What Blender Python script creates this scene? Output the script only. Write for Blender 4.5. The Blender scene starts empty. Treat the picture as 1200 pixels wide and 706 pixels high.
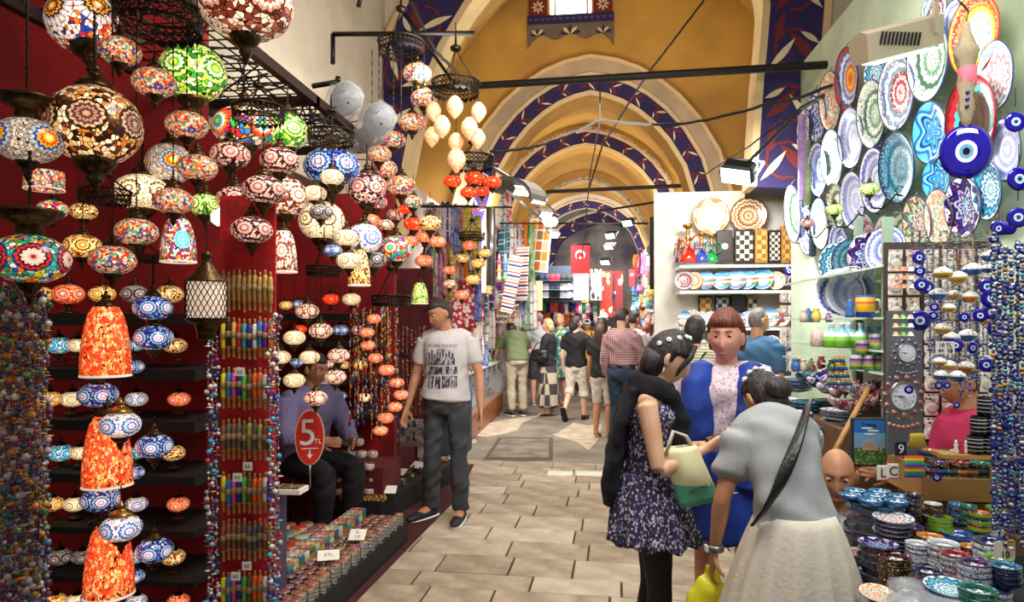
import bpy, bmesh, math, random
from mathutils import Vector, Matrix, noise
import numpy as np
random.seed(7)
PI = math.pi
# ---------------------------------------------------------------- camera, world, lights
SC = bpy.context.scene
COL = SC.collection
EYE, YAW, FOC, HOR = 1.58, math.atan(95/800), 800.0, 378.0
cam = bpy.data.cameras.new('camera'); camo = bpy.data.objects.new('camera', cam); COL.objects.link(camo)
camo.location = (0, 0, EYE); camo.rotation_euler = (PI/2, 0, YAW)
cam.sensor_width = 36; cam.lens = 24.0; cam.shift_y = 25/1200; cam.clip_start = .05; cam.clip_end = 200
SC.camera = camo
W = bpy.data.worlds.new('world'); SC.world = W; W.use_nodes = True
W.node_tree.nodes['Background'].inputs[0].default_value = (1.0, .93, .86, 1)
W.node_tree.nodes['Background'].inputs[1].default_value = .62
SC.view_settings.view_transform = 'Standard'; SC.view_settings.look = 'None'
SC.view_settings.exposure = -0.8; SC.view_settings.gamma = 1
CA, SA = math.cos(YAW), math.sin(YAW)

def area(name, loc, target, size, power, col=(1, 1, 1), sy=None, spread=None):
    l = bpy.data.lights.new(name, 'AREA'); l.energy = power; l.color = col; l.size = size
    if sy: l.shape = 'RECTANGLE'; l.size_y = sy
    if spread: l.spread = spread
    o = bpy.data.objects.new(name, l); COL.objects.link(o); o.location = loc
    o.rotation_euler = (Vector(target)-Vector(loc)).to_track_quat('-Z', 'Y').to_euler(); return o

# bazaar floodlights (the ones in view have fixtures built further down) and added fill
area('light_plates_flood', (.95, 3.6, 3.15), (2.0, 4.6, 2.0), .5, 58, (1, .98, .93), .2)
area('light_flood_right', (1.42, 6.25, 2.95), (1.0, 4.8, 0.6), .4, 60, (.92, 1, .97), .25)
area('light_shelf_flood', (1.25, 6.35, 2.95), (1.6, 7.9, 1.6), .5, 75, (1, .98, .94), .3)
area('light_left_floods', (-.95, 9.0, 3.1), (-1.8, 10.5, 1.2), 1.2, 250, (1, .97, .93), .4)
area('light_right_floods', (.55, 10.8, 3.2), (1.1, 12.5, 1.2), 1.2, 220, (1, .98, .95), .4)
area('light_far', (0, 15.0, 3.2), (0, 17.5, 1.2), 1.6, 230, (1, .97, .95), .8)
area('light_aisle_front', (.25, 2.2, 3.9), (.1, 4.6, 0), 1.6, 140, (1, .95, .88), 1.2)  # added overhead fill for the foreground, no fixture
area('light_left_front', (-.35, 3.9, 3.3), (-1.0, 5.6, .9), .6, 60, (1, .95, .9), .4)  # added fill on the young man and left stalls, no fixture
area('light_aisle_mid', (.0, 7.8, 3.9), (0, 8.6, 0), 1.5, 90, (1, .95, .88), 1.2)
area('light_counter', (1.1, 1.4, 2.9), (1.5, 3.0, .7), .7, 45, (.95, .98, 1), .3)
area('light_shop_left', (-1.0, 2.4, 3.0), (-2.2, 3.3, 1.2), .5, 36, (1, .86, .7), .3)
area('light_vault_near', (0, 7.3, 3.6), (.1, 8.4, 6), 1.2, 70, (1, .94, .82), .8)  # this and the next two are added uplights that brighten the vaults
area('light_vault_far', (0, 12.2, 3.4), (0, 12.9, 6), 1.2, 50, (1, .9, .75), .8)
area('light_vault_end', (0, 15.4, 3.2), (0, 16.4, 6), 1.2, 40, (1, .95, .9), .8)
area('light_left_plaster', (-.9, 4.6, 3.3), (-2.2, 5.2, 4.2), .8, 40, (1, .95, .88), .4)

# ---------------------------------------------------------------- photo coordinates to the place
def ray(px, py):
    u = (px-600)/FOC; v = (HOR-py)/FOC
    return Vector((-SA+u*CA, CA+u*SA, v))
def P(px, py, Y):
    r = ray(px, py); return Vector((0, 0, EYE))+r*(Y/r.y)
def PXW(px, py, X):
    r = ray(px, py); return Vector((0, 0, EYE))+r*(X/r.x)
def PZ(px, py, z=0.0):
    r = ray(px, py); return Vector((0, 0, EYE))+r*((z-EYE)/r.z)
def S(px, Y):                     # metres per pixel there
    return Y/(CA+(px-600)/FOC*SA)/FOC

# ---------------------------------------------------------------- materials
MATS = {}
def newmat(name):
    m = bpy.data.materials.new(name); m.use_nodes = True; nt = m.node_tree
    return m, nt, nt.nodes['Principled BSDF']
def hexc(h):
    if not isinstance(h, str): return tuple(h)[:3]
    h = h.lstrip('#'); c = [int(h[i:i+2], 16)/255 for i in (0, 2, 4)]
    return tuple(x/12.92 if x <= .04045 else ((x+.055)/1.055)**2.4 for x in c)
def mt(name, col='#888888', rough=.5, metal=0, var=0, vs=8, bump=0, bs=60, col2=None, coat=0, sheen=0, alpha=1, trans=0):
    if name in MATS: return MATS[name]
    m, nt, b = newmat(name); c = hexc(col)
    b.inputs['Base Color'].default_value = (*c, 1); b.inputs['Roughness'].default_value = rough
    b.inputs['Metallic'].default_value = metal; b.inputs['Coat Weight'].default_value = coat
    b.inputs['Alpha'].default_value = alpha; b.inputs['Transmission Weight'].default_value = trans
    L = nt.links.new
    if var or bump:
        tc = nt.nodes.new('ShaderNodeTexCoord')
    if var:
        n = nt.nodes.new('ShaderNodeTexNoise'); n.inputs['Scale'].default_value = vs; n.inputs['Detail'].default_value = 5
        L(tc.outputs['Object'], n.inputs['Vector'])
        r = nt.nodes.new('ShaderNodeValToRGB'); d = hexc(col2) if col2 else tuple(x*(1-var) for x in c)
        r.color_ramp.elements[0].color = (*d, 1); r.color_ramp.elements[1].color = (*c, 1)
        r.color_ramp.elements[0].position = .35; r.color_ramp.elements[1].position = .65
        L(n.outputs[0], r.inputs[0]); L(r.outputs[0], b.inputs['Base Color'])
    if bump:
        n = nt.nodes.new('ShaderNodeTexNoise'); n.inputs['Scale'].default_value = bs; n.inputs['Detail'].default_value = 3
        L(tc.outputs['Object'], n.inputs['Vector'])
        k = nt.nodes.new('ShaderNodeBump'); k.inputs['Strength'].default_value = bump; k.inputs['Distance'].default_value = .01
        L(n.outputs[0], k.inputs['Height']); L(k.outputs[0], b.inputs['Normal'])
    MATS[name] = m; return m
def em(name, col, st):
    if name in MATS: return MATS[name]
    m, nt, b = newmat(name); c = hexc(col)
    b.inputs['Base Color'].default_value = (*c, 1); b.inputs['Emission Color'].default_value = (*c, 1)
    b.inputs['Emission Strength'].default_value = st; MATS[name] = m; return m
class NT:                          # tiny node helper
    def __init__(s, nt): s.nt = nt; s.L = nt.links.new
    def tc(s, o='Object'): return s.nt.nodes.new('ShaderNodeTexCoord').outputs[o]
    def m(s, op, a, b=None, c=None):
        n = s.nt.nodes.new('ShaderNodeMath'); n.operation = op
        for i, v in enumerate((a, b, c)):
            if v is None: continue
            if isinstance(v, (int, float)): n.inputs[i].default_value = v
            else: s.L(v, n.inputs[i])
        return n.outputs[0]
    def sep(s, v):
        n = s.nt.nodes.new('ShaderNodeSeparateXYZ'); s.L(v, n.inputs[0]); return n.outputs
    def comb(s, x, y, z):
        n = s.nt.nodes.new('ShaderNodeCombineXYZ')
        for i, v in enumerate((x, y, z)):
            if isinstance(v, (int, float)): n.inputs[i].default_value = v
            else: s.L(v, n.inputs[i])
        return n.outputs[0]
    def ramp(s, f, stops, interp='CONSTANT'):
        n = s.nt.nodes.new('ShaderNodeValToRGB'); cr = n.color_ramp; cr.interpolation = interp
        while len(cr.elements) < len(stops): cr.elements.new(.5)
        for e, (p, c) in zip(cr.elements, stops): e.position = p; e.color = (*hexc(c), 1)
        s.L(f, n.inputs[0]); return n.outputs[0]
    def vor(s, v, scale, feat='F1', out='Color', dim='3D', rnd=1):
        n = s.nt.nodes.new('ShaderNodeTexVoronoi'); n.feature = feat; n.voronoi_dimensions = dim
        n.inputs['Scale'].default_value = scale; n.inputs['Randomness'].default_value = rnd
        if v is not None: s.L(v, n.inputs['Vector'])
        return n.outputs[out]
    def mix(s, f, a, b, mode='MIX'):
        n = s.nt.nodes.new('ShaderNodeMix'); n.data_type = 'RGBA'; n.blend_type = mode
        for i, v in ((0, f), (6, a), (7, b)):
            if isinstance(v, (int, float)): n.inputs[i].default_value = v
            elif isinstance(v, (str, tuple)): n.inputs[i].default_value = (*hexc(v), 1)
            else: s.L(v, n.inputs[i])
        return n.outputs[2]
def evenstops(cols):
    return [(i/len(cols), c) for i, c in enumerate(cols)]
def rnd3(N, col):                   # a voronoi colour to one 0..1 number
    return N.sep(col)[0]
def mosaic(name, cols, st=1.0, med=None, cell=7, mcols=None, grout='#120a08', lit=.25):
    """glass mosaic: random tesserae, optional medallions round the equator. med=(count, radius)"""
    if name in MATS: return MATS[name]
    m, nt, b = newmat(name); N = NT(nt); o = N.tc()
    c = N.ramp(rnd3(N, N.vor(o, cell)), evenstops(cols))
    e = N.vor(o, cell, 'DISTANCE_TO_EDGE', 'Distance')
    g = N.m('GREATER_THAN', e, .06)
    if med:
        n, R = med; x, y, z = N.sep(o)
        a = N.m('DIVIDE', N.m('ARCTAN2', y, x), 2*PI/n)
        f = N.m('SUBTRACT', N.m('FRACT', N.m('ADD', a, .25)), .5)
        dx = N.m('MULTIPLY', f, 2*PI/n)
        zz = N.m('MULTIPLY', z, 1.25)
        rr = N.m('SQRT', N.m('ADD', N.m('POWER', dx, 2.0), N.m('MULTIPLY', zz, zz)))
        ang = N.m('ARCTAN2', zz, dx)
        rp = N.m('ADD', N.m('DIVIDE', rr, R), N.m('MULTIPLY', N.m('SINE', N.m('MULTIPLY', ang, 12)), .05))
        mc = N.ramp(rp, evenstops(mcols or cols))
        spoke = N.m('GREATER_THAN', N.m('ABSOLUTE', N.m('SINE', N.m('MULTIPLY', ang, 9))), .22)
        inside = N.m('LESS_THAN', rr, R)
        c = N.mix(inside, c, mc)
        g = N.m('MULTIPLY', N.m('MAXIMUM', g, inside), N.m('MAXIMUM', spoke, N.m('SUBTRACT', 1, inside)))
    c = N.mix(g, grout, c)
    # the bulb inside shows as a brighter core towards the middle of the glass
    lw = nt.nodes.new('ShaderNodeLayerWeight'); lw.inputs['Blend'].default_value = .35
    core = N.m('ADD', N.m('MULTIPLY', N.m('POWER', N.m('SUBTRACT', 1, lw.outputs['Facing']), 3), 1.3), lit)
    N.L(c, b.inputs['Base Color']); N.L(N.mix(1.0, c, (1.0, .80, .62), 'MULTIPLY'), b.inputs['Emission Color'])
    N.L(N.m('MULTIPLY', core, st*2.0), b.inputs['Emission Strength'])
    b.inputs['Roughness'].default_value = .18
    MATS[name] = m; return m
def rosette(name, cols, petals=12, amp=.06, speck=None, rough=.22, cell=22, sm=.45, axis='z', R=1.0, bandpat=0):
    """painted ceramic: rings with petals about local Z (radius 1), optional speckled glaze"""
    if name in MATS: return MATS[name]
    m, nt, b = newmat(name); N = NT(nt); o = N.tc(); x, y, z = N.sep(o)
    r = N.m('DIVIDE', N.m('SQRT', N.m('ADD', N.m('MULTIPLY', x, x), N.m('MULTIPLY', y, y))), R)
    a = N.m('ARCTAN2', y, x)
    rp = N.m('ADD', r, N.m('MULTIPLY', N.m('SINE', N.m('MULTIPLY', a, petals)), amp))
    c = N.ramp(rp, evenstops(cols))
    if speck:
        k = N.ramp(rnd3(N, N.vor(o, cell)), evenstops(speck))
        d = N.m('LESS_THAN', N.vor(o, cell, 'F1', 'Distance'), .42)
        ring = N.m('GREATER_THAN', N.m('SINE', N.m('MULTIPLY', r, 17)), -.5)
        c = N.mix(N.m('MULTIPLY', N.m('MULTIPLY', d, ring), sm*2 if sm < .5 else 1), c, k)
    N.L(c, b.inputs['Base Color']); b.inputs['Roughness'].default_value = rough; b.inputs['Coat Weight'].default_value = .3
    MATS[name] = m; return m
def specks(name, base, cols, cell=60, thr=.38, rough=.5, st=0, coat=0, sc=(1, 1, 1)):
    """small flowers or scattered print on a plain ground"""
    if name in MATS: return MATS[name]
    m, nt, b = newmat(name); N = NT(nt); o = N.tc()
    mp = nt.nodes.new('ShaderNodeMapping'); mp.inputs['Scale'].default_value = sc; N.L(o, mp.inputs[0]); o = mp.outputs[0]
    k = N.ramp(rnd3(N, N.vor(o, cell)), evenstops(cols))
    d = N.m('LESS_THAN', N.vor(o, cell, 'F1', 'Distance'), thr)
    c = N.mix(d, base, k)
    N.L(c, b.inputs['Base Color']); b.inputs['Roughness'].default_value = rough; b.inputs['Coat Weight'].default_value = coat
    if st: N.L(c, b.inputs['Emission Color']); b.inputs['Emission Strength'].default_value = st
    MATS[name] = m; return m
def bands(name, stops, axis=2, scale=1.0, off=0.0, rough=.5, rep=True, coat=0):
    """horizontal colour bands along a local axis"""
    if name in MATS: return MATS[name]
    m, nt, b = newmat(name); N = NT(nt); v = N.sep(N.tc())[axis]
    v = N.m('MULTIPLY_ADD', v, scale, off)
    if rep: v = N.m('FRACT', v)
    N.L(N.ramp(v, stops), b.inputs['Base Color']); b.inputs['Roughness'].default_value = rough
    b.inputs['Coat Weight'].default_value = coat
    MATS[name] = m; return m
def checker(name, c1, c2, scale, rough=.4, thr=None):
    if name in MATS: return MATS[name]
    m, nt, b = newmat(name); N = NT(nt)
    n = nt.nodes.new('ShaderNodeTexChecker'); n.inputs['Scale'].default_value = scale
    n.inputs[1].default_value = (*hexc(c1), 1); n.inputs[2].default_value = (*hexc(c2), 1)
    mp = nt.nodes.new('ShaderNodeMapping'); mp.inputs['Location'].default_value = (.001, .0013, .0017)
    N.L(N.tc(), mp.inputs[0]); N.L(mp.outputs[0], n.inputs[0]); N.L(n.outputs[0], b.inputs['Base Color'])
    b.inputs['Roughness'].default_value = rough; MATS[name] = m; return m

# ---------------------------------------------------------------- mesh tools
MESH = {}
def link(name, me, parent=None, loc=None, rot=None, scale=None, mat=None):
    o = bpy.data.objects.new(name, me); COL.objects.link(o)
    if parent: o.parent = parent
    if loc is not None: o.location = loc
    if rot is not None: o.rotation_euler = rot
    if scale is not None: o.scale = (scale,)*3 if isinstance(scale, (int, float)) else scale
    if mat is not None: setmat(o, mat)
    return o
def setmat(o, m, i=0):
    if len(o.data.materials) == 0: o.data.materials.append(m); return
    if o.data.materials[i] == m: return
    o.material_slots[i].link = 'OBJECT'; o.material_slots[i].material = m
def bmo(name, bm, mat, parent=None, smooth=False, **k):
    me = bpy.data.meshes.new(name); bmesh.ops.recalc_face_normals(bm, faces=bm.faces); bm.to_mesh(me); bm.free()
    if smooth: me.shade_smooth()
    for m in (mat if isinstance(mat, (list, tuple)) else [mat]): me.materials.append(m)
    return link(name, me, parent, **k)
def short(s):
    for a, b in ((' ceramic plate', ' plate'), (' of the middle rows', ', middle rows'), (' of the highest rows', ', highest rows'), (' of the lowest row', ', lowest row'), ('round coloured tin box', 'round tin'), (' one from the aisle end', ' such plate'), (' lying ', ' '), (' from the top of the pile ', ' down in pile '), ('ballpoint pen in a beaded sleeve', 'beaded pen'),
                 (' from the left in the ', ' from left in '), (' row of the red hanging', ' row on red hanging'), ('rimmed glazed bowl', 'bowl'), (' in the stack ', ' in stack '), (' from the top', ' from top'), (' from the left', ' from left'), (' from the right', ' from right'), ('with a ', 'with '), (' of the ', ' of '), (' on the ', ' on '), (' in the ', ' in '), (' at the ', ' at '), (' the ', ' '), (' a ', ' ')):
        if len(s.split()) <= 16: break
        s = s.replace(a, b)
    w = s.split()
    return s if len(w) <= 16 else ' '.join(w)
def tag(o, label=None, cat=None, group=None, kind=None):
    if label: o['label'] = short(label)
    if cat: o['category'] = cat
    if group: o['group'] = group
    if kind: o['kind'] = kind
    return o
def root(name, loc, label, cat, group=None, rz=0, scale=None, rot=None):
    o = bpy.data.objects.new(name, None); o.empty_display_size = .05; COL.objects.link(o); o.location = loc
    o.rotation_euler = rot if rot is not None else (0, 0, rz)
    if scale is not None: o.scale = (scale,)*3 if isinstance(scale, (int, float)) else scale
    return tag(o, label, cat, group)
def dup(o, loc=None, rz=None, label=None, group=None, parent=None, rot=None, scale=None):
    c = o.copy(); COL.objects.link(c)
    if parent is not None: c.parent = parent
    if loc is not None: c.location = loc
    if rz is not None: c.rotation_euler = (0, 0, rz)
    if rot is not None: c.rotation_euler = rot
    if scale is not None: c.scale = (scale,)*3 if isinstance(scale, (int, float)) else scale
    if label: c['label'] = label
    if group: c['group'] = group
    for ch in list(o.children):
        dup(ch, parent=c)
    return c
def box(bm, c, s, rz=0, mi=0, bev=0, rot=None):
    M_ = Matrix.Translation(Vector(c)) @ (rot.to_4x4() if rot is not None else Matrix.Rotation(rz, 4, 'Z')) @ Matrix.Diagonal((*s, 1))
    r = bmesh.ops.create_cube(bm, size=1, matrix=M_)
    fs = {f for v in r['verts'] for f in v.link_faces}
    for f in fs: f.material_index = mi
    if bev:
        es = {e for f in fs for e in f.edges}
        q = bmesh.ops.bevel(bm, geom=list(es), offset=bev, segments=1, affect='EDGES')
        for f in q['faces']: f.material_index = mi
def boxo(name, c, s, mat, parent=None, rz=0, bev=0, **k):
    bm = bmesh.new(); box(bm, c, s, rz, 0, bev); return bmo(name, bm, mat, parent, **k)
def tube(bm, pts, r, seg=6, mi=0, closed=False):
    pts = [Vector(p) for p in pts]; rs = r if isinstance(r, (list, tuple)) else [r]*len(pts)
    n = len(pts); rings = []
    up = Vector((0, 0, 1))
    for i, p in enumerate(pts):
        if closed: t = (pts[(i+1) % n]-pts[i-1])
        else: t = pts[min(i+1, n-1)]-pts[max(i-1, 0)]
        if t.length < 1e-9: t = Vector((0, 0, 1))
        t.normalize()
        a = t.cross(up)
        if a.length < .1: a = t.cross(Vector((1, 0, 0)))
        a.normalize(); b = t.cross(a)
        rings.append([bm.verts.new(p+(a*math.cos(2*PI*k/seg)+b*math.sin(2*PI*k/seg))*rs[i]) for k in range(seg)])
    for i in range(n if closed else n-1):
        A, B = rings[i], rings[(i+1) % n]
        for k in range(seg):
            f = bm.faces.new((A[k], A[(k+1) % seg], B[(k+1) % seg], B[k])); f.material_index = mi; f.smooth = True
    if not closed:
        for rg in (rings[0], rings[-1]):
            f = bm.faces.new(rg); f.material_index = mi
def tubeo(name, pts, r, mat, parent=None, seg=6, **k):
    bm = bmesh.new(); tube(bm, pts, r, seg); return bmo(name, bm, mat, parent, **k)
def lathe(bm, prof, seg=16, mi=0, c=(0, 0, 0), smooth=True, wob=None):
    rings = []
    for (r, z) in prof:
        if r < 1e-5: rings.append([bm.verts.new((c[0], c[1], c[2]+z))]); continue
        rg = []
        for k in range(seg):
            a = 2*PI*k/seg; q = r*(wob(a, z) if wob else 1)
            rg.append(bm.verts.new((c[0]+q*math.cos(a), c[1]+q*math.sin(a), c[2]+z)))
        rings.append(rg)
    for A, B in zip(rings[:-1], rings[1:]):
        if len(A) == 1 and len(B) == 1: continue
        for k in range(seg):
            k2 = (k+1) % seg
            if len(A) == 1: f = bm.faces.new((A[0], B[k], B[k2]))
            elif len(B) == 1: f = bm.faces.new((A[k2], A[k], B[0]))
            else: f = bm.faces.new((A[k2], A[k], B[k], B[k2]))
            f.material_index = mi; f.smooth = smooth
def lm(key, prof, seg=16, mat=None, wob=None):
    """cached lathe mesh"""
    if key in MESH: return MESH[key]
    bm = bmesh.new(); lathe(bm, prof, seg, wob=wob); bmesh.ops.recalc_face_normals(bm, faces=bm.faces)
    me = bpy.data.meshes.new(key); bm.to_mesh(me); bm.free()
    if mat: me.materials.append(mat)
    MESH[key] = me; return me
def cm(key, fn, mats):
    """cached mesh built by fn(bm)"""
    if key in MESH: return MESH[key]
    bm = bmesh.new(); fn(bm); bmesh.ops.recalc_face_normals(bm, faces=bm.faces)
    me = bpy.data.meshes.new(key); bm.to_mesh(me); bm.free()
    for m in (mats if isinstance(mats, (list, tuple)) else [mats]): me.materials.append(m)
    MESH[key] = me; return me
def ball(rx, rz, n=9, z0=0, a0=-PI/2, a1=PI/2):
    return [(rx*math.cos(a0+(a1-a0)*i/n) if 0 < i < n or abs(abs([a0, a1][i > 0])-PI/2) > .01 else 0, z0+rz*math.sin(a0+(a1-a0)*i/n)) for i in range(n+1)]
def struct(o, label=None):
    o['kind'] = 'structure'
    if label: o['label'] = label
    return o
def poly(bm, pts, th, axis=1, mi=0):
    """polygon in x,z extruded along y by th (or another axis)"""
    def v(p, d):
        return (p[0], d, p[1]) if axis == 1 else ((d, p[0], p[1]) if axis == 0 else (p[0], p[1], d))
    A = [bm.verts.new(v(p, 0)) for p in pts]; B = [bm.verts.new(v(p, th)) for p in pts]
    n = len(pts)
    f = bm.faces.new(A); f.material_index = mi; f = bm.faces.new(B[::-1]); f.material_index = mi
    for i in range(n):
        f = bm.faces.new((A[i], B[i], B[(i+1) % n], A[(i+1) % n])); f.material_index = mi
def textmesh(txt, size, ext=.001, align='CENTER'):
    cu = bpy.data.curves.new('t', 'FONT'); cu.body = txt; cu.size = size; cu.extrude = ext; cu.align_x = align; cu.align_y = 'CENTER'
    cu.resolution_u = 3
    o = bpy.data.objects.new('t', cu); COL.objects.link(o)
    dg = bpy.context.evaluated_depsgraph_get(); me = bpy.data.meshes.new_from_object(o.evaluated_get(dg))
    bpy.data.objects.remove(o); bpy.data.curves.remove(cu); me.name = 'lettering'; me.materials.clear(); return me
def text(name, txt, size, mat, parent, loc, rot, ext=.001, sx=1):
    me = textmesh(txt, size, ext); me.materials.append(mat)
    return link(name, me, parent, loc, rot, (sx, 1, 1))
ORD = ['first', 'second', 'third', 'fourth', 'fifth', 'sixth', 'seventh', 'eighth', 'ninth', 'tenth', 'eleventh', 'twelfth', 'thirteenth', 'fourteenth', 'fifteenth', 'sixteenth', 'seventeenth', 'eighteenth', 'nineteenth', 'twentieth']
ORD += ['twenty-'+w for w in ORD[:9]]+['thirtieth']
# ================================================================ STRUCTURE
ochre = mt('ochre_plaster', '#c49a44', .85, var=.3, vs=1.1, col2='#a47c3c', bump=.25, bs=7)
pale = mt('pale_plaster', '#cfc3ae', .85, var=.2, vs=1.6, col2='#b8ad9c', bump=.2, bs=9)
stone = mt('pale_stone', '#b9a283', .8, var=.3, vs=2, col2='#9d8a72', bump=.2, bs=12)
cream = mt('cream_edge', '#d8bd8c', .8, var=.15, vs=4)
navy = mt('band_navy', '#1c1648', .8, var=.3, vs=6, col2='#2c1a50')
oxred = mt('band_red', '#6b1d22', .8, var=.2, vs=9)
ivory = mt('band_ivory', '#d9c9a4', .8, var=.15, vs=12)
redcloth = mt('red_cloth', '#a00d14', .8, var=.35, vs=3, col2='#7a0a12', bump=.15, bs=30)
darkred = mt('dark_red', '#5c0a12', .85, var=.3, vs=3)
black = mt('black_cloth', '#0b0a0c', .8, bump=.3, bs=40)
blackmet = mt('black_metal', '#14110f', .45, .6)
steel = mt('steel', '#8d8f92', .3, .9)
white = mt('white_paint', '#e6e6e2', .5)
wood = mt('orange_wood', '#9a5424', .45, var=.3, vs=9, col2='#7a3c18', coat=.2)
lwood = mt('light_wood', '#b98a4c', .55, var=.25, vs=10)
glassm = mt('clear_glass', '#e8f2f0', .05, alpha=.22)
plasticm = mt('clear_plastic', '#dfe4ea', .15, alpha=.33, bump=.8, bs=30)
paper = mt('white_paper', '#ece8dd', .7)
ink = mt('black_ink', '#15131a', .7)

# floor slabs laid in rows, each a piece of the floor
bm = bmesh.new()
box(bm, (0, 8.2, -.06), (16, 22, .1)); floor = struct(bmo('floor', bm, mt('mortar', '#4a3d31', .95, var=.3, vs=6, bump=.3, bs=30)))
tilem = [mt('slab_%d' % i, c, .42, var=.4, vs=5.5, col2=d, bump=.18, bs=26) for i, (c, d) in enumerate(
    [('#c2b4a0', '#a08f7a'), ('#b8a892', '#8c7c68'), ('#cdc0ac', '#ac9c86'), ('#ad9c84', '#857564')])]
tr = random.Random(3); ry = 1.9; RA = math.radians(-1.8); k = 0
while ry < 7.35:
    d = tr.uniform(.24, .36); x = -1.75+tr.uniform(-.3, 0)
    while x < 2.3:
        w = tr.uniform(.38, .72)
        if ry > 7.0 and -.1 < x < .5: m_ = white
        bm = bmesh.new(); box(bm, (w/2, d/2, 0), (w-.012, d-.012, .02), bev=.004)
        o = bmo('flagstone', bm, tr.choice(tilem), floor, loc=(x*math.cos(RA)-ry*math.sin(RA)*0, ry+x*math.sin(RA), tr.uniform(-.0015, .0015)), rot=(0, 0, RA))
        x += w
    ry += d
# two whiter slabs at the seam
for (px0, px1) in ((641, 672), (675, 714)):
    a, b_ = PZ(px0, 558), PZ(px1, 552)
    boxo('flagstone', ((a.x+b_.x)/2, a.y+.08, .006), (abs(b_.x-a.x), .2, .016), mt('white_slab', '#d9d6cc', .5, var=.1), floor, bev=.004)
# patched asphalt and screed beyond the slabs
asph = mt('grey_screed', '#857b6d', .75, var=.35, vs=2.4, col2='#665e54', bump=.35, bs=40)
bm = bmesh.new(); box(bm, (0, 13.2, -.004), (9, 11.6, .02)); bmo('screed', bm, asph, floor)
def patch(name, pts, z, mat, th=.012):
    bm = bmesh.new(); q = [PZ(x, y) for x, y in pts]; poly(bm, [(p.x, p.y) for p in q], th, 2)
    for v in bm.verts: v.co.z += z
    return bmo(name, bm, mat, floor)
patch('worn_stone_patch', [(552, 512), (560, 500), (600, 492), (634, 488), (612, 497), (606, 506), (572, 514)], .004, tilem[2])
patch('worn_stone_patch', [(655, 508), (672, 497), (690, 500), (706, 498), (703, 515), (690, 530), (676, 520), (646, 511)], .004, tilem[0])
patch('worn_stone_patch', [(505, 512), (545, 505), (560, 520), (520, 530)], .004, tilem[0])
patch('access_hatch_rim', [(566, 541), (584, 514), (648, 514), (648, 541)], .005, mt('hatch_rim', '#4d463c', .8), .006)
patch('access_hatch_plate', [(573, 538), (588, 516), (643, 516), (643, 538)], .011, mt('hatch_plate', '#847a6b', .6, var=.5, vs=5, col2='#5d554a'), .006)
# red carpet along the left stalls
bm = bmesh.new(); poly(bm, [(-3.4, 2.4), (-1.38, 2.4), (-1.27, 4.7), (-1.2, 6.0), (-1.3, 7.4), (-3.4, 7.4)], .014, 2)
for v in bm.verts: v.co.z += .006
tag(bmo('carpet', bm, mt('maroon_carpet', '#4a1416', .95, var=.3, vs=9, bump=.5, bs=160)), 'dark red carpet laid under the left stalls beside the stone slabs', 'carpet')

# ---- vaults and arches
def arch_pts(cx, hw, z0, zs, za, n=14, point=.12):
    """pointed arch outline from left foot over apex to right foot"""
    out = [(cx-hw, z0)]
    for i in range(n+1):
        t = i/n; x = -hw+2*hw*t
        q = abs(x)/hw
        z = zs+(za-zs)*((1-q**2.1)**.62*(1-point)+(1-q)*point)
        out.append((cx+x, z))
    out.append((cx+hw, z0)); return out
def offset(pts, d):
    out = []; n = len(pts)
    for i, p in enumerate(pts):
        a = pts[max(i-1, 0)]; b = pts[min(i+1, n-1)]
        t = Vector((b[0]-a[0], b[1]-a[1])).normalized(); out.append((p[0]-t.y*d, p[1]+t.x*d))
    return out
def strip(name, A, B, y0, y1, mat, parent=None):
    """solid band between two outlines, from y0 (front) to y1"""
    bm = bmesh.new(); n = len(A)
    V = [[bm.verts.new((p[0], y, p[1])) for p in Q] for (Q, y) in ((A, y0), (B, y0), (B, y1), (A, y1))]
    for a, b in ((0, 1), (1, 2), (2, 3), (3, 0)):
        for i in range(n-1): bm.faces.new((V[a][i], V[a][i+1], V[b][i+1], V[b][i]))
    for i in (0, n-1): bm.faces.new([V[k][i] for k in range(4)])
    return bmo(name, bm, mat, parent)
def leafpts(c, d, L, w, n=5):
    """almond leaf in x,z plane"""
    d = d.normalized(); q = Vector((-d.y, d.x)); out = []
    for i in range(n+1): t = i/n; out.append(c+d*(t-.5)*L+q*w*math.sin(PI*t)*(1 if 0 < i < n else .0))
    for i in range(n-1, 0, -1): t = i/n; out.append(c+d*(t-.5)*L-q*w*.6*math.sin(PI*t))
    return [(p.x, p.y) for p in out]
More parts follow.
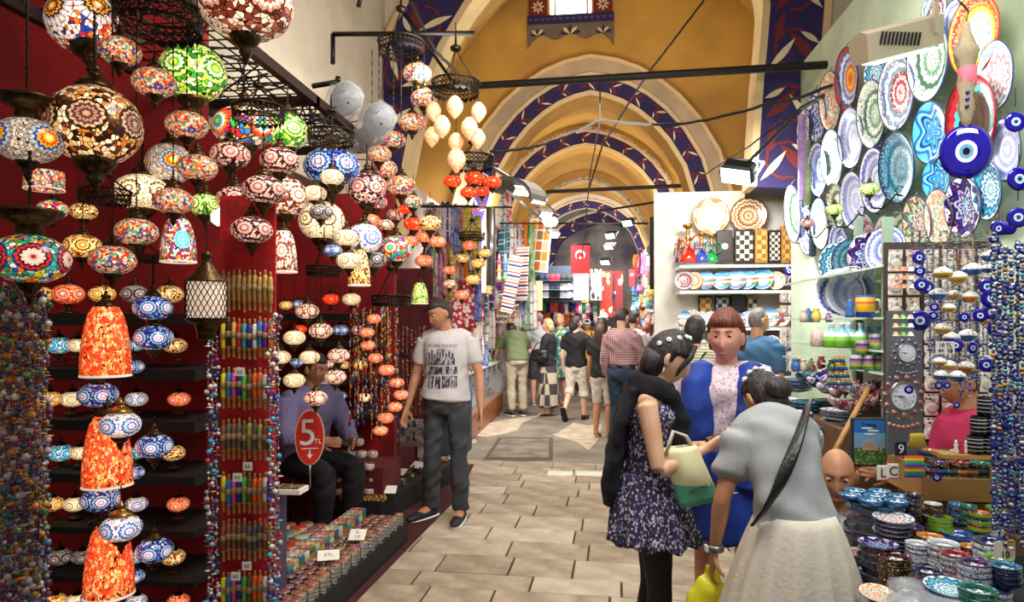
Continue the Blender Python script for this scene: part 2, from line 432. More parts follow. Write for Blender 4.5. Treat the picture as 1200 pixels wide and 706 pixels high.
def ornament(A, B, y, parent, n, seed=1, y2=None):
    """scrolling leaves painted along a band between outlines A and B (thin relief)"""
    r = random.Random(seed); bi = bmesh.new(); br = bmesh.new()
    segs = []; tot = 0
    for i in range(len(A)-1):
        m0 = Vector(((A[i][0]+B[i][0])/2, (A[i][1]+B[i][1])/2)); m1 = Vector(((A[i+1][0]+B[i+1][0])/2, (A[i+1][1]+B[i+1][1])/2))
        segs.append((tot, m0, m1, (Vector(A[i])-Vector(B[i])).length)); tot += (m1-m0).length
    def at(s):
        for t0, m0, m1, w in segs[::-1]:
            if s >= t0:
                d = (m1-m0); L = max(d.length, 1e-6); return m0+d*((s-t0)/L), d/L, w
        return segs[0][1], (segs[0][2]-segs[0][1]).normalized(), segs[0][3]
    def put(bm, c, d, L, w, dy):
        bmq = leafpts(c, d, L, w); V = [bm.verts.new((p[0], y-dy, p[1])) for p in bmq]; bm.faces.new(V)
    for k_ in range(n):
        s = (k_+.5)/n*tot; c, t, w = at(s); q = Vector((-t.y, t.x)); sg = 1 if k_ % 2 else -1
        put(bi, c+q*w*.22*sg+t*w*.12, t+q*.75*sg, w*.75, w*.085, .006)
        put(bi, c-q*w*.28*sg-t*w*.2, t*.6-q*sg, w*.42, w*.07, .006)
        put(br, c-q*w*.15*sg, t-q*.9*sg, w*.8, w*.14, .004)
        put(br, c+q*w*.3*sg-t*w*.4, t+q*.2*sg, w*.62, w*.1, .004)
        # scroll
        pts = [c+(t*math.cos(a)+q*sg*math.sin(a))*w*.36 for a in [i*PI/5-.5 for i in range(8)]]
        for a, b_ in zip(pts[:-1], pts[1:]):
            dd = (b_-a).normalized(); nn = Vector((-dd.y, dd.x))*w*.028
            V = [br.verts.new((p.x, y-.003, p.y)) for p in (a+nn, b_+nn, b_-nn, a-nn)]; br.faces.new(V)
    bmo('painted_ivory_leaves', bi, ivory, parent); bmo('painted_red_scrolls', br, oxred, parent)

# near transverse arch (Y 7), its painted face and the ochre vault behind it
A7 = [(-2.05, 2.3), (-2.0, 2.9), (-1.92, 3.2), (-1.84, 3.6), (-1.73, 4.0), (-1.53, 4.45), (-1.28, 4.85), (-.95, 5.25), (-.5, 5.6), (0, 5.85), (.5, 5.8), (1.0, 5.62),
      (1.4, 5.3), (1.62, 5.0), (1.66, 4.7), (1.63, 4.3), (1.6, 4.0), (1.56, 3.4), (1.53, 2.92)]
arch = struct(strip('trim_1', A7, offset(A7, .07), 6.95, 7.3, cream), 'painted transverse arch over the aisle')
B7 = offset(A7, .07); C7 = offset(A7, .58)
strip('painted_band', B7, C7, 6.97, 7.3, navy, arch); ornament(B7, C7, 6.965, arch, 17, 4)
strip('outer_moulding', C7, offset(A7, .65), 6.95, 7.3, cream, arch)
# pale plaster spandrels left and right of the arch
D7 = offset(A7, .65)
bm = bmesh.new(); poly(bm, [(-6, 2.3)]+[p for p in D7[:10]]+[(0, 7.5), (-6, 7.5)], .2)
for v in bm.verts: v.co.y += 7.05
struct(bmo('wall_arch_left', bm, pale))
bm = bmesh.new(); poly(bm, D7[9:]+[(6, 2.92), (6, 7.5), (0, 7.5)], .2)
for v in bm.verts: v.co.y += 7.05
struct(bmo('wall_arch_right', bm, pale))
# vault between the arch and the window wall
YW = 9.6
A9 = [(p[0]*1.36-.02, 2.3+(p[1]-2.3)*1.28) for p in A7]
bm = bmesh.new()
def sheet(bm, Q0, y0, Q1, y1, mi=0):
    V0 = [bm.verts.new((p[0], y0, p[1])) for p in Q0]; V1 = [bm.verts.new((p[0], y1, p[1])) for p in Q1]
    for i in range(len(V0)-1):
        f = bm.faces.new((V0[i], V0[i+1], V1[i+1], V1[i])); f.material_index = mi; f.smooth = True
sheet(bm, offset(A7, .02), 7.25, A9, YW+.1)
struct(bmo('ceiling_vault', bm, ochre))
# window wall W1 with arch opening
cx1 = (P(570, 200, YW).x+P(818, 200, YW).x)/2; hw1 = (P(818, 200, YW).x-P(570, 200, YW).x)/2
zs1 = P(690, 260, YW).z; za1 = P(690, 112, YW).z
O1 = arch_pts(cx1, hw1, 2.0, zs1, za1)
wallz = 8.0
def wall_with_arch(name, O, Y, th, mat, x0=-5, x1=5, ztop=8.0, hole=None):
    bm = bmesh.new(); n = len(O); mid = n//2
    L = [(x0, O[0][1])]+O[:mid+1]+[(O[mid][0], ztop), (x0, ztop)]
    R = O[mid:]+[(x1, O[-1][1]), (x1, ztop), (O[mid][0], ztop)]
    if hole:
        hx0, hx1, hz0, hz1 = hole; c = O[mid][0]
        L = [(x0, O[0][1])]+O[:mid+1]+[(c, hz0), (hx0, hz0), (hx0, hz1), (c, hz1), (c, ztop), (x0, ztop)]
        R = O[mid:]+[(x1, O[-1][1]), (x1, ztop), (c, ztop), (c, hz1), (hx1, hz1), (hx1, hz0), (c, hz0)]
    for Q in (L, R): poly(bm, Q, th)
    for v in bm.verts: v.co.y += Y
    return struct(bmo(name, bm, mat))
w0 = P(644, 20, YW); w1 = P(693, 20, YW)
wall1 = wall_with_arch('wall_window', O1, YW, .5, ochre, hole=(w0.x, w1.x, w0.z, w0.z+1.1))
def arch_trim(idx, O, Y, bands_, orn, seed, label):
    d = 0; par = None
    for j, (w, mat, dep) in enumerate(bands_):
        Ain, Aout = offset(O, d), offset(O, d+w)
        nm = 'trim_%d' % idx if par is None else ('painted_band' if mat is navy else 'stone_moulding')
        o = strip(nm, Ain, Aout, Y-dep, Y+.05, mat, par)
        if par is None: par = struct(o, label)
        if mat is navy: ornament(Ain, Aout, Y-dep-.002, par, orn, seed)
        d += w
    return par
sp = S(690, YW)
arch_trim(2, O1, YW, [(5*sp, cream, .05), (17*sp, navy, .04), (4*sp, cream, .06), (14*sp, stone, .12), (4*sp, cream, .15)], 21, 5, 'stone and navy painted arch below the lit window')
# soffit of W1 arch and second bay
Y2 = 12.6
def arch_from_px(pxl, pxr, py, pya, Y, z0=2.0, drop=0):
    a, b_ = P(pxl, py, Y), P(pxr, py, Y)
    return arch_pts((a.x+b_.x)/2, (b_.x-a.x)/2, z0, a.z-drop, P((pxl+pxr)/2, pya, Y).z)
O2 = arch_from_px(598, 777, 258, 172, Y2)
O3 = arch_from_px(614, 757, 288, 214, 15.2)
O4 = arch_from_px(626, 748, 294, 243, 17.0)
def rib(O, y0, y1, mat, far):
    bm = bmesh.new(); sheet(bm, O, y0, far, y1); return bm
struct(bmo('ceiling_vault_second', rib(offset(O1, .01), YW, Y2+.1, ochre, offset(O2, .46)), ochre))
wall_with_arch('wall_second_arch', O2, Y2, .4, ochre, ztop=6.5)
arch_trim(3, O2, Y2, [(4*S(690, Y2), cream, .04), (13*S(690, Y2), navy, .03), (3*S(690, Y2), cream, .05), (3*S(690, Y2), mt('grey_motif_band', '#6c5d58', .8, var=.5, vs=30, col2='#c9b89a'), .05)], 19, 7, 'second painted arch further down the aisle')
struct(bmo('ceiling_vault_third', rib(offset(O2, .01), Y2, 15.3, ochre, offset(O3, .3)), ochre))
wall_with_arch('wall_third_arch', O3, 15.2, .3, ochre, ztop=6)
arch_trim(4, O3, 15.2, [(3*S(690, 15.2), cream, .03), (4*S(690, 15.2), mt('grey_motif_band', '#6c5d58'), .05)], 0, 9, 'third arch further down the aisle with grey edging')
struct(bmo('ceiling_vault_fourth', rib(offset(O3, .01), 15.2, 17.1, pale, offset(O4, .35)), ochre))
wall_with_arch('wall_fourth_arch', O4, 17.0, .3, pale, ztop=6)
arch_trim(5, O4, 17.0, [(8*S(690, 17), navy, .03), (2*S(690, 17), cream, .04)], 17, 11, 'fourth painted arch with white plaster, furthest down the aisle')
bm = bmesh.new(); box(bm, (0, 19.5, 2.5), (7, .2, 6)); struct(bmo('wall_end', bm, mt('end_wall', '#4a4550', .9, var=.5, vs=1.5, col2='#8a8078')))
O5 = arch_from_px(650, 770, 300, 262, 19.3)
arch_trim(6, O5, 19.35, [(14*S(690, 19), navy, .05), (3*S(690, 19), cream, .06)], 15, 12, 'painted navy arch on the end wall behind the flag')
# medallions painted on the ochre soffits
def medallion(cx, cz, Y, w, h, nm):
    bm = bmesh.new(); r = random.Random(2)
    for i in range(22):
        a = i*2.399; q = math.sqrt(i/22)
        c = Vector((cx+math.cos(a)*q*w, cz+math.sin(a)*q*h)); pts = [(c.x+math.cos(b)*w*.15, c.y+math.sin(b)*h*.24) for b in [j*PI/3 for j in range(6)]]
        V = [bm.verts.new((p[0], Y, p[1])) for p in pts]; bm.faces.new(V)
    return bm
c = P(683, 134, Y2-.02); bmo('painted_medallion', medallion(c.x, c.z, Y2-.012, 28*S(683, Y2), 11*S(683, Y2), ''), mt('medallion_grey', '#5d5148', .8), bpy.data.objects['wall_second_arch'])
# deep lit window reveal and painted surround
sky = em('window_sky', '#f4f8ff', 6)
win = struct(boxo('window_1', ((w0.x+w1.x)/2, YW+.45, w0.z+.55), (w1.x-w0.x, .02, 1.1), sky), 'bright white window high in the ochre wall')
area('light_window', ((w0.x+w1.x)/2, YW+.3, w0.z+.5), ((w0.x+w1.x)/2, 5, 1), .5, 60, (.95, .98, 1), .9)
for x in (w0.x+.06, w1.x-.06): boxo('window_bar', (x, YW+.3, w0.z+.55), (.03, .03, 1.1), steel, win)
sr = struct(boxo('trim_7', ((w0.x+w1.x)/2, YW-.02, w0.z-.05), (w1.x-w0.x+.62, .05, .12), navy), 'painted surround under the window')
for sx in (-1, 1):
    cx = (w0.x+w1.x)/2+sx*((w1.x-w0.x)/2+.16)
    boxo('side_panel', (cx, YW-.015, w0.z+.5), (.26, .04, 1.1), oxred, sr)
    bm = bmesh.new()
    for j in range(4):
        for a in range(8):
            d = Vector((math.cos(a*PI/4), math.sin(a*PI/4))); V = [bm.verts.new((p[0], YW-.042, p[1])) for p in leafpts(Vector((cx, w0.z+.13+j*.27))+d*.055, d, .08, .018)]; bm.faces.new(V)
    bmo('painted_flower', bm, ivory, sr)
bm = bmesh.new(); x0 = (w0.x+w1.x)/2-.48*(100*sp)/(100*sp)-.1; W_ = w1.x-w0.x+.62; x0 = (w0.x+w1.x)/2-W_/2; z0 = w0.z-.11
pts = [(x0, z0), (x0, z0-.33)]+[(x0+W_*t, z0-.16-.1*abs(math.cos(t*PI*3))**1.5+.05*math.sin(t*PI)) for t in [i/18 for i in range(1, 18)]]+[(x0+W_, z0-.33), (x0+W_, z0)]
poly(bm, pts, .03)
for v in bm.verts: v.co.y += YW-.03
bmo('painted_apron', bm, mt('apron_grey', '#6e6058', .8, var=.2), sr)
bm = bmesh.new()
for (fx, sc) in ((.12, 1), (.5, 1.25), (.88, 1)):
    for j in range(5):
        a = PI*(.1+.2*j); d = Vector((math.cos(a), math.sin(a)*.8)); V = [bm.verts.new((p[0], YW-.034, p[1])) for p in leafpts(Vector((x0+W_*fx, z0-.16))+d*.07*sc, d, .11*sc, .025*sc)]; f = bm.faces.new(V); f.material_index = j % 2
bmo('painted_lotus', bm, [navy, ivory], sr)
bm = bmesh.new()
for i in range(14): box(bm, (x0+W_*(i+.5)/14, YW-.048, z0+.06), (.05, .006, .03))
bmo('painted_dashes', bm, mt('dash_blue', '#3c4a86', .8), sr)

# ---- left: pale wall, red shop partitions
def wbox(name, c, s, mat, label=None): return struct(boxo(name, c, s, mat), label)
wbox('wall_left', (-2.3, 5.25, 4.75), (.2, 3.6, 4.1), pale)
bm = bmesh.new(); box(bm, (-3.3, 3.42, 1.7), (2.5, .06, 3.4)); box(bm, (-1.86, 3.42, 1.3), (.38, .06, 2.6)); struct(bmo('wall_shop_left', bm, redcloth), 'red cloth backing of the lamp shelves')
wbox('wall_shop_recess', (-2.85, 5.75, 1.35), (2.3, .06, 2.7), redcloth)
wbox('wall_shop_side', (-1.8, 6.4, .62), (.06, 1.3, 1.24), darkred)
wbox('wall_left_shops', (-2.15, 11.8, 1.6), (.1, 9.4, 3.2), mt('shop_back_left', '#9b8a86', .9, var=.4, vs=2, col2='#d8cfc6'))
# right: green-white plates wall, shelf bay, far shops
mint = mt('mint_wall', '#cfe0c4', .7, var=.2, vs=2.5, col2='#b7cdb0')
wbox('wall_right', (2.08, 4.6, 1.9), (.12, 5.4, 4.4), mint)
wbox('wall_right_bay', (2.3, 8.02, 1.6), (3.2, .08, 2.66), mt('bay_back', '#d9d3c8', .8, var=.2, vs=4))
wbox('wall_right_lunette', (2.3, 8.02, 3.0), (3.2, .08, .14), mt('lunette', '#ddd6c8', .85, var=.1))
wbox('wall_right_shops', (1.2, 13.2, 1.6), (.1, 7.2, 3.2), mt('shop_back_right', '#8f8580', .9, var=.5, vs=2, col2='#c9c0b8'))
wbox('ceiling_front', (0, 1.2, 6.2), (7, 11.5, .15), ochre)
wbox('wall_front_left', (-4.6, 2, 3), (.15, 10, 6.4), pale)
wbox('wall_front_right', (4.4, 3, 3), (.15, 10, 6.4), pale)

# iron tie beams across the aisle
def beam(name, p0, p1, r, label, mat=blackmet, cat='beam'):
    bm = bmesh.new(); tube(bm, [p0, p1], r, 6); return tag(bmo(name, bm, mat), label, cat)
tar = mt('tarred_iron', '#17110e', .6, bump=.6, bs=30)
beam('tie_beam', P(455, 107, 6.6), P(1002, 74, 6.2), .035, 'long black iron tie beam high across the aisle, below the window', tar)
beam('tie_beam', P(640, 225, 10.5), P(905, 213, 10.2), .03, 'shorter black tie beam crossing below the second painted arch', tar)
beam('tie_beam', P(655, 262, 12.8), P(760, 262, 12.8), .02, 'distant black tie beam just above the flag', tar)
beam('tie_beam', P(700, 248, 11), P(800, 232, 9.4), .018, 'thin slanting black rod above the right floodlights', tar)
def cable(pts, r, label, mat=None, n=14, sag=0):
    out = []
    for a, b_ in zip(pts[:-1], pts[1:]):
        for i in range(n): t = i/n; out.append(a.lerp(b_, t)-Vector((0, 0, sag*4*t*(1-t)))+Vector((0, 0, random.uniform(-.006, .006))))
    out.append(pts[-1]); o = tubeo('cable', out, r, mat or mt('black_cable', '#191413', .7), seg=5); tag(o, label, 'cable'); return o
cable([P(825, 0, 7.6), P(760, 85, 7.8), P(706, 170, 8.6), P(690, 222, 10)], .012, 'dusty black cable running diagonally down from the vault to the far tie beam')
cable([P(575, 178, 6.2), P(640, 168, 7), P(702, 141, 7.6), P(800, 145, 7), P(900, 122, 6.2), P(975, 100, 5.6)], .014, 'black sagging cable bundle strung across the aisle under the first painted arch', sag=.02)
cable([P(703, 95, 6.4), P(703, 142, 7.4), P(692, 200, 9), P(682, 300, 9.3)], .008, 'thin black cord dropping from the beam to the red flag')
cable([P(975, 100, 6), P(880, 170, 6.6), P(820, 208, 8)], .008, 'thin black wire slanting down to the right floodlight')
cable([P(480, 0, 5.2), P(510, 60, 5.3), P(540, 90, 5.4)], .012, 'black stay cable at the upper left in front of the painted arch')
# ================================================================ LAMP SHOP (left)
brass = mt('aged_brass', '#5a4526', .38, .85, var=.5, vs=9, col2='#2a2015')
darkbr = mt('dark_bronze', '#2a2119', .4, .8, var=.4, vs=9)
goldbr = mt('bright_brass', '#b78e4e', .3, .9, var=.3, vs=9)
RB = ['#e8e2d4', '#c81e1e', '#1e48b8', '#e87818', '#2a9c50', '#f0e4c8', '#8a2a8a', '#e8c030']
G = {
 'multi': mosaic('glass_multi', ['#f0cca8', '#e8602a', '#d8b8a0', '#28489c', '#e89868', '#c82828', '#e8d0b8', '#3a9c8c', '#f0a050', '#d89880'], 1.0, cell=8),
 'star': mosaic('glass_star', ['#d8d0d8', '#c02020', '#e8e0e0', '#2040b0', '#f0e8e0', '#e07020'], 1.0, (5, .62), 8, ['#fff0c0', '#f09020', '#18141c', '#f0a030', '#201820', '#b8b0b8', '#e8e0e8', '#d0c8d0']),
 'rainbow': mosaic('glass_rainbow', ['#b8b0a8', '#e0d8cc', '#989090', '#e8e0d8', '#c8c0b8'], .9, (4, .62), 9, ['#d8f0b0', '#d8c020', '#d03010', '#e0a010', '#1848a8', '#a8b8c0', '#888080']),
 'amberbig': mosaic('glass_amber_large', ['#e0b070', '#5a2c12', '#f0dcb8', '#c07028', '#2a140c', '#f4e4c8'], 1.1, (6, .42), 9, ['#c89878', '#402828', '#a07868', '#503030', '#c0a080', '#2a1812']),
 'green': mosaic('glass_green', ['#48a828', '#e0e8a0', '#187820', '#a8d848', '#f0f0c0', '#309028'], 1.2, (5, .5), 7, ['#e8e860', '#58b830', '#f0f0c8', '#187018', '#c8e078']),
 'bluemulti': mosaic('glass_blue_medallions', ['#2c8c4c', '#1c50a8', '#e0e0d0', '#d86020', '#30a0b0', '#c0d020'], 1.0, (6, .48), 8, ['#702020', '#c8a0a0', '#e0c8c0', '#d8b0a8', '#181820', '#c82020', '#203060']),
 'amber': mosaic('glass_amber', ['#f0a030', '#e8d090', '#d06818', '#f4e0a8', '#703010', '#f0b850'], 1.3, (6, .5), 7, ['#f8e0a0', '#c06010', '#f0c060', '#402010', '#f0d890']),
 'cream': mosaic('glass_cream', ['#f4e8c8', '#e8d8b0', '#f8f0dc', '#d8c8a0', '#f8ecd0'], 1.4, (6, .48), 8, ['#f8f0d8', '#604828', '#f0e4c4', '#d0b888', '#483420', '#f4ead0']),
 'pink': mosaic('glass_pink', ['#e0a8a0', '#401c28', '#f0d0c8', '#301420', '#c88888', '#180c14'], .95, (6, .46), 8, ['#f0c0b8', '#d8a098', '#803848', '#e8b8b0', '#d09890', '#2c1420']),
 'blue': mosaic('glass_blue', ['#2850c0', '#90c0e0', '#1830a0', '#d8e4f0', '#4878d0', '#201868'], 1.0, (6, .5), 8, ['#e0e0f0', '#9888b8', '#e8e8f8', '#3038a0', '#88c0e0', '#281868']),
 'bluewhite': mosaic('glass_blue_white', ['#f0f0f8', '#e0e4f4', '#f8f4f0', '#6870c8', '#ffffff'], 1.1, (5, .6), 8, ['#b8a8d8', '#e8e8f8', '#403898', '#d0d0f0', '#60b0d8', '#4838a0', '#f0f0f8']),
 'turq': mosaic('glass_turquoise', ['#20a0c0', '#90e0e8', '#1858a8', '#e8f4f4', '#30b8d0'], 1.2, (5, .55), 8, ['#e8f8f8', '#2060c0', '#40c8d8', '#1030a0', '#98e8f0', '#1848a0']),
 'red': mosaic('glass_red', ['#f03818', '#e82010', '#f86030', '#d01808', '#f87840'], 1.5, (6, .45), 8, ['#f8b070', '#c81808', '#f05028', '#901008', '#f04018']),
 'redcream': mosaic('glass_red_cream', ['#f09058', '#e03818', '#f8b080', '#d02010', '#f07040', '#f8c898'], 1.2, (6, .5), 8, ['#fff0b0', '#e87828', '#3878b0', '#f04020', '#f8b880', '#c82010']),
 'orangebell': mosaic('glass_orange_bell', ['#f06028', '#e83820', '#f88848', '#f0a070', '#e84828'], 1.35, cell=9, lit=.5),
 'turqbell': mosaic('glass_circle_bell', ['#e8e0e0', '#c82830', '#3048b0', '#e88030', '#40a860', '#f0e8e0', '#802878'], 1.1, (3, .5), 9, ['#90d8e8', '#50b8d8', '#88d0e8', '#48b0d0', '#78c8e0']),
 'pearl': mosaic('glass_pearl', ['#e8c8b8', '#703020', '#f4e0d4', '#a05040', '#f8ecdc'], 1.1, (5, .5), 8, ['#fff4e8', '#f0d8c8', '#904838', '#f8e8dc', '#c89080', '#502418']),
 'grey': mosaic('glass_grey', ['#8c8890', '#b8b4b8', '#605c68', '#a8a4a0', '#d0ccc8'], .5, (6, .5), 8, ['#d8d4d0', '#686470', '#a8a4a8', '#302c38']),
 'gold': mosaic('glass_gold', ['#e8b050', '#f4dca0', '#8c5020', '#f0c878', '#402010', '#f8e8c0'], 1.1, cell=9),
 'dots': mosaic('glass_coloured_dots', ['#e8d8b0', '#f0a020', '#d83030', '#30a850', '#3080c8', '#f0e8d0', '#b02878'], 1.1, (4, .5), 5, ['#a0d840', '#50a030', '#3090d0', '#e0e8e0', '#f08020', '#d03040']),
 'white': em('glass_white_lit', '#fff4e0', 2.2),
 'ribbed': mosaic('glass_ribbed_lit', ['#f0b890', '#f8d0b0', '#e8a478'], .7, cell=5, grout='#e09868'),
}
WORDS = {'multi': 'multicoloured mosaic', 'star': 'red and white mosaic with a black star', 'rainbow': 'pale mosaic with a rainbow star', 'amberbig': 'brown and amber mosaic with rosettes',
 'green': 'bright green mosaic', 'bluemulti': 'green and blue mosaic with round medallions', 'amber': 'amber mosaic', 'cream': 'cream mosaic', 'pink': 'dusky pink and black mosaic',
 'blue': 'deep blue mosaic', 'bluewhite': 'white and blue mosaic', 'turq': 'turquoise mosaic', 'red': 'glowing red mosaic', 'redcream': 'orange-red mosaic', 'orangebell': 'orange mosaic',
 'turqbell': 'multicoloured mosaic with a turquoise circle', 'pearl': 'pale rose mosaic', 'grey': 'grey unlit mosaic', 'gold': 'golden mosaic', 'dots': 'mosaic with coloured dots', 'white': 'plain white lit', 'ribbed': 'pale ribbed glass'}
# unit templates (globe radius 1)
def prof_globe(k=.68, n=10, top=.28, bot=.3):
    out = []
    for i in range(n+1):
        a = math.asin(-bot*0+(-1))+(PI)*i/n
        out.append((max(math.cos(a), .0 if 0 < i < n else .0), k*math.sin(a)))
    return [(bot, -k*.96)]+[p for p in out if p[0] > .3]+[(top, k*.96)]
glob = lm('lamp_globe', prof_globe(), 20, G['multi'])
globr = lm('lamp_globe_round', prof_globe(.88), 20, G['multi'])
capm = lm('lamp_cap', [(.30, .0), (.42, .02), (.40, .12), (.28, .24), (.16, .32), (.14, .42), (.2, .46), (.08, .56), (.05, .7), (0, .72)], 12, brass)
finm = lm('lamp_finial', [(.28, .06), (.46, .0), (.44, -.12), (.3, -.28), (.16, -.38), (.2, -.46), (.12, -.56), (.06, -.7), (0, -.8)], 12, brass)
capL = lm('lamp_saucer_cap', [(.3, 0), (.36, .12), (.34, .3), (.62, .46), (.8, .62), (.83, .7), (.78, .74), (.3, .7), (0, .7)], 18, brass)
chain = lm('lamp_chain', [(0, 0)]+[((.055 if i % 2 else .02), i/24) for i in range(25)]+[(0, 1)], 4, darkbr)
basem = lm('lamp_base', [(0, -1.28), (.62, -1.28), (.6, -1.2), (.38, -1.12), (.2, -1.02), (.16, -.92), (.3, -.84), (.14, -.76), (.34, -.64), (.3, -.56)], 14, brass)
bellm = lm('lamp_bell', [(.30, .98), (.5, .92), (.68, .72), (.82, .4), (.92, 0), (.98, -.4), (1.0, -.92), (.97, -.92), (.93, -.4)], 20, G['multi'])
bellrim = lm('lamp_bell_rim', [(1.0, -.9), (1.02, -.96), (.96, -.97), (.95, -.9)], 20, em('bell_rim', '#fff0dc', .9))
drumm = lm('lamp_drum', [(.95, .5), (1.0, .45), (1.0, -.45), (.95, -.5), (.9, -.45), (.9, .45)], 20, G['multi'])
ribm = lm('lamp_ribbed', [(.35, 1.3)]+[(math.sin(PI*(.12+.8*i/8))**.8*(1-.18*i/8*0), 1.2-2.3*i/8) for i in range(9)]+[(.1, -1.35)], 20, G['ribbed'], wob=lambda a, z: 1+.06*math.sin(10*a))
knob = lm('lamp_knob', [(0, .2), (.1, .18), (.12, .05), (.05, 0), (.1, -.1), (.06, -.2), (0, -.3)], 8, brass)
def lampparts(o, kind, mat, ch, short=False):
    gm = G[mat]
    if kind in ('globe', 'round', 'big', 'table', 'tableb'):
        k = .88 if kind in ('round',) else .68
        link('lamp_globe', globr if kind == 'round' else glob, o, mat=gm)
        if kind == 'big': link('lamp_cap', capL, o, (0, 0, k*.9)); zt = k*.9+.7
        else: link('lamp_cap', capm, o, (0, 0, k*.88)); zt = k*.88+.6
        if kind == 'table': link('lamp_base', basem, o)
        elif kind == 'tableb': link('lamp_base', basem, o, (0, 0, .0))
        else: link('lamp_finial', finm, o, (0, 0, -k*.86), scale=(.75, .75, .9) if kind == 'big' else None)
    elif kind == 'bell':
        link('lamp_shade', bellm, o, mat=gm, scale=(1, 1, ch[1])); link('shade_rim', bellrim, o, scale=(1, 1, ch[1])); link('lamp_cap', capm, o, (0, 0, .92*ch[1]), scale=(1.1, 1.1, 1.0)); zt = .92*ch[1]+.6
    elif kind == 'drum':
        link('lamp_shade', drumm, o, mat=gm); link('shade_rim', bellrim, o, (0, 0, .45)); zt = .5
    elif kind == 'ribbed':
        link('lamp_glass', ribm, o, mat=gm); link('lamp_cap', capm, o, (0, 0, 1.05), scale=(1, 1, 1)); link('lamp_finial', finm, o, (0, 0, -1.1), scale=.7); zt = 1.6
    c = ch[0] if isinstance(ch, tuple) else ch
    if c: link('chain', chain, o, (0, 0, zt), scale=(1, 1, c))
    return o
LAMPN = []
def lamp(px, py, r, mat, Y, where, kind='globe', ch=1.5, group=None, rz=None, tilt=0):
    s = r*S(px, Y); p = P(px, py, Y)
    shp = {'globe': 'globe lamp', 'round': 'round globe lamp', 'big': 'large globe lamp', 'table': 'table lamp', 'tableb': 'table lamp', 'bell': 'bell-shaped lamp', 'drum': 'drum lamp', 'ribbed': 'lamp'}[kind]
    nm = {'table': 'table_lamp', 'bell': 'bell_lamp', 'drum': 'drum_lamp'}.get(kind, 'globe_lamp')
    o = root(nm, p, '%s %s %s' % (WORDS[mat], shp, where), 'lamp', group, rz if rz is not None else random.uniform(0, 6), s)
    if tilt: o.rotation_euler = (tilt, 0, o.rotation_euler.z)
    lampparts(o, kind, mat, ch); LAMPN.append(o); return o

# pierced crowns carrying clusters of lamps
def crown_mesh(bm, R=1, h=.42, n=26):
    for z, r_ in ((0, .035), (h, .045), (h*.5, .02)): tube(bm, [(R*(1+(z == h)*.04)*math.cos(2*PI*k/24), R*(1+(z == h)*.04)*math.sin(2*PI*k/24), z) for k in range(24)], r_, 5, closed=True)
def lattice_mesh(bm, R=1, h=.42, n=30):
    for z0, z1 in ((.03, h*.5), (h*.5, h-.02)):
        for k in range(n):
            for d in (1, -1):
                a, b_ = 2*PI*k/n, 2*PI*(k+d)/n
                tube(bm, [(R*math.cos(a), R*math.sin(a), z0), (R*math.cos(b_), R*math.sin(b_), z1)], .022, 3)
def scallop_mesh(bm, R=1, n=24):
    for k in range(n):
        a = 2*PI*k/n; r_ = Matrix.Rotation(a, 3, 'Z')
        V = [bm.verts.new(r_ @ Vector((R*(1+.0), R*math.sin(t)*.13, -abs(math.cos(t))*.2+.03))) for t in (-1.5, -.9, 0, .9, 1.5)]
        bm.faces.new(V)
crm = cm('crown_rim', crown_mesh, darkbr); clm = cm('crown_lattice', lattice_mesh, darkbr); csm = cm('crown_scallop', scallop_mesh, darkbr)
def crown(px, py, rpx, Y, label, lamps=(), up=None, hang=2.2, group=None):
    """py is the middle of the crown; lamps: (px,py,r,mat[,kind[,dY]])"""
    R = rpx*S(px, Y); c = P(px, py, Y)
    o = root('chandelier', c, label, 'chandelier', group)
    for nm, me in (('crown_rim', crm), ('crown_lattice', clm), ('crown_scallops', csm)): link(nm, me, o, (0, 0, -.2*R), scale=R)
    top = c+Vector((0, 0, R*hang))
    for k in range(3):
        a = k*2*PI/3+.5
        q = Vector((R*math.cos(a), R*math.sin(a), .2*R)); tubeo('hanger_chain', [q, Vector((0, 0, R*hang*.75))], .004, darkbr, o, 4)
    bm = bmesh.new(); lathe(bm, [(0, R*hang*.7), (.22*R, R*hang*.74), (.25*R, R*hang*.8), (.05*R, R*hang*.86), (.02*R, R*hang*1.3), (0, R*hang*1.3)], 10); bmo('ceiling_cup', bm, darkbr, o)
    for i, L in enumerate(lamps):
        lx, ly, lr, mat = L[:4]; kind = L[4] if len(L) > 4 else 'globe'; dY = L[5] if len(L) > 5 else R*.7*math.cos(i*2.4)
        p = P(lx, ly, Y+dY)-c; s = lr*S(lx, Y+dY)
        k = .68 if kind == 'globe' else 1.05
        g = link('lamp_globe' if kind == 'globe' else 'lamp_glass', glob if kind == 'globe' else ribm, o, p, (0, 0, random.uniform(0, 6)), s, G[mat])
        link('lamp_cap', capm, g, (0, 0, k*.9)); link('lamp_finial', finm, g, (0, 0, -k*.88), scale=(.9 if kind == 'globe' else .7))
        L_ = (-p.z-.1*R)/s-k-.5
        if L_ > .2: link('chain', chain, g, (0, 0, k+.5), scale=(.9, .9, L_))
    return o
crown(186, 22, 47, 2.35, 'big black pierced crown chandelier at top left with staggered multicoloured globes',
      [(140, 60, 24, 'multi', 'globe', -.1), (181, 97, 25, 'multi', 'globe', -.14), (219, 147, 24, 'multi', 'globe', 0), (203, 236, 23, 'multi', 'globe', -.05), (231, 197, 23, 'multi', 'globe', .1), (160, 272, 24, 'multi', 'globe', -.12), (132, 305, 26, 'multi', 'globe', -.15)])
crown(470, 55, 26, 4.6, 'black pierced crown chandelier under the wall bracket with a spiral of multicoloured globes',
      [(489, 86, 17, 'multi'), (497, 116, 16, 'multi'), (483, 144, 16, 'multi'), (461, 164, 15, 'multi'), (444, 181, 15, 'multi'), (449, 198, 17, 'multi'), (436, 216, 17, 'multi'), (470, 218, 18, 'multi')])
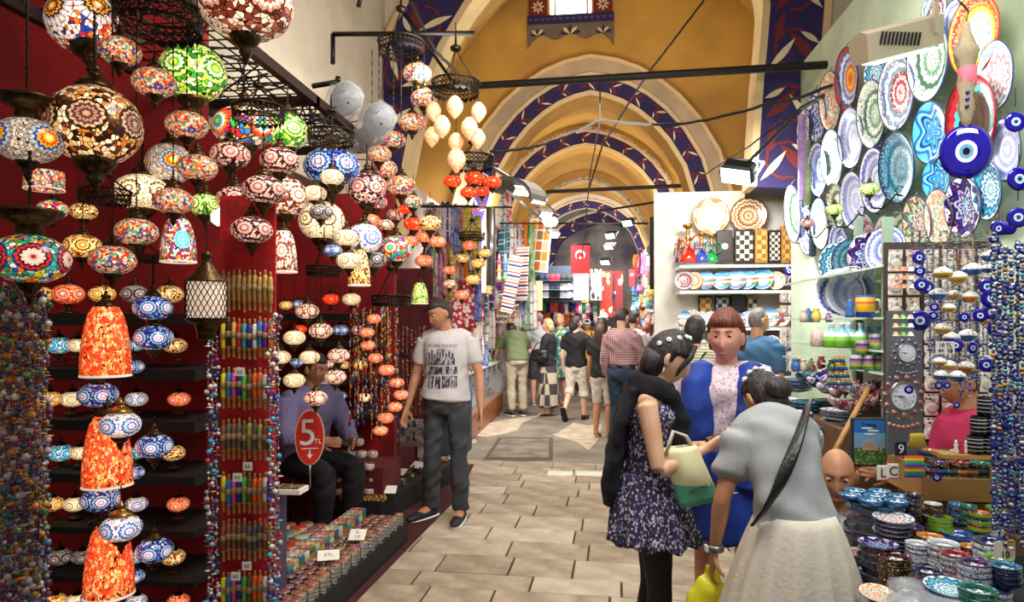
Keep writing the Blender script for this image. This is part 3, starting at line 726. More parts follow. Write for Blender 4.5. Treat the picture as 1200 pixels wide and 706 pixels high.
crown(534, 103, 27, 4.4, 'black crown chandelier with pale ribbed glass drops in front of the ochre vault',
      [(533, 126, 10, 'ribbed', 'ribbed', -.1), (508, 131, 9, 'ribbed', 'ribbed', .05), (561, 132, 9, 'ribbed', 'ribbed', .02), (518, 149, 10, 'ribbed', 'ribbed', -.12), (550, 151, 10, 'ribbed', 'ribbed', -.1), (506, 161, 9, 'ribbed', 'ribbed', .1), (560, 163, 9, 'ribbed', 'ribbed', .1), (534, 168, 9, 'ribbed', 'ribbed', 0), (535, 188, 11, 'ribbed', 'ribbed', -.02)])
crown(303, 133, 29, 2.9, 'dark pierced crown chandelier under the wire canopy with dusky pink globes',
      [(270, 182, 23, 'pink'), (328, 189, 23, 'pink'), (309, 223, 25, 'pink', 'globe', -.2), (276, 234, 22, 'pink'), (295, 270, 24, 'pink', 'globe', -.2)], hang=1.4)
crown(388, 161, 26, 3.3, 'dark brass crown chandelier with cream globes below, right of the pink cluster',
      [(389, 208, 14, 'cream', 'globe', -.1), (369, 227, 14, 'cream'), (376, 249, 14, 'grey', 'globe', -.12), (406, 279, 15, 'cream', 'globe', -.1), (409, 306, 15, 'cream', 'globe', -.1), (390, 294, 11, 'blue', 'globe', .1)], hang=1.5)
crown(380, 317, 20, 3.6, 'brass scalloped crown chandelier with small pearl globes above the shopkeeper',
      [(360, 365, 14, 'pearl'), (376, 388, 14, 'pearl'), (345, 396, 13, 'cream'), (329, 419, 12, 'cream'), (363, 419, 12, 'cream'), (345, 446, 13, 'cream'), (397, 417, 13, 'pearl'), (393, 442, 13, 'pearl'), (370, 467, 14, 'pearl', 'globe', -.15)])
crown(458, 352, 22, 4.3, 'dark crown chandelier with a long spiral of orange-red globes left of the young man',
      [(438, 374, 9, 'redcream'), (430, 390, 9, 'redcream'), (431, 405, 9, 'redcream'), (440, 420, 9, 'redcream'), (453, 434, 10, 'redcream'), (465, 449, 9, 'redcream'), (470, 463, 9, 'redcream'), (463, 477, 9, 'redcream'), (452, 490, 10, 'redcream'), (446, 505, 9, 'redcream')])
crown(554, 190, 24, 4.9, 'small dark frame chandelier with glowing red globes',
      [(530, 213, 11, 'red', 'globe', -.1), (556, 209, 12, 'red', 'globe', 0), (577, 214, 11, 'red', 'globe', 0), (549, 226, 10, 'red', 'globe', -.15), (565, 225, 9, 'red', 'globe', .1)], hang=1.2)
crown(553, 277, 15, 5.6, 'small black crown chandelier with dark amber globes behind the young man',
      [(550, 288, 9, 'redcream'), (568, 297, 8, 'amber'), (542, 303, 8, 'gold'), (560, 309, 9, 'amber'), (554, 328, 9, 'amber'), (526, 317, 8, 'redcream'), (527, 333, 8, 'pearl'), (541, 346, 9, 'redcream')], hang=1.6)
crown(123, 230, 27, 2.75, 'black pierced crown chandelier hanging over the lamp shelves at the left', [(97, 289, 21, 'amber'), (98, 248, 15, 'gold', 'globe', .2), (62, 246, 17, 'dots', 'globe', .2)], hang=1.3)
crown(172, 303, 16, 2.9, 'small black scalloped crown chandelier above the blue column lamps', [(179, 361, 22, 'blue', 'globe', -.1), (180, 396, 22, 'blue', 'globe', -.1)], hang=1.5)
# single lamps, biggest first
lamp(111, 147, 52, 'amberbig', 2.15, 'under a tilted brass bowl', 'round', 1.2)
lamp(32, 165, 38, 'rainbow', 2.0, 'hanging on long chains by the left edge', 'big', 3.2)
lamp(98, 27, 40, 'star', 2.3, 'at the top left corner, tilted', 'round', .8, tilt=.3)
lamp(35, 304, 43, 'bluemulti', 1.95, 'at the left edge above the bead strands', 'big', 2.0)
lamp(226, 86, 38, 'green', 2.9, 'behind the big black crown', 'round', 1.0)
lamp(288, 8, 54, 'pearl', 2.3, 'with metal filigree, cut by the top edge of the photo', 'big', 1)
lamp(52, 212, 21, 'multi', 2.6, 'below the rainbow star lamp', 'drum', 2)
lamp(167, 226, 32, 'cream', 3.1, 'half hidden behind the hanging chains', 'globe', 1)
lamp(199, 192, 27, 'rainbow', 3.15, 'behind the multicoloured globes', 'round', 1)
lamp(209, 282, 20, 'turqbell', 2.8, 'beside the blue column lamps', 'bell', (2, 1.35))
lamp(286, 150, 36, 'dots', 3.15, 'glowing behind the dark crown', 'globe', 1)
lamp(337, 155, 24, 'green', 3.25, 'beside the dark crown under the canopy', 'round', 1)
lamp(334, 231, 27, 'pearl', 3.2, 'large, right of the pink cluster', 'round', 1)
lamp(266, 254, 20, 'white', 3.0, 'shining between the pink globes and the green one', 'globe', 1)
lamp(241, 241, 20, 'green', 2.95, 'small, beside the white lit globe', 'globe', 1)
lamp(296, 297, 17, 'gold', 3.0, 'under the pink globes', 'bell', (1.5, 1.0))
lamp(332, 295, 16, 'pearl', 2.95, 'tall, between the pens and the cream globes', 'bell', (2, 1.6))
lamp(389, 196, 33, 'blue', 3.7, 'bright behind the cream globes', 'globe', 1)
lamp(377, 259, 27, 'cream', 3.75, 'large, behind the cream chandelier', 'round', 1)
lamp(421, 314, 13, 'gold', 3.6, 'tall, at the end of the cream cluster', 'bell', (2, 1.7))
lamp(427, 280, 21, 'bluewhite', 3.9, 'behind the golden bell lamp', 'round', 1)
lamp(438, 305, 15, 'grey', 4.0, 'dark, beside the golden bell lamp', 'globe', 1)
lamp(430, 222, 22, 'pink', 3.9, 'right of the blue globe', 'round', 1)
lamp(464, 292, 19, 'dots', 4.4, 'largest of those near the young man', 'round', 1.5)
for i, (x, y, r, m_, w) in enumerate([(441, 237, 13, 'dots', 'just right of the pink round globe'), (484, 237, 12, 'dots', 'highest of the small ones over the young man'), (464, 252, 11, 'pink', 'small, over the young man'), (434, 259, 12, 'redcream', 'small, near the blue and white globe'),
        (452, 264, 10, 'pearl', 'small, above the big dotted globe'), (485, 263, 12, 'red', 'small, right of the big dotted globe'), (504, 262, 14, 'gold', 'dark, beside the lit doorway of scarves'), (498, 278, 11, 'redcream', 'upper one of the orange trio'), (481, 283, 10, 'redcream', 'left one of the orange trio'),
        (513, 284, 10, 'redcream', 'right one of the orange trio'), (497, 306, 11, 'redcream', 'alone above the young man'), (474, 246, 9, 'red', 'tiny, squeezed between dotted globes')]):
    lamp(x, y, r, m_, 4.5+.1*(i % 3), w)
lamp(492, 344, 10, 'green', 5.0, 'above the young man', 'bell', (1, 1.3))
# lattice lantern
o = root('lattice_lantern', P(242, 352, 2.45), 'white lit drum lantern wrapped in black diamond lattice beside the hanging pens', 'lantern', scale=23*S(242, 2.45))
link('lamp_drum', drumm, o, mat=em('lantern_glow', '#f6d8c0', 1.1), scale=(.96, .96, 1.0))
def lat(bm):
    for z in (-.95, .95): tube(bm, [(math.cos(2*PI*k/20), math.sin(2*PI*k/20), z) for k in range(20)], .05, 5, closed=True)
    for k in range(22):
        for d in (1, -1): tube(bm, [(1.0*math.cos(2*PI*(k+d*j*.9)/22), 1.0*math.sin(2*PI*(k+d*j*.9)/22), -.95+.475*j) for j in range(5)], .028, 3)
o.children[0].scale = (.94, .94, 1.9)
link('lattice', cm('lantern_lattice', lat, darkbr), o)
bm = bmesh.new(); lathe(bm, [(1.05, .95), (1.0, 1.05), (.6, 1.35), (.5, 1.6), (.3, 1.8), (.22, 2.2), (.3, 2.3), (.1, 2.5), (0, 2.6)], 16); bmo('lantern_cap', bm, brass, o)
bm = bmesh.new(); lathe(bm, [(1.05, -.95), (.95, -1.1), (.6, -1.25), (.45, -1.7), (.5, -1.9), (.3, -2.0), (0, -2.05)], 16); bmo('lantern_foot', bm, brass, o)
link('chain', chain, o, (0, 0, 2.5), scale=(1, 1, 2.5))
# big orange bell lamps down the column, brass-capped blue and white globes between
for i, (px, py, hh, w) in enumerate([(124, 400, 44, 'topmost of the three over the shelves'), (126, 528, 43, 'middle one of the three over the shelves'), (128, 656, 30, 'lowest of the three over the shelves')]):
    lamp(px, py, 27, 'orangebell', 2.7, w, 'bell', (.3, 1.6))
for (px, py, w) in [(115, 463, 'directly under the topmost orange bell lamp'), (118, 585, 'directly under the middle orange bell lamp'), (119, 700, 'directly under the lowest orange bell lamp')]: lamp(px, py, 22, 'blue', 2.8, w, 'table', 0)
for (px, py, w) in [(141, 498, 'under a bright brass cap, upper of two'), (142, 619, 'under a bright brass cap, lower of two')]:
    o = lamp(px, py, 23, 'bluewhite', 2.65, w, 'globe', 1)
    for ch in o.children:
        if ch.name.startswith('lamp_cap'): ch.scale = (1.4, 1.4, 1.1); setmat(ch, goldbr)
for (px, py, w) in [(181, 523, 'on a tall stem, beside the middle orange bell lamp'), (181, 645, 'on a tall stem, beside the lowest orange bell lamp')]: lamp(px, py, 21, 'blue', 2.8, w, 'globe', .5)

# black shelves with table lamps
SHY = 3.0
for i, (y0, y1) in enumerate([(368, 382), (432, 447), (492, 508), (555, 571), (617, 632), (675, 690)]):
    a, b_ = P(44, y0, SHY), P(228, y1, SHY)
    o = boxo('shelf', ((a.x+b_.x)/2, SHY+.19, (a.z+b_.z)/2), (b_.x-a.x, .38, a.z-b_.z), black); tag(o, 'black cloth covered shelf, %s from the top of the left lamp rack' % ORD[i], 'shelf')
rows = [
 ('top black shelf', 345, [(50, 13, 'amber'), (80, 18, 'redcream'), (120, 15, 'amber'), (158, 16, 'grey'), (199, 16, 'gold')]),
 ('second black shelf', 405, [(47, 11, 'gold'), (69, 15, 'turq'), (91, 12, 'cream'), (160, 10, 'turq'), (205, 14, 'gold')]),
 ('third black shelf', 468, [(58, 14, 'amber'), (85, 14, 'cream'), (160, 13, 'bluewhite'), (210, 13, 'redcream')]),
 ('fourth black shelf', 531, [(50, 9, 'gold'), (71, 15, 'turq'), (94, 12, 'cream'), (160, 11, 'turq'), (203, 14, 'gold')]),
 ('fifth black shelf', 591, [(61, 13, 'amber'), (88, 13, 'cream'), (160, 13, 'bluewhite'), (209, 13, 'redcream')]),
 ('sixth black shelf', 653, [(70, 14, 'grey'), (96, 12, 'grey'), (160, 11, 'turq'), (203, 14, 'gold')]),
 ('lowest black shelf', 705, [(64, 13, 'amber'), (90, 13, 'cream'), (160, 12, 'bluewhite'), (209, 13, 'redcream')])]
for w, y, L in rows:
    for i, (x, r, m_) in enumerate(L): lamp(x, y, r*.98, m_, SHY+.12, '%s from the left on the %s' % (ORD[i], w), 'table', 0, group='table lamps on the black shelves')
for i, (x, y) in enumerate([(157, 430), (157, 554), (157, 676)]): lamp(x, y, 12, 'blue', 2.92, 'small, hanging in front of the %s edge' % ['second shelf', 'fourth shelf', 'sixth shelf'][i], 'globe', .8)
# recess shelves
RY = 5.2
for i, (y0, y1) in enumerate([(368, 376), (400, 407), (444, 452), (484, 492)]):
    a, b_ = P(318, y0, RY), P(436, y1, RY); tag(boxo('shelf', ((a.x+b_.x)/2, RY+.22, (a.z+b_.z)/2), (b_.x-a.x, .44, a.z-b_.z), black), 'black shelf in the recess behind the shopkeeper, %s from the top' % ORD[i], 'shelf')
for w, L in [('top recess shelf', [(335, 358, 8, 'amber'), (388, 351, 10, 'red'), (412, 351, 11, 'cream'), (350, 357, 8, 'blue')]), ('second recess shelf', [(399, 387, 10, 'blue'), (421, 387, 9, 'pearl'), (352, 386, 8, 'red')]),
             ('third recess shelf', [(348, 425, 8, 'blue'), (384, 427, 8, 'pearl'), (404, 428, 7, 'gold'), (422, 428, 9, 'amber')]), ('lowest recess shelf', [(378, 464, 7, 'gold'), (399, 464, 8, 'blue'), (427, 466, 8, 'cream')])]:
    for i, (x, y, r, m_) in enumerate(L): lamp(x, y, r, m_, RY+.1, '%s from the left on the %s' % (ORD[i], w), 'table', 0, group='table lamps in the recess')
# wall brackets and wire canopy
def bracket(pts, label):
    bm = bmesh.new()
    for a, b_ in zip(pts[:-1], pts[1:]): tube(bm, [a, b_], .018, 4)
    tag(bmo('wall_bracket', bm, blackmet), label, 'bracket')
bracket([P(390, 75, 4.7), P(390, 40, 4.7), P(556, 39, 4.7)], 'black iron wall bracket carrying the spiral chandelier, highest on the pale wall')
bracket([P(366, 101, 4.2), P(396, 96, 4.2), P(396, 90, 4.2)], 'short black iron bracket just above the canopy edge')
bracket([P(472, 12, 5.2), P(530, 95, 5.6), P(556, 103, 5.7)], 'slanting black iron rod behind the crown chandeliers')
bracket([P(420, 8, 4.7), P(425, -15, 4.7)], 'stub of black iron at the top of the pale wall')
o = root('wire_canopy', (-1.85, 3.4, 2.8), 'black wire mesh canopy frame over the lamp shop', 'canopy')
bm = bmesh.new()
for (a, b_) in (((.33, -1.2, 0), (.33, 1.25, 0)), ((-.35, -1.2, .02), (-.35, 1.25, .02)), ((-.35, 1.25, 0), (.33, 1.25, 0)), ((-.35, .2, .0), (.33, .2, 0))): box(bm, ((a[0]+b_[0])/2, (a[1]+b_[1])/2, 0), (abs(a[0]-b_[0])+.04, abs(a[1]-b_[1])+.04, .05))
bmo('canopy_frame', bm, mt('rusty_iron', '#2a1714', .6, .5), o)
bm = bmesh.new()
for i in range(8): tube(bm, [(-.33+i*.09, -1.2, .02), (-.33+i*.09, 1.25, .02)], .005, 3)
for i in range(28): tube(bm, [(-.35, -1.2+i*.09, .025), (.33, -1.2+i*.09, .025)], .005, 3)
bmo('wire_mesh', bm, blackmet, o)
r = random.Random(5); bm = bmesh.new()
for i in range(16):
    y = r.uniform(-.8, 1.2); pts = [Vector((r.uniform(-.2, .3), y+j*.12*r.uniform(.5, 1.2), .03+r.uniform(-.06, .12))) for j in range(6)]; tube(bm, pts, .006, 3)
bmo('tangled_wires', bm, black, o)
# bagged lamps lying on the canopy
for i, (px, py, w) in enumerate([(398, 126, 'above the canopy end'), (436, 150, 'at the canopy corner')]):
    c = P(px, py, 4.2); o = root('bagged_lamp', c, 'dark lamp wrapped in clear crinkled plastic, %s' % w, 'lamp', rot=(.4, .9, 0))
    bm = bmesh.new(); lathe(bm, [(0, .16), (.07, .15), (.095, .1), (.085, .02), (.05, -.04), (.07, -.1), (0, -.15)], 12); bmo('lamp_body', bm, darkbr, o)
    bm = bmesh.new(); lathe(bm, [(0, .19), (.07, .17), (.11, .08), (.1, -.05), (.07, -.15), (.02, -.19), (.05, -.24)], 14, wob=lambda a, z: 1+.14*math.sin(a*5+z*30)); bmo('plastic_bag', bm, plasticm, o)

# ---------------- hanging bead strands (left edge, pens sides, far panel)
BC = [mt('bead_%d' % i, c, .15, coat=.5) for i, c in enumerate(['#3a2c52', '#4a6a8a', '#a8a0a8', '#1f5a3a', '#7a2a6a', '#c08a2a', '#b81c1c', '#d8d0c8', '#2a3a6a', '#6a8a5a', '#e07818', '#5a3428', '#182a80', '#30a0c0'])]
def strand_mesh(key, L, r0, n, cols, seed):
    def f(bm):
        r = random.Random(seed); z = 0
        tube(bm, [(0, 0, 0), (0, 0, -L)], .0012, 3, 0)
        while z > -L:
            q = r0*r.choice([.5, .7, 1, 1.3, .6]); a = r.uniform(0, 6); d = q*.6
            if r.random() < .35 and q > r0*.9:   # disc bead
                lathe(bm, [(0, q*.35), (q*1.3, 0), (0, -q*.35)], 7, r.choice(cols)+1, (math.cos(a)*d, math.sin(a)*d, z-q*.4)); z -= q*.9
            else:
                lathe(bm, [(0, q), (q*.85, q*.4), (q*.85, -q*.4), (0, -q)], 6, r.choice(cols)+1, (math.cos(a)*d, math.sin(a)*d, z-q)); z -= q*1.7
            if r.random() < .2: z -= r0*1.4
    return cm(key, f, [goldbr]+BC)
ST = [strand_mesh('bead_strand_%d' % i, 1.5, .011, 0, [0, 1, 2, 3, 4, 5, 7, 8, 9, 10, 0, 2, 8], i) for i in range(6)]
r = random.Random(11)
# short strands overlapping in front
for row, (Yr, n_) in enumerate(((1.98, 8), (2.1, 8), (2.25, 7))):
    for i in range(n_):
        px = -8+i*8.6+row*2.6; top = 326+r.uniform(-4, 10)+(i*1.5)
        p = P(px, top, Yr)
        o = link('bead_strand', ST[(i+row*2) % 6], None, p, (0, 0, r.uniform(0, 6)), (1, 1, 1))
        tag(o, 'purple, grey and green glass bead strand, %s from left, %s layer, left edge' % (ORD[i], ['front', 'middle', 'back'][row]), 'beads', 'glass bead strands at the left edge')
SP = [strand_mesh('pearl_strand_%d' % i, 1.75, .0105, 0, [1, 2, 6, 7, 12, 7, 4, 13], 40+i) for i in range(4)]
for i, px in enumerate([244, 249, 254, 316, 321, 326]):
    p = P(px, (388 if i < 3 else 372)+r.uniform(-6, 6), 2.62+.04*(i % 3)); o = link('bead_strand', SP[i % 4], None, p, (0, 0, i), (1, 1, .92))
    tag(o, 'strand of mixed glass and felt beads hanging %s of the pens, %s from the left' % ('left' if i < 3 else 'right', ORD[i % 3]), 'beads', 'bead strands %s of the pens' % ('left' if i < 3 else 'right'))
SK = [strand_mesh('charm_strand_%d' % i, .42, .009, 0, [5, 5, 6, 7, 2, 12, 5, 11], 60+i) for i in range(4)]
# ---------------- ball point pens in embroidered sleeves, on a red hanging
pa, pb = P(258, 270, 2.78), P(318, 270, 2.78)
rc = boxo('pen_hanging', ((pa.x+pb.x)/2, 2.8, 1.18), (pb.x-pa.x+.02, .01, 1.9), mt('bright_red_cloth', '#c01018', .75, var=.3, vs=12, col2='#8a0a10', bump=.3, bs=40))
tag(rc, 'bright red cloth hanging panel that carries the rows of pens', 'cloth')
pc = [mt('pen_%d' % i, c, .5, bump=.2, bs=200) for i, c in enumerate(['#e8d818', '#201818', '#d8b040', '#c81820', '#28a0a8', '#3a2088', '#e0e0e0', '#2878c0', '#6a2898', '#e86820', '#48b848', '#d84898'])]
wrap_ = specks('pen_wrap_gold', '#8a6a3a', ['#d8c890', '#402818', '#c0a878', '#e8e0c0'], 220, .45)
wrapd = [specks('pen_wrap_%d' % i, a, b_, 200, .4) for i, (a, b_) in enumerate([('#503828', ['#c8b080', '#a06028', '#28303a']), ('#7a1820', ['#d8a030', '#201010', '#c8b090']), ('#34505a', ['#b0a890', '#20282a', '#c87830']), ('#8a9a28', ['#c81820', '#e0d8b0'])])]
penb = lm('pen_barrel', [(0, -.5), (.045, -.48), (.085, -.36), (.09, 0), (.09, .36), (.05, .42), (0, .43)], 7, pc[0])
penw = lm('pen_sleeve', [(.1, -.1), (.115, -.08), (.115, .08), (.1, .1)], 7, wrap_)
pent = lm('pen_tip', [(.05, -.78), (.055, -.5), (.09, -.46), (.09, -.4)], 6, mt('gold_thread', '#b08a48', .5, .3))
penh = lm('pen_loop', [(.03, .42), (.06, .46), (.03, .52), (.05, .56), (.0, .6)], 6, mt('gold_thread', '#b08a48', .5, .3))
pr = random.Random(4)
prow = [(338, 'fringe'), (393, 'a'), (452, 'b'), (512, 'c'), (575, 'b'), (630, 'c'), (690, 'b')]
for ri, (py, ty) in enumerate(prow):
    for i in range(10):
        px = 262+i*6.1; q = P(px, py+pr.uniform(-2, 2), 2.73)
        o = root('pen', q, 'ballpoint pen in a beaded sleeve, %s from the left in the %s row of the red hanging' % (ORD[i], ORD[ri] if ri < 6 else 'lowest'), 'pen', 'pens on the red hanging', scale=.125)
        col = pc[(i+ri*0) % 12] if ty in 'ab' else wrapd[pr.randrange(4)]
        if ty == 'fringe': col = mt('gold_thread', '#b08a48', .5, .3)
        if ty == 'b': col = [pc[0], pc[7], pc[11], pc[5], pc[10], wrapd[0], pc[9], pc[9], pc[6], pc[8]][i]
        link('barrel', penb, o, mat=col); link('sleeve', penw, o)
        link('tassel', pent, o); link('loop', penh, o)
def tagcard(px, py, w, h, Y, txt, label, rz=0, tilt=0, z=None, size=None, sx=1):
    c = P(px, py, Y) if z is None else PZ(px, py, z); k = S(px, c.y)
    o = root('price_card', c, label, 'price card', rot=(tilt, 0, rz))
    boxo('card', (0, .002, 0), (w*k, .002, h*k), paper, o)
    text('handwriting', txt, size or h*k*.5, ink, o, (0, -.0005, 0), (PI/2, 0, 0), .0006, sx); return o
for (x, y, t, w) in [(281, 436, '5.5', 'on the second row of pens'), (290, 547, '5.5', 'near the fourth row of pens, right one'), (278, 560, '5.5', 'near the fourth row of pens, left one'), (289, 664, '5.5', 'near the lowest pens, right one'), (276, 676, '5.5', 'near the lowest pens, left one')]:
    tagcard(x, y, 11, 10, 2.66, t, 'small white handwritten price card %s' % w, rz=.1)
# price sign: red oval with 5 TL and a down arrow
c = P(363, 513, 3.55); k = S(363, 3.55); o = root('price_sign', c, 'red oval price sign reading 5 TL with a white down arrow', 'sign', rz=.35)
def oval(bm): lathe(bm, [(0, .5), (1, .5), (1, -.5), (0, -.5)], 28)
def ov(bm):
    pts = [(math.cos(2*PI*i/32), math.sin(2*PI*i/32)) for i in range(32)]; poly(bm, [(p[0]*15.5*k, p[1]*31.5*k) for p in pts], .006)
bm = bmesh.new(); ov(bm); bmo('sign_plate', bm, mt('sign_red', '#c22a1e', .4), o)
bm = bmesh.new(); poly(bm, [(math.cos(2*PI*i/32)*17*k, math.sin(2*PI*i/32)*33*k) for i in range(32)], .004)
for v in bm.verts: v.co.y += .004
bmo('sign_rim', bm, mt('sign_rim', '#d8b0a0', .4), o)
text('digit', '5', 44*k, white, o, (-2.5*k, -.001, 4.5*k), (PI/2, 0, 0), .001, .95)
text('currency_letters', 'TL', 8*k, white, o, (9*k, -.001, -5*k), (PI/2, 0, 0), .001)
bm = bmesh.new(); box(bm, (0, -.001, -13*k), (19*k, .002, 1.1*k)); poly(bm, [(-.8*k, -15*k), (.8*k, -15*k), (.8*k, -20*k), (3.4*k, -20*k), (0, -25*k), (-3.4*k, -20*k), (-.8*k, -20*k)], -.002); bmo('arrow', bm, white, o)
bm = bmesh.new(); tube(bm, [(-.0, .01, -31*k), (.0, .012, -60*k)], .006, 6); bmo('sign_stem', bm, steel, o)
# ================================================================ CERAMICS SHOP (right)
BW = ['#e8eaf2', '#7888c8', '#f0f0f4', '#3848a0', '#c8d0e8', '#5868b8', '#eef0f6']
PL = {
 'bluerim': rosette('plate_blue_rim', ['#b8c4d8', '#c8d0e0', '#7088b8', '#e0e4ec', '#4858a8', '#8898d0', '#d0d8f0', '#5060b8', '#e8ecf4'], 24, .015, ['#5878b8', '#d8e0f0', '#8090b8', '#b87880'], cell=26),
 'lilac': rosette('plate_lilac', ['#c8c8e0', '#a8b0d8', '#d8d8ec', '#9098c8', '#c0c4e0', '#7880c0', '#e0e0f0'], 30, .01, ['#9098d0', '#e8e8f4', '#b0b8e0'], cell=30),
 'greenspeck': rosette('plate_green_speckled', ['#c8dcc8', '#a8c8b0', '#5c9470', '#d8e4d8', '#386850', '#c0d4c8', '#e4ece4'], 16, .02, ['#287848', '#e8ece4', '#b83038', '#4878a8', '#c8e0d0'], cell=17),
 'redcentre': rosette('plate_red_centre', ['#b85058', '#e8dcd8', '#a83840', '#d8c8c8', '#902830', '#7098b0', '#e0e8ec', '#6890b0', '#e8ecf0'], 12, .02, ['#c8404c', '#e8e8e8', '#4888a8', '#f0e0d8'], cell=16),
 'teal': rosette('plate_teal', ['#1c6880', '#28788c', '#184868', '#5898a8', '#186078', '#4088a0', '#103858'], 20, .02, ['#88b8c8', '#385888', '#205070', '#a8c8d8'], cell=24),
 'orange': rosette('plate_orange_rim', ['#a8d0c0', '#98c8b8', '#c0dcc8', '#90c0a8', '#a0c8b0', '#f0c850', '#e87828', '#c83820', '#f09838'], 30, .01, ['#b83030', '#3868a0', '#c8e0d0', '#e0c860'], cell=24),
 'sunset': rosette('plate_orange_crescent', ['#e86020', '#f08830', '#f8c850', '#e87028', '#c0c8e0', '#6878b8', '#e0e4f0', '#5060a8', '#c83020'], 16, .02),
 'cyan': rosette('plate_cyan_petal', ['#d8ecf0', '#60b0c8', '#e8f4f4', '#3890b8', '#d8ecf0', '#2878a8', '#58b0c8', '#1c6898', '#e8f0f0'], 14, .05),
 'navyflower': rosette('plate_navy_flower', ['#a8c8d8', '#302878', '#88b8d0', '#201868', '#b0a8c8', '#181458', '#281c70', '#181050', '#e0dce8'], 8, .1, ['#c8d8e8', '#402890', '#a04858', '#201868'], cell=9),
 'darkgreen': rosette('bowl_dark_green', ['#c8d8c0', '#a8b898', '#d0d8c8', '#285838', '#a8c0a0', '#1c4828'], 18, .02, ['#c83838', '#e0e8d8', '#48784c'], cell=16),
 'redflower': rosette('plate_red_tulips', ['#b8dcd0', '#a82c38', '#c0e0d4', '#b03038', '#98d0c8', '#d8e8d8', '#98a830', '#684898', '#e8d8a0'], 9, .13, ['#a83040', '#c0e0d0', '#687830'], cell=7),
 'maroon': rosette('plate_maroon', ['#803840', '#c8a8a8', '#683038', '#b89090', '#783840', '#a87880', '#d8c8c8'], 14, .04, ['#c8b8b8', '#702830', '#48707c', '#e0d0c8'], cell=18),
 'fresh': rosette('plate_pink_floral', ['#f0c8b0', '#e89070', '#f0e0d0', '#88b0a8', '#f0d0b8', '#e8a880', '#f4ece0'], 10, .08, ['#e87850', '#88b8a8', '#f0e8d8', '#f0b060'], cell=12),
 'dancer': rosette('plate_dark_dancer', ['#281810', '#3a2418', '#20140c', '#342018', '#1c100c', '#38b0a8', '#a02028', '#681418'], 20, .02),
 'fish': rosette('plate_blue_fish', ['#1878c0', '#60b8e0', '#1050a0', '#38a0d8', '#0c3880', '#78c8e8', '#1860b0', '#50b0d8'], 5, .16),
 'inkblue': rosette('plate_ink_floral', ['#f0f0f6', '#3848b0', '#e8ecf8', '#2838a0', '#f0f0f8', '#4858b8', '#f4f4f8'], 7, .12, ['#2838a8', '#f0f0f8', '#f0f4f8'], cell=10),
 'earth': rosette('platter_earth', ['#b88858', '#e8d0a8', '#a06838', '#f0dcb8', '#c89868', '#8c5430', '#ecd8b0', '#b07840', '#f0e0c4', '#986038'], 16, .03),
 'tree': rosette('platter_tree', ['#3888b0', '#60a8c8', '#f0e4cc', '#ecdcc0', '#f4e8d0', '#d8b888', '#f0e4cc', '#b88850'], 6, .12),
 'vista': bands('plate_painted_view', [(0, '#5878a8'), (.18, '#a0785c'), (.3, '#c8b89c'), (.42, '#3888c0'), (.52, '#c89068'), (.62, '#e0e4e8'), (.74, '#78b0d8'), (.88, '#3878b8')], 1, .5, .5, .25, coat=.3),
 'vista2': bands('plate_painted_harbour', [(0, '#6890b8'), (.25, '#48903c'), (.38, '#d8c8a8'), (.5, '#b05848'), (.6, '#e8e0d0'), (.7, '#60a8d8'), (.9, '#2868a8')], 1, .5, .5, .25, coat=.3),
 'whitep': rosette('plate_white_floral', ['#e8e0dc', '#c898a0', '#f0ece8', '#b88890', '#ece8e4', '#90a0b8', '#f0f0ec'], 10, .08),
}
platem = lm('plate_dish', [(0, .02), (.5, .02), (.72, .06), (.95, .17), (1.0, .17), (.98, .13), (.75, .0), (.5, -.04), (0, -.04)], 32, PL['bluerim'])
rimm = lm('plate_rim', [(.985, .19), (1.015, .175), (1.0, .14), (.975, .15)], 32, mt('rim_dark_blue', '#3a4a78', .3))
bowlm = lm('deep_bowl', [(0, .04), (.3, .06), (.62, .2), (.88, .5), (1.0, .8), (1.03, .8), (.94, .5), (.68, .14), (.35, -.02), (0, -.02)], 28, PL['bluerim'])
footm = lm('bowl_foot', [(.36, 0), (.38, -.1), (.33, -.1), (.31, 0)], 16, white)
wirem = cm('wire_hanger', lambda bm: [tube(bm, [(-.0, 1.02, .1), (0, 1.18, -.05)], .02, 4), tube(bm, [(-.2, -1.0, .1), (-.2, -1.03, -.02)], .02, 4), tube(bm, [(.2, -1.0, .1), (.2, -1.03, -.02)], .02, 4)], steel)
PW = {'bluerim': 'blue-rimmed', 'lilac': 'lilac', 'greenspeck': 'green speckled', 'redcentre': 'white plate with red centre,', 'teal': 'teal', 'orange': 'mint plate with orange-red rim,', 'sunset': 'blue plate with orange crescent,', 'cyan': 'cyan petal',
      'navyflower': 'navy flower', 'darkgreen': 'dark green', 'redflower': 'red tulip', 'maroon': 'maroon', 'fresh': 'pink floral', 'dancer': 'dark painted dancer', 'fish': 'blue fish', 'inkblue': 'white plate with ink blue flowers,', 'earth': 'earth-brown', 'tree': 'cream painted', 'vista': 'painted view', 'vista2': 'painted harbour', 'whitep': 'white floral'}
RIMS = {'dancer': '#a02028', 'sunset': '#30204a', 'orange': '#c83820', 'teal': '#184868', 'fresh': '#403028', 'earth': '#704020', 'tree': '#a07840'}
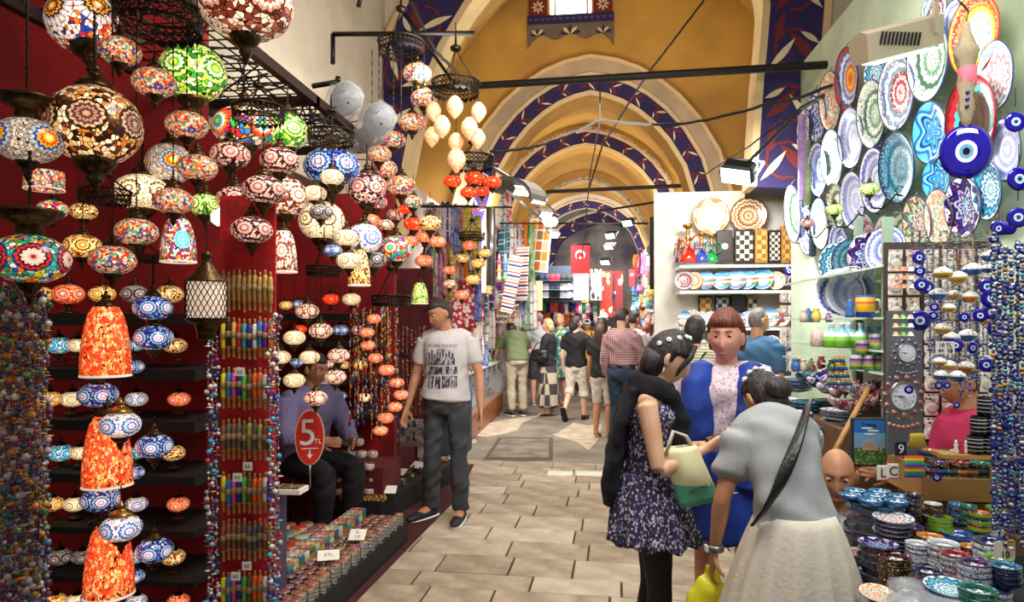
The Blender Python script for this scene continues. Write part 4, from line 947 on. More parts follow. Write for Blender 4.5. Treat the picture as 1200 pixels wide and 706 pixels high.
def dish(c, R, key, label, group=None, n=(-1, 0, 0), spin=0, name='ceramic_plate', bowl=False, wire=True, tilt=0):
    q = Vector(n).to_track_quat('Z', 'Y')
    o = root(name, c, label, 'bowl' if bowl else 'plate', group, scale=R); o.rotation_mode = 'XYZ'
    M_ = q.to_matrix().to_4x4() @ Matrix.Rotation(spin, 4, 'Z'); o.rotation_euler = M_.to_euler()
    link('dish', bowlm if bowl else platem, o, mat=PL[key])
    if not bowl:
        rc = RIMS.get(key); link('rim', rimm, o, mat=mt('rim_'+rc[1:], rc, .3) if rc else None)
        link('foot_ring', footm, o, (0, 0, 0))
        if wire: link('wire_hanger', wirem, o, rot=(0, 0, -spin))['kind'] = 'stuff'
    else: link('foot_ring', footm, o)
    return o
# plates on the side wall: px, py, half-height px, half-width px (drives the turn), look
WALLP = [
 (992, 117, 18, 9, 'fresh'), (1008, 92, 36, 9, 'sunset'), (1033, 86, 20, 12, 'cyan'), (1069, 108, 43, 17, 'redcentre'), (1038, 133, 39, 13, 'greenspeck'),
 (1108, 68, 48, 18, 'greenspeck'), (1161, 40, 46, 25, 'orange'), (1104, 12, 22, 14, 'redcentre'), (1160, 140, 52, 22, 'dancer'), (1105, 155, 36, 16, 'fish'), (1107, 210, 24, 15, 'fish'),
 (957, 157, 29, 8, 'inkblue'), (970, 135, 30, 9, 'inkblue'), (988, 118, 34, 10, 'fresh'), (1012, 161, 35, 12, 'lilac'), (990, 185, 34, 10, 'greenspeck'), (1035, 166, 14, 10, 'bluerim'),
 (957, 215, 28, 7, 'lilac'), (972, 198, 31, 9, 'bluerim'), (1069, 196, 42, 17, 'teal'), (1041, 211, 38, 13, 'bluerim'), (1014, 235, 34, 12, 'lilac'), (992, 243, 30, 9, 'darkgreen'),
 (974, 262, 30, 8, 'whitep'), (1050, 280, 27, 12, 'maroon'), (1028, 280, 29, 9, 'maroon'), (1068, 276, 29, 10, 'darkgreen'), (1089, 262, 33, 13, 'redflower'), (1115, 255, 34, 11, 'fresh'),
 (1144, 242, 36, 17, 'navyflower'), (1172, 222, 35, 11, 'cyan'), (957, 270, 28, 7, 'bluerim'), (1184, 88, 40, 14, 'whitep'), (994, 288, 26, 10, 'bluerim'), (1129, 25, 24, 10, 'lilac'), (944, 250, 34, 6, 'greenspeck'), (1192, 175, 36, 14, 'lilac'), (1004, 45, 0, 0, '')]
from collections import defaultdict
used = defaultdict(int)
for i, (px, py, hh, hw, key) in enumerate(WALLP):
    if not key: continue
    X = 1.99; c = PXW(px, py, X-.02); R = hh*S(px, c.y)
    # turn towards the aisle so that the width matches
    rr = ray(px, py).normalized(); aspect = min(.95, hw/hh)
    base = math.atan2(-rr.y, -rr.x); want = math.asin(aspect)
    tang = base-(PI/2-want)*1.0       # normal direction angle, tilted away from the eye
    n = Vector((math.cos(tang), math.sin(tang), 0));
    if n.x > 0: n = Vector((-1, 0, 0))
    n = (n*.55+Vector((-1, -.1, 0))*.45+Vector((0, 0, -.10))).normalized()
    row = 'highest rows' if py < 130 else ('middle rows' if py < 230 else 'lowest row')
    used[(key, row)] += 1
    near = 'far end' if px < 1000 else ('middle' if px < 1100 else 'near end')
    lab = '%s %s on the mint wall, %s of the %s, %s one from the aisle end' % (PW[key].rstrip(','), '' if 'plate' in PW[key] else 'ceramic plate', near, row, ORD[min(19, sum(1 for w in WALLP[:i] if w[4] == key))])
    dish(c-Vector((R*.28, 0, 0)), R, key, lab.replace('  ', ' ').replace(' on the mint wall', ' on mint wall'), 'plates on the mint wall', n, spin=i*.7)
# big glass evil eye with tasselled cord
eyem = rosette('evil_eye', ['#0a0a14', '#0a0a14', '#68a0c8', '#68a0c8', '#e8f0f4', '#e8f0f4', '#1c1090', '#1c1090', '#180c88', '#1c1090', '#180c88', '#1c1090', '#180c88', '#1c1090', '#180c88'], 1, 0, rough=.06)
discm = lm('eye_disc', [(0, .12), (.5, .11), (.85, .08), (1, 0), (.85, -.08), (0, -.1)], 32, eyem)
c = P(1132, 178, 2.5); o = root('evil_eye', c, 'very large cobalt glass evil eye disc hanging before the plates', 'evil eye', scale=27*S(1132, 2.5))
q = Vector((-.35, -1, -.05)).to_track_quat('Z', 'Y').to_euler(); link('glass_disc', discm, o, rot=q, scale=(1, 1.18, 1))
bm = bmesh.new(); lathe(bm, [(0, 1.0), (.1, 1.05), (.22, 1.4), (.3, 1.9), (.26, 2.4), (.34, 2.9), (.28, 3.5), (.38, 4.0), (.5, 4.4), (.3, 4.7), (.2, 5.2), (.14, 5.6), (0, 5.7)], 12, wob=lambda a, z: 1+.16*math.sin(a*6+z*9))
bmo('rope_cord', bm, mt('raffia', '#cdb894', .9, var=.3, vs=20, bump=.8, bs=60), o)
bm = bmesh.new(); lathe(bm, [(.3, 3.2), (.36, 3.3), (.36, 3.9), (.3, 4.0)], 12, c=(.05, 0, -.3)); bmo('pink_binding', bm, mt('pink_yarn', '#d8687c', .8), o)
for z_ in (1.9, 2.2, 2.5): link('bead', lm('bead', [(0, .1), (.09, .04), (.09, -.04), (0, -.1)], 8, BC[12]), o, (-.2+.1*z_/2, -.3, z_))
bm = bmesh.new(); tube(bm, [(0, 0, 5.6), (.1, 0, 6.1), (-.3, 0, 6.6), (-.2, 0, 7.4)], .05, 5); bmo('hook', bm, steel, o)
# beige slatted heater / lamp hood at top right
c = P(1058, 44, 3.0); k = S(1058, 3.0); o = root('wall_flood_hood', c, 'long beige metal lamp hood with eleven slots near the top right', 'lamp', rot=(.35, -.25, .12))
bm = bmesh.new(); pts = [(-.02, -.06), (.09, -.075), (.12, -.04), (.12, .03), (.03, .06), (-.02, .05)]
poly(bm, [(p[0], p[1]) for p in pts], 92*k, 0)
for v in bm.verts: v.co.x -= 46*k
hood_m = mt('beige_metal', '#a79a84', .45, .2); bmo('hood', bm, hood_m, o)
for i in range(11):
    bm = bmesh.new(); box(bm, (-30*k+i*4.6*k, -.022, -.005), (.006, .012, .05)); bmo('slot', bm, black, o, rot=(0, .25, 0))
boxo('hood_bracket', (34*k, -.03, .05), (.015, .02, .12), hood_m, o)
boxo('lamp_glass', (0, .02, -.075), (80*k, .09, .004), em('flood_glow', '#e8fff4', 3), o)
# floodlights (built lamps)
fl_em = em('flood_face', '#d8fff0', 9)
def flood(px, py, Y, w, h, rx, rz, label, mat=None, ry=0):
    c = P(px, py, Y); k = S(px, Y); o = root('floodlight', c, label, 'floodlight', rot=(rx, ry, rz))
    bm = bmesh.new(); box(bm, (0, 0, .3*h*k), (w*k, .7*h*k, .6*h*k), bev=.12*h*k); bmo('housing', bm, mat or mt('flood_housing', '#1c2422', .4, .4), o)
    boxo('lamp_glass', (0, 0, -.02*h*k), (w*k*.86, h*k*.6, .02*h*k), fl_em, o)
    bm = bmesh.new()
    for s_ in (-1, 1): box(bm, (s_*w*k*.53, 0, .5*h*k), (.04*h*k, .12*h*k, .8*h*k))
    box(bm, (0, 0, .9*h*k), (w*k*1.1, .12*h*k, .05*h*k)); bmo('yoke', bm, steel, o)
    return o
flood(862, 207, 6.1, 40, 34, -.75, -.5, 'black floodlight shining bright greenish white beside the painted pier', ry=.25)
cable([P(875, 192, 6.1), P(900, 168, 6.0), P(938, 128, 5.6), P(965, 112, 5.2)], .016, 'thick black cable feeding the bright right floodlight')
flood(735, 262, 9.2, 14, 12, -.9, -.6, 'nearer floodlight of the right row, by the black speaker column')
flood(715, 277, 10.4, 13, 11, -.9, -.5, 'middle floodlight of the right row above the red flag')
flood(713, 290, 10.9, 12, 10, -.9, -.5, 'lowest floodlight of the right row')
flood(709, 308, 12, 12, 10, -.7, -.4, 'farthest floodlight of the right row')
for i, (x, y, Y, w) in enumerate([(632, 236, 8.2, 22), (640, 252, 8.8, 18), (646, 262, 9.4, 18), (650, 276, 10.2, 14), (612, 226, 7.8, 26)]):
    flood(x, y, Y, w, 13, -.7, .7, 'floodlight of the left row, %s from the front' % ORD[[1, 2, 3, 4, 0][i]], mt('flood_grey', '#9a968e', .4, .4))

# ---- end bay: shelves with boards, plates, boxes (Y 7.5)
BY = 7.62
def shelf_px(x0, x1, y, Y, th, dep, mat, label, name='shelf'):
    a, b_ = P(x0, y, Y), P(x1, y, Y); o = boxo(name, ((a.x+b_.x)/2, Y+dep/2, a.z-th/2), (b_.x-a.x, dep, th), mat); return tag(o, label, 'shelf')
for i, (x0, x1, y) in enumerate([(797, 942, 311), (797, 940, 341), (797, 942, 384), (797, 940, 412), (797, 940, 440)]):
    shelf_px(x0, x1, y, BY-.05, .03, .42, white, 'white shelf across the end bay, %s from the top' % ORD[i])
for px, py, R, key, w in [(833, 254, 21, 'tree', 'left one with a blue tree'), (877, 253, 21, 'earth', 'right one with brown rings')]:
    dish(P(px, py, 7.85), R*S(px, 7.85), key, 'big round cream platter high in the end bay, %s' % w, None, (-.05, -1, 0), wire=False, name='ceramic_platter')
chk = checker('board_checker', '#e8dcc0', '#2a1a10', 20); chkl = checker('board_checker_light', '#e0b060', '#a06828', 20)
def board(px0, px1, y0, y1, Y, mat, frame, label, name='backgammon_board', med=None, side=.1):
    a, b_ = P(px0, y0, Y), P(px1, y1, Y); w, h = b_.x-a.x, a.z-b_.z
    o = root(name, ((a.x+b_.x)/2, Y, b_.z), label, 'board', 'inlaid boards on the top shelf' if y0 < 312 else 'inlaid boards on the third shelf')
    boxo('case', (0, .04, h/2), (w, .07, h), frame, o, bev=.005)
    boxo('inlaid_face', (0, .0, h/2), (w*.84, .006, h*.86), mat, o)
    if med: link('medallion', discm, o, (0, -.006, h/2), (PI/2, 0, 0), (w*.22, w*.22, .02), med)
    for s_ in (-1, 1): boxo('hinge', (s_*w*.3, .0, h+.002), (.02, .03, .006), steel, o)
    return o
dk = mt('dark_walnut', '#2a1a14', .4, var=.3, vs=12); lt = mt('honey_wood', '#c08838', .45, var=.3, vs=12)
star = rosette('pearl_star', ['#f4f0e0', '#e8e0c8', '#201410', '#f0e8d8', '#c8b898'], 16, .06)
for a in [(840, 859, 270, 308, dk, dk, 'dark walnut board with a pearl star medallion', star), (861, 884, 269, 308, chk, dk, 'chess board face in cream and dark squares', None), (885, 900, 268, 308, chkl, lt, 'honey coloured narrow board with squares', None),
          (901, 915, 270, 308, checker('pearl_checker', '#d8d0c0', '#403028', 30), dk, 'narrow dark board with pearl tiles', None), (916, 935, 265, 308, chkl, lt, 'largest honey coloured board at the right end', None)]:
    board(a[0], a[1], a[2], a[3], BY+.1, a[4], a[5], a[6]+' on the top shelf', med=a[7])
for a in [(819, 835, 347, 382, chkl, dk, 'dark framed board with gold squares'), (838, 855, 347, 382, checker('silver_checker', '#c8d0d0', '#203038', 20), dk, 'board with silvery squares'), (857, 874, 346, 382, dk, mt('dark_navy_box', '#141420', .4), 'plain near-black board'), (876, 888, 348, 382, chk, lt, 'small brown board')]:
    board(a[0], a[1], a[2], a[3], BY+.28, a[4], a[5], a[6]+' on the third shelf, behind plates')
# water pipes
def pipe(px, y0, y1, col, label, Y):
    a, b_ = P(px, y0, Y), P(px, y1, Y); h = a.z-b_.z; o = root('water_pipe', b_, label, 'water pipe', 'water pipes on the top shelf', scale=h)
    g = mt('pipe_'+col[1:], col, .15, coat=.6)
    link('vase', lm('pipe_vase', [(0, 0), (.22, 0), (.24, .04), (.2, .2), (.1, .34), (.07, .45), (0, .45)], 14, g), o, mat=g)
    link('stem', lm('pipe_stem', [(.05, .44), (.07, .5), (.04, .56), (.09, .62), (.04, .7), (.06, .8), (.03, .84), (.12, .9), (.14, .97), (0, 1)], 12, goldbr), o)
    bm = bmesh.new(); tube(bm, [(.06, 0, .55), (.2, -.05, .7), (.3, -.08, .6), (.28, -.1, .35), (.1, -.15, .3), (-.1, -.18, .5), (-.22, -.1, .62), (-.26, -.05, .3)], .025, 6); bmo('hose', bm, g, o)
for a in [(806, 262, 308, '#b82818', 'tall red water pipe with coiled hose at the left end of the top shelf'), (822, 272, 308, '#3048a0', 'blue water pipe between the red and the green one'), (834, 274, 308, '#189048', 'bright green water pipe on the top shelf'), (797, 280, 308, '#502060', 'small purple water pipe behind the red one')]:
    pipe(*a, BY+.1 if a[0] != 797 else BY+.25)
# standing plates on shelves
def stand_row(lst, Y, yb, where, group):
    for i, (px, r_, key) in enumerate(lst):
        R = r_*S(px, Y); c = P(px, yb, Y); c.z += R*.98
        dish(c, R, key, '%s plate standing %s from the left %s' % (PW[key].replace(' plate', '').rstrip(','), ORD[i], where), group, (-.25, -1, .18), wire=False)
stand_row([(802, 11, 'maroon'), (813, 11, 'earth'), (827, 11, 'vista'), (846, 11, 'vista2'), (862, 12, 'vista'), (875, 12, 'vista2'), (893, 13, 'vista2'), (909, 11, 'fresh')], BY+.02, 340, 'on the second end-bay shelf', 'plates on the second end-bay shelf')
stand_row([(803, 9, 'vista'), (812, 10, 'fresh'), (822, 9, 'whitep'), (833, 9, 'whitep'), (844, 9, 'vista2'), (855, 10, 'whitep'), (866, 8, 'vista'), (876, 9, 'whitep'), (886, 11, 'vista2'), (902, 11, 'vista'), (915, 11, 'earth')], BY-.02, 383, 'on the third end-bay shelf', 'plates on the third end-bay shelf')
stand_row([(806, 8, 'whitep'), (820, 8, 'vista'), (840, 8, 'whitep'), (895, 8, 'vista2'), (905, 9, 'whitep'), (918, 8, 'vista')], BY-.02, 411, 'on the fourth end-bay shelf', 'plates on the fourth end-bay shelf')
# clear wrapped trinket boxes right part of the bay
tb = [specks('wrapped_trinket_%d' % i, a, b_, 40, .4, .25, coat=.5) for i, (a, b_) in enumerate([('#d8ccc4', ['#8c8078', '#f0ece8', '#b0a098']), ('#c4b0a8', ['#f4f0ec', '#786860', '#d8c8b8']), ('#e0d8d4', ['#a09890', '#605850', '#f8f4f0'])])]
def gifts(x0, x1, y, h, n, Y, where, grp):
    for i in range(n):
        w = (x1-x0)/n; a, b_ = P(x0+i*w+.5, y-h, Y), P(x0+(i+1)*w-.5, y, Y)
        o = root('gift_box', ((a.x+b_.x)/2, Y, b_.z), 'clear wrapped trinket box, %s from the left %s' % (ORD[i], where), 'box', grp)
        boxo('box_body', (0, .03, (a.z-b_.z)/2), (b_.x-a.x, .06, a.z-b_.z), tb[(i*7+int(y)) % 3], o, bev=.006)
        link('ornament', discm, o, (0, -.004, (a.z-b_.z)*.45), (PI/2, 0, 0), ((b_.x-a.x)*.3, (b_.x-a.x)*.3, .02), tb[(i*5+1+int(y)) % 3])
gifts(915, 941, 334, 12, 3, BY, 'at the right of the second shelf', 'trinket boxes in the end bay')
for j, y in enumerate((355, 370, 396, 408, 424, 436)): gifts(914, 942, y, 12, 3, BY-.06-.0*j, 'in bay tier %d' % (j+1), 'trinket boxes in the end bay')
gr = random.Random(9)
bits = [mt('bit_%d' % i, c, .3, coat=.4) for i, c in enumerate(['#c8b8a8', '#7a2c30', '#3868a8', '#e8e0d8', '#c87838', '#284878', '#8a6a9a', '#d8c060', '#48906c', '#b04858', '#e8e4f0', '#a0522d'])]
figm = lm('figurine', [(0, 0), (.32, 0), (.36, .15), (.2, .45), (.28, .62), (.14, .74), (.2, .85), (.1, .98), (0, 1)], 8, bits[0])
jarm = lm('small_jar', [(0, 0), (.3, 0), (.42, .3), (.4, .6), (.22, .78), (.28, .86), (.3, .92), (0, 1)], 8, bits[0])
def trinkets(n, x0, x1, y, h, Y, label, grp, dY=.25):
    for i in range(n):
        px = x0+(x1-x0)*(i+gr.random()*.6)/n; d = gr.uniform(0, dY); p = P(px, y, Y); s = h*S(px, Y)*gr.uniform(.7, 1.1)
        o = link('souvenir', gr.choice([figm, jarm]), None, (p.x, Y+d, p.z), None, (s*.8, s*.8, s), gr.choice(bits)); tag(o, label+', %s from left' % ORD[i], 'souvenir', grp)
trinkets(26, 798, 912, 411, 13, BY-.05, 'small ceramic souvenirs crowding the fourth shelf of the end bay', 'souvenirs on the fourth end-bay shelf')
trinkets(26, 798, 912, 439, 14, BY-.05, 'small ceramic souvenirs crowding the fifth shelf of the end bay', 'souvenirs on the fifth end-bay shelf')
trinkets(14, 798, 850, 383, 9, BY-.12, 'small blue and white souvenirs before the plates of the third shelf', 'souvenirs on the third end-bay shelf')
trinkets(24, 800, 930, 462, 15, BY-.35, 'small souvenirs on the low counter of the end bay', 'souvenirs on the low end-bay counter', .3)
tag(boxo('end_counter', (1.4, BY-.12, .4), (1.1, .75, .8), mt('counter_brown', '#5a4636', .6, var=.3, vs=6)), 'low brown counter below the end bay shelves', 'counter')
trinkets(20, 812, 930, 492, 15, 7.0, 'small souvenirs on the step in front of the end bay', 'souvenirs on the end bay step', .1)

# ---- right foreground: upright glass shelf post and shelves (X 1.3..2)
def evileye(c, R, label, grp, n=(-.3, -1, 0), cord=.12):
    o = root('evil_eye', c, label, 'evil eye', grp, scale=R); q = Vector(n).to_track_quat('Z', 'Y').to_euler()
    link('glass_disc', discm, o, rot=q)
    if cord: link('cord', cm('eye_cord', lambda bm: tube(bm, [(0, 0, .95), (0, 0, 2)], .05, 4), mt('dark_cord', '#1a1a3a', .8)), o, scale=(1, 1, cord/R/2))
    return o
GY = 4.3
alum = mt('mint_aluminium', '#a9c4b4', .35, .5)
for (px, Y, w) in [(1040, 3.9, 'nearer'), (1006, 4.9, 'farther')]:
    a, b_ = P(px, 255, Y), P(px, 520, Y); tag(boxo('shelf_post', (a.x, Y, (a.z+b_.z)/2), (.045, .045, a.z-b_.z), alum), '%s mint green metal upright of the ceramics shelving' % w, 'post')
shelves = [(940, 332, 1036, 312, 'first'), (952, 377, 1036, 372, 'second'), (948, 412, 1040, 410, 'third'), (944, 436, 1042, 436, 'fourth')]
SHZ = []
for (x0, y0, x1, y1, w) in shelves:
    z = P(x1, y1, 3.9).z; SHZ.append(z)
    tag(boxo('glass_shelf', (1.76, 4.75, z-.006), (.5, 1.9, .012), mt('shelf_glass', '#cfe8d8', .1, coat=.5)), 'green-edged glass shelf along the mint wall, %s from the top' % w, 'shelf')
# bowls on the glass shelves
c = PXW(990, 345, 1.72); dish(Vector((1.72, c.y, SHZ[1]+.16)), .16, 'bluerim', 'large deep blue and white bowl tilted on its side on the second glass shelf', None, (-.55, -.8, .1), name='ceramic_bowl', bowl=True)
dish(Vector((1.78, 4.85, SHZ[1]+.17)), .16, 'lilac', 'second deep bowl standing behind the large blue and white one', None, (-.7, -.7, .1), name='ceramic_bowl', bowl=True)
dish(Vector((1.82, 5.2, SHZ[1]+.16)), .15, 'whitep', 'third deep bowl, farthest in the row on the second glass shelf', None, (-.8, -.6, .1), name='ceramic_bowl', bowl=True)
for i, (y_, key) in enumerate([(4.4, 'bluerim'), (4.7, 'navyflower'), (5.0, 'teal'), (5.3, 'cyan')]):
    dish(Vector((1.78, y_, SHZ[0]+.14)), .14, key, '%s plate leaning %s from the front on the top glass shelf' % (PW[key], ORD[i]), 'plates on the top glass shelf', (-.85, -.5, .1), wire=False)
# mugs, bottles, cups
stripe = bands('mug_rainbow', [(0, '#5a9a58'), (.22, '#c8c040'), (.42, '#a878a0'), (.6, '#584a80'), (.78, '#b8b0b0')], 2, 1.0, .0, .2)
skyl = bands('bottle_green_sky', [(0, '#68a838'), (.28, '#88c850'), (.45, '#d8ece8'), (.62, '#78c0e0'), (.85, '#e0f0f4')], 2, 1.0, 0, .2)
mugm = lm('mug_body', [(0, .02), (.36, .0), (.4, .03), (.4, .97), (.37, 1), (.35, .95), (.34, .1), (0, .08)], 18, stripe)
hand = cm('mug_handle', lambda bm: tube(bm, [(.38, 0, .8), (.6, 0, .78), (.68, 0, .5), (.58, 0, .25), (.38, 0, .2)], .06, 6), white)
def mug(c, h, mat, label, grp, rz=0, hm=None, name='mug'):
    o = root(name, c, label, 'mug', grp, rz, h); link('mug_body', mugm, o, mat=mat); link('handle', hand, o, mat=hm); return o
botm = lm('bottle_body', [(0, 0), (.28, 0), (.31, .05), (.31, .45), (.2, .62), (.1, .72), (.09, .9), (.12, .93), (.11, 1), (0, 1)], 14, skyl)
n = 0
for r_ in range(2):
    for j in range(4):
        Y = 4.05+j*.0; x = 1.5+j*.105
        p = P(1003+j*14.2 if r_ == 0 else 1010+j*14, 0, 4.0)
        mug(Vector((p.x, 4.0, SHZ[3]+.005+r_*.083)), .08, stripe, 'rainbow striped souvenir mug %s from the left in the %s row of the stack' % (ORD[j], ['bottom', 'upper'][r_]), 'rainbow striped mugs', -.2 if not (r_ == 1 and j == 3) else .2) if not (r_ == 1 and j > 2) else None
p = P(1026, 0, 3.95); mug(Vector((p.x, 3.95, SHZ[2]+.004)), .08, stripe, 'single rainbow striped mug standing alone on the third glass shelf', None, 0)
for i, (px, py) in enumerate([(987, 408), (998, 410), (1009, 408), (1021, 404), (1030, 404), (978, 405)]):
    p = P(px, 0, 4.15); o = root('oil_bottle', (p.x, 4.15+.05*(i % 2), SHZ[2]), 'painted green and sky blue ceramic bottle, %s from the left of the cluster' % ORD[i], 'bottle', 'painted ceramic bottles', scale=.145)
    link('bottle_body', botm, o); link('handle', hand, o, (-.1, 0, .3), scale=.5)
for i, px in enumerate([958, 968, 977]):
    p = P(px, 0, 4.3); mug(Vector((p.x, 4.3, SHZ[2])), .1, specks('mug_print', '#e8e0d8', ['#3868a8', '#e08828', '#c83838', '#284878'], 30, .5), 'printed pale mug %s from the left on the third glass shelf' % ORD[i], 'printed mugs')
trinkets(14, 940, 1000, 438, 16, 4.4, 'printed cups and jars on the lowest glass shelf', 'cups on the lowest glass shelf', .5)
trinkets(12, 940, 990, 378, 16, 4.6, 'blue ceramic ewers on the far end of the second glass shelf', 'ewers on the second glass shelf', .5)
p = P(1014, 370, 3.95); mug(Vector((p.x, 3.95, SHZ[1])), .12, bands('yellow_pot', [(0, '#2848a0'), (.25, '#e8b020'), (.6, '#d85838'), (.7, '#e8b828'), (.9, '#2848a0')], 2), 'yellow and blue painted plant pot on the second glass shelf', None, name='plant_pot')
link('souvenir', figm, None, (P(996, 370, 3.95).x, 3.95, SHZ[1]), None, (.08, .08, .1), bits[2]); tag(bpy.context.scene.collection.objects[-1], 'small white dotted ceramic bell left of the yellow pot', 'bell')

# globe wall sconces on curled arms before the plates
for i, (px, py, m_, r_) in enumerate([(1019, 222, 'green', 11), (978, 246, 'green', 10), (946, 262, 'pink', 8), (985, 303, 'green', 9)]):
    Y = 4.3+i*.35; o = lamp(px, py, r_, m_, Y, 'sconce before the plates, %s from the right' % ORD[[0, 2, 3, 1][i]], 'globe', 0, rz=0)
    bm = bmesh.new(); tube(bm, [(0, 0, -1.4), (.3, 0, -2.0), (1.3, .0, -2.1), (2.1, 0, -1.3), (2.6, 0, -.6), (3.4, .0, -.8)], .1, 5); tube(bm, [(3.0, 0, -.8), (2.6, 0, -.2), (2.9, 0, .3), (3.4, 0, .1)], .08, 5); bmo('sconce_arm', bm, darkbr, o)

# ---- counter steps
tag(boxo('display_table', (1.61, 2.65, .33), (.78, 1.5, .66), mt('stall_cloth', '#20242c', .85, var=.3, vs=5)), 'dark cloth covered stall table under the stacked bowls', 'table')
tag(boxo('display_step', (1.66, 4.6, .5), (.68, 1.5, 1.0), mt('stall_box', '#6a4a2c', .7, var=.3, vs=7)), 'brown stepped stall block under the long dishes', 'stall')
# open wooden trays of bowls
def tray(px0, px1, py, Y, dep, h, z, label):
    a, b_ = P(px0, py, Y), P(px1, py, Y); w = b_.x-a.x; o = root('wooden_tray', ((a.x+b_.x)/2, Y, z), label, 'tray')
    boxo('tray_base', (0, dep/2, .01), (w, dep, .02), lwood, o); boxo('front_board', (0, 0, h/2), (w, .015, h), lwood, o); boxo('back_board', (0, dep, h*.8), (w, .015, h*1.6), lwood, o)
    for s_ in (-1, 1): boxo('side_board', (s_*w/2, dep/2, h*.7), (.015, dep, h*1.4), lwood, o)
    return o
tag(boxo('display_step', (1.68, 3.08, .76), (.64, .34, .2), mt('stall_box2', '#7a5632', .7, var=.3, vs=7)), 'wooden riser carrying the upper boxes of bowls', 'stall')
zt = .87
tray(1082, 1168, 595, 2.9, .32, .09, zt, 'long open wooden box filled with stacks of bright bowls below the seller')
# glazed bowls
glz = {}
for nm_, c_ in {'turquoise': '#1878a8', 'blue': '#1858a8', 'teal': '#0c7468', 'purple': '#4c2868', 'orange': '#d07818', 'red': '#a01c20', 'green': '#78a828', 'maroon': '#4a1418', 'white': '#d8dce4', 'brown': '#4a2818', 'navy': '#182058', 'yellow': '#d8a828'}.items():
    glz[nm_] = mt('glaze_'+nm_, c_, .12, var=.35, vs=30, coat=.8)
    rosette('glaze_flower_'+nm_, ['#e8ecf0' if nm_ != 'white' else '#3858a8', c_, c_, '#e8ecf0' if nm_ != 'white' else '#e8ecf0', c_, c_], 8, .1, ['#e8ecf0', c_, '#182048'], cell=12)
sideflo = [specks('side_flower_%d' % i, a, b_, 6.5, .4, .15, coat=.6, sc=(1, 1, 1.2)) for i, (a, b_) in enumerate([('#d8dce4', ['#182048', '#28489c', '#101828', '#d8dce4']), ('#2a1410', ['#b86838', '#78a030', '#c8a070', '#4a2018']), ('#d0d4dc', ['#a01c20', '#182048', '#2878a0']), ('#182860', ['#d8b040', '#c83838', '#3890c0', '#183080']), ('#0c5a54', ['#30a090', '#083c38'])])]
bsm = lm('bowl_side', [(0, 0), (.55, 0), (.62, .03), (.92, .22), (1.0, .5), (.97, .74), (.93, .78)], 24, sideflo[0])
brm = lm('bowl_rim_band', [(.93, .78), (1.0, .84), (.98, .9), (.88, .9), (.8, .8), (.72, .62)], 24, glz['blue'])
bim = lm('bowl_inside', [(0, .3), (.5, .32), (.74, .5), (.82, .8)], 24, glz['blue'])
def bowl(c, R, col, side, label, grp, h=1.0, tilt=0):
    o = root('glazed_bowl', c, label, 'bowl', grp, random.uniform(0, 6), (R, R, R*h))
    if tilt: o.rotation_euler = (tilt, random.uniform(-.05, .05), o.rotation_euler.z)
    link('bowl_side', bsm, o, mat=side if not isinstance(side, int) else sideflo[side]); link('rim_band', brm, o, mat=glz[col]); link('bowl_inside', bim, o, mat=MATS['glaze_flower_'+col]); return o
V_ = Vector
def bstack(px, py, rpx, n, Y, cols, sides, where, grp, h=.8, zbase=None):
    """py = rim of the topmost bowl"""
    s = S(px, Y); R = rpx*s; top = P(px, py, Y); step = R*h*.5
    for i in range(n):
        c = Vector((top.x+random.uniform(-.003, .003), Y+random.uniform(-.004, .004), top.z-R*h*.9-i*step)); col = cols[i % len(cols)]
        if c.z < (zbase or .3): break
        pos = 'topmost' if i == 0 else ('%s from top' % ORD[i])
        bowl(c, R, col, sides[i % len(sides)], '%s rimmed glazed bowl, %s in the stack %s' % (col, pos, where), grp, h)
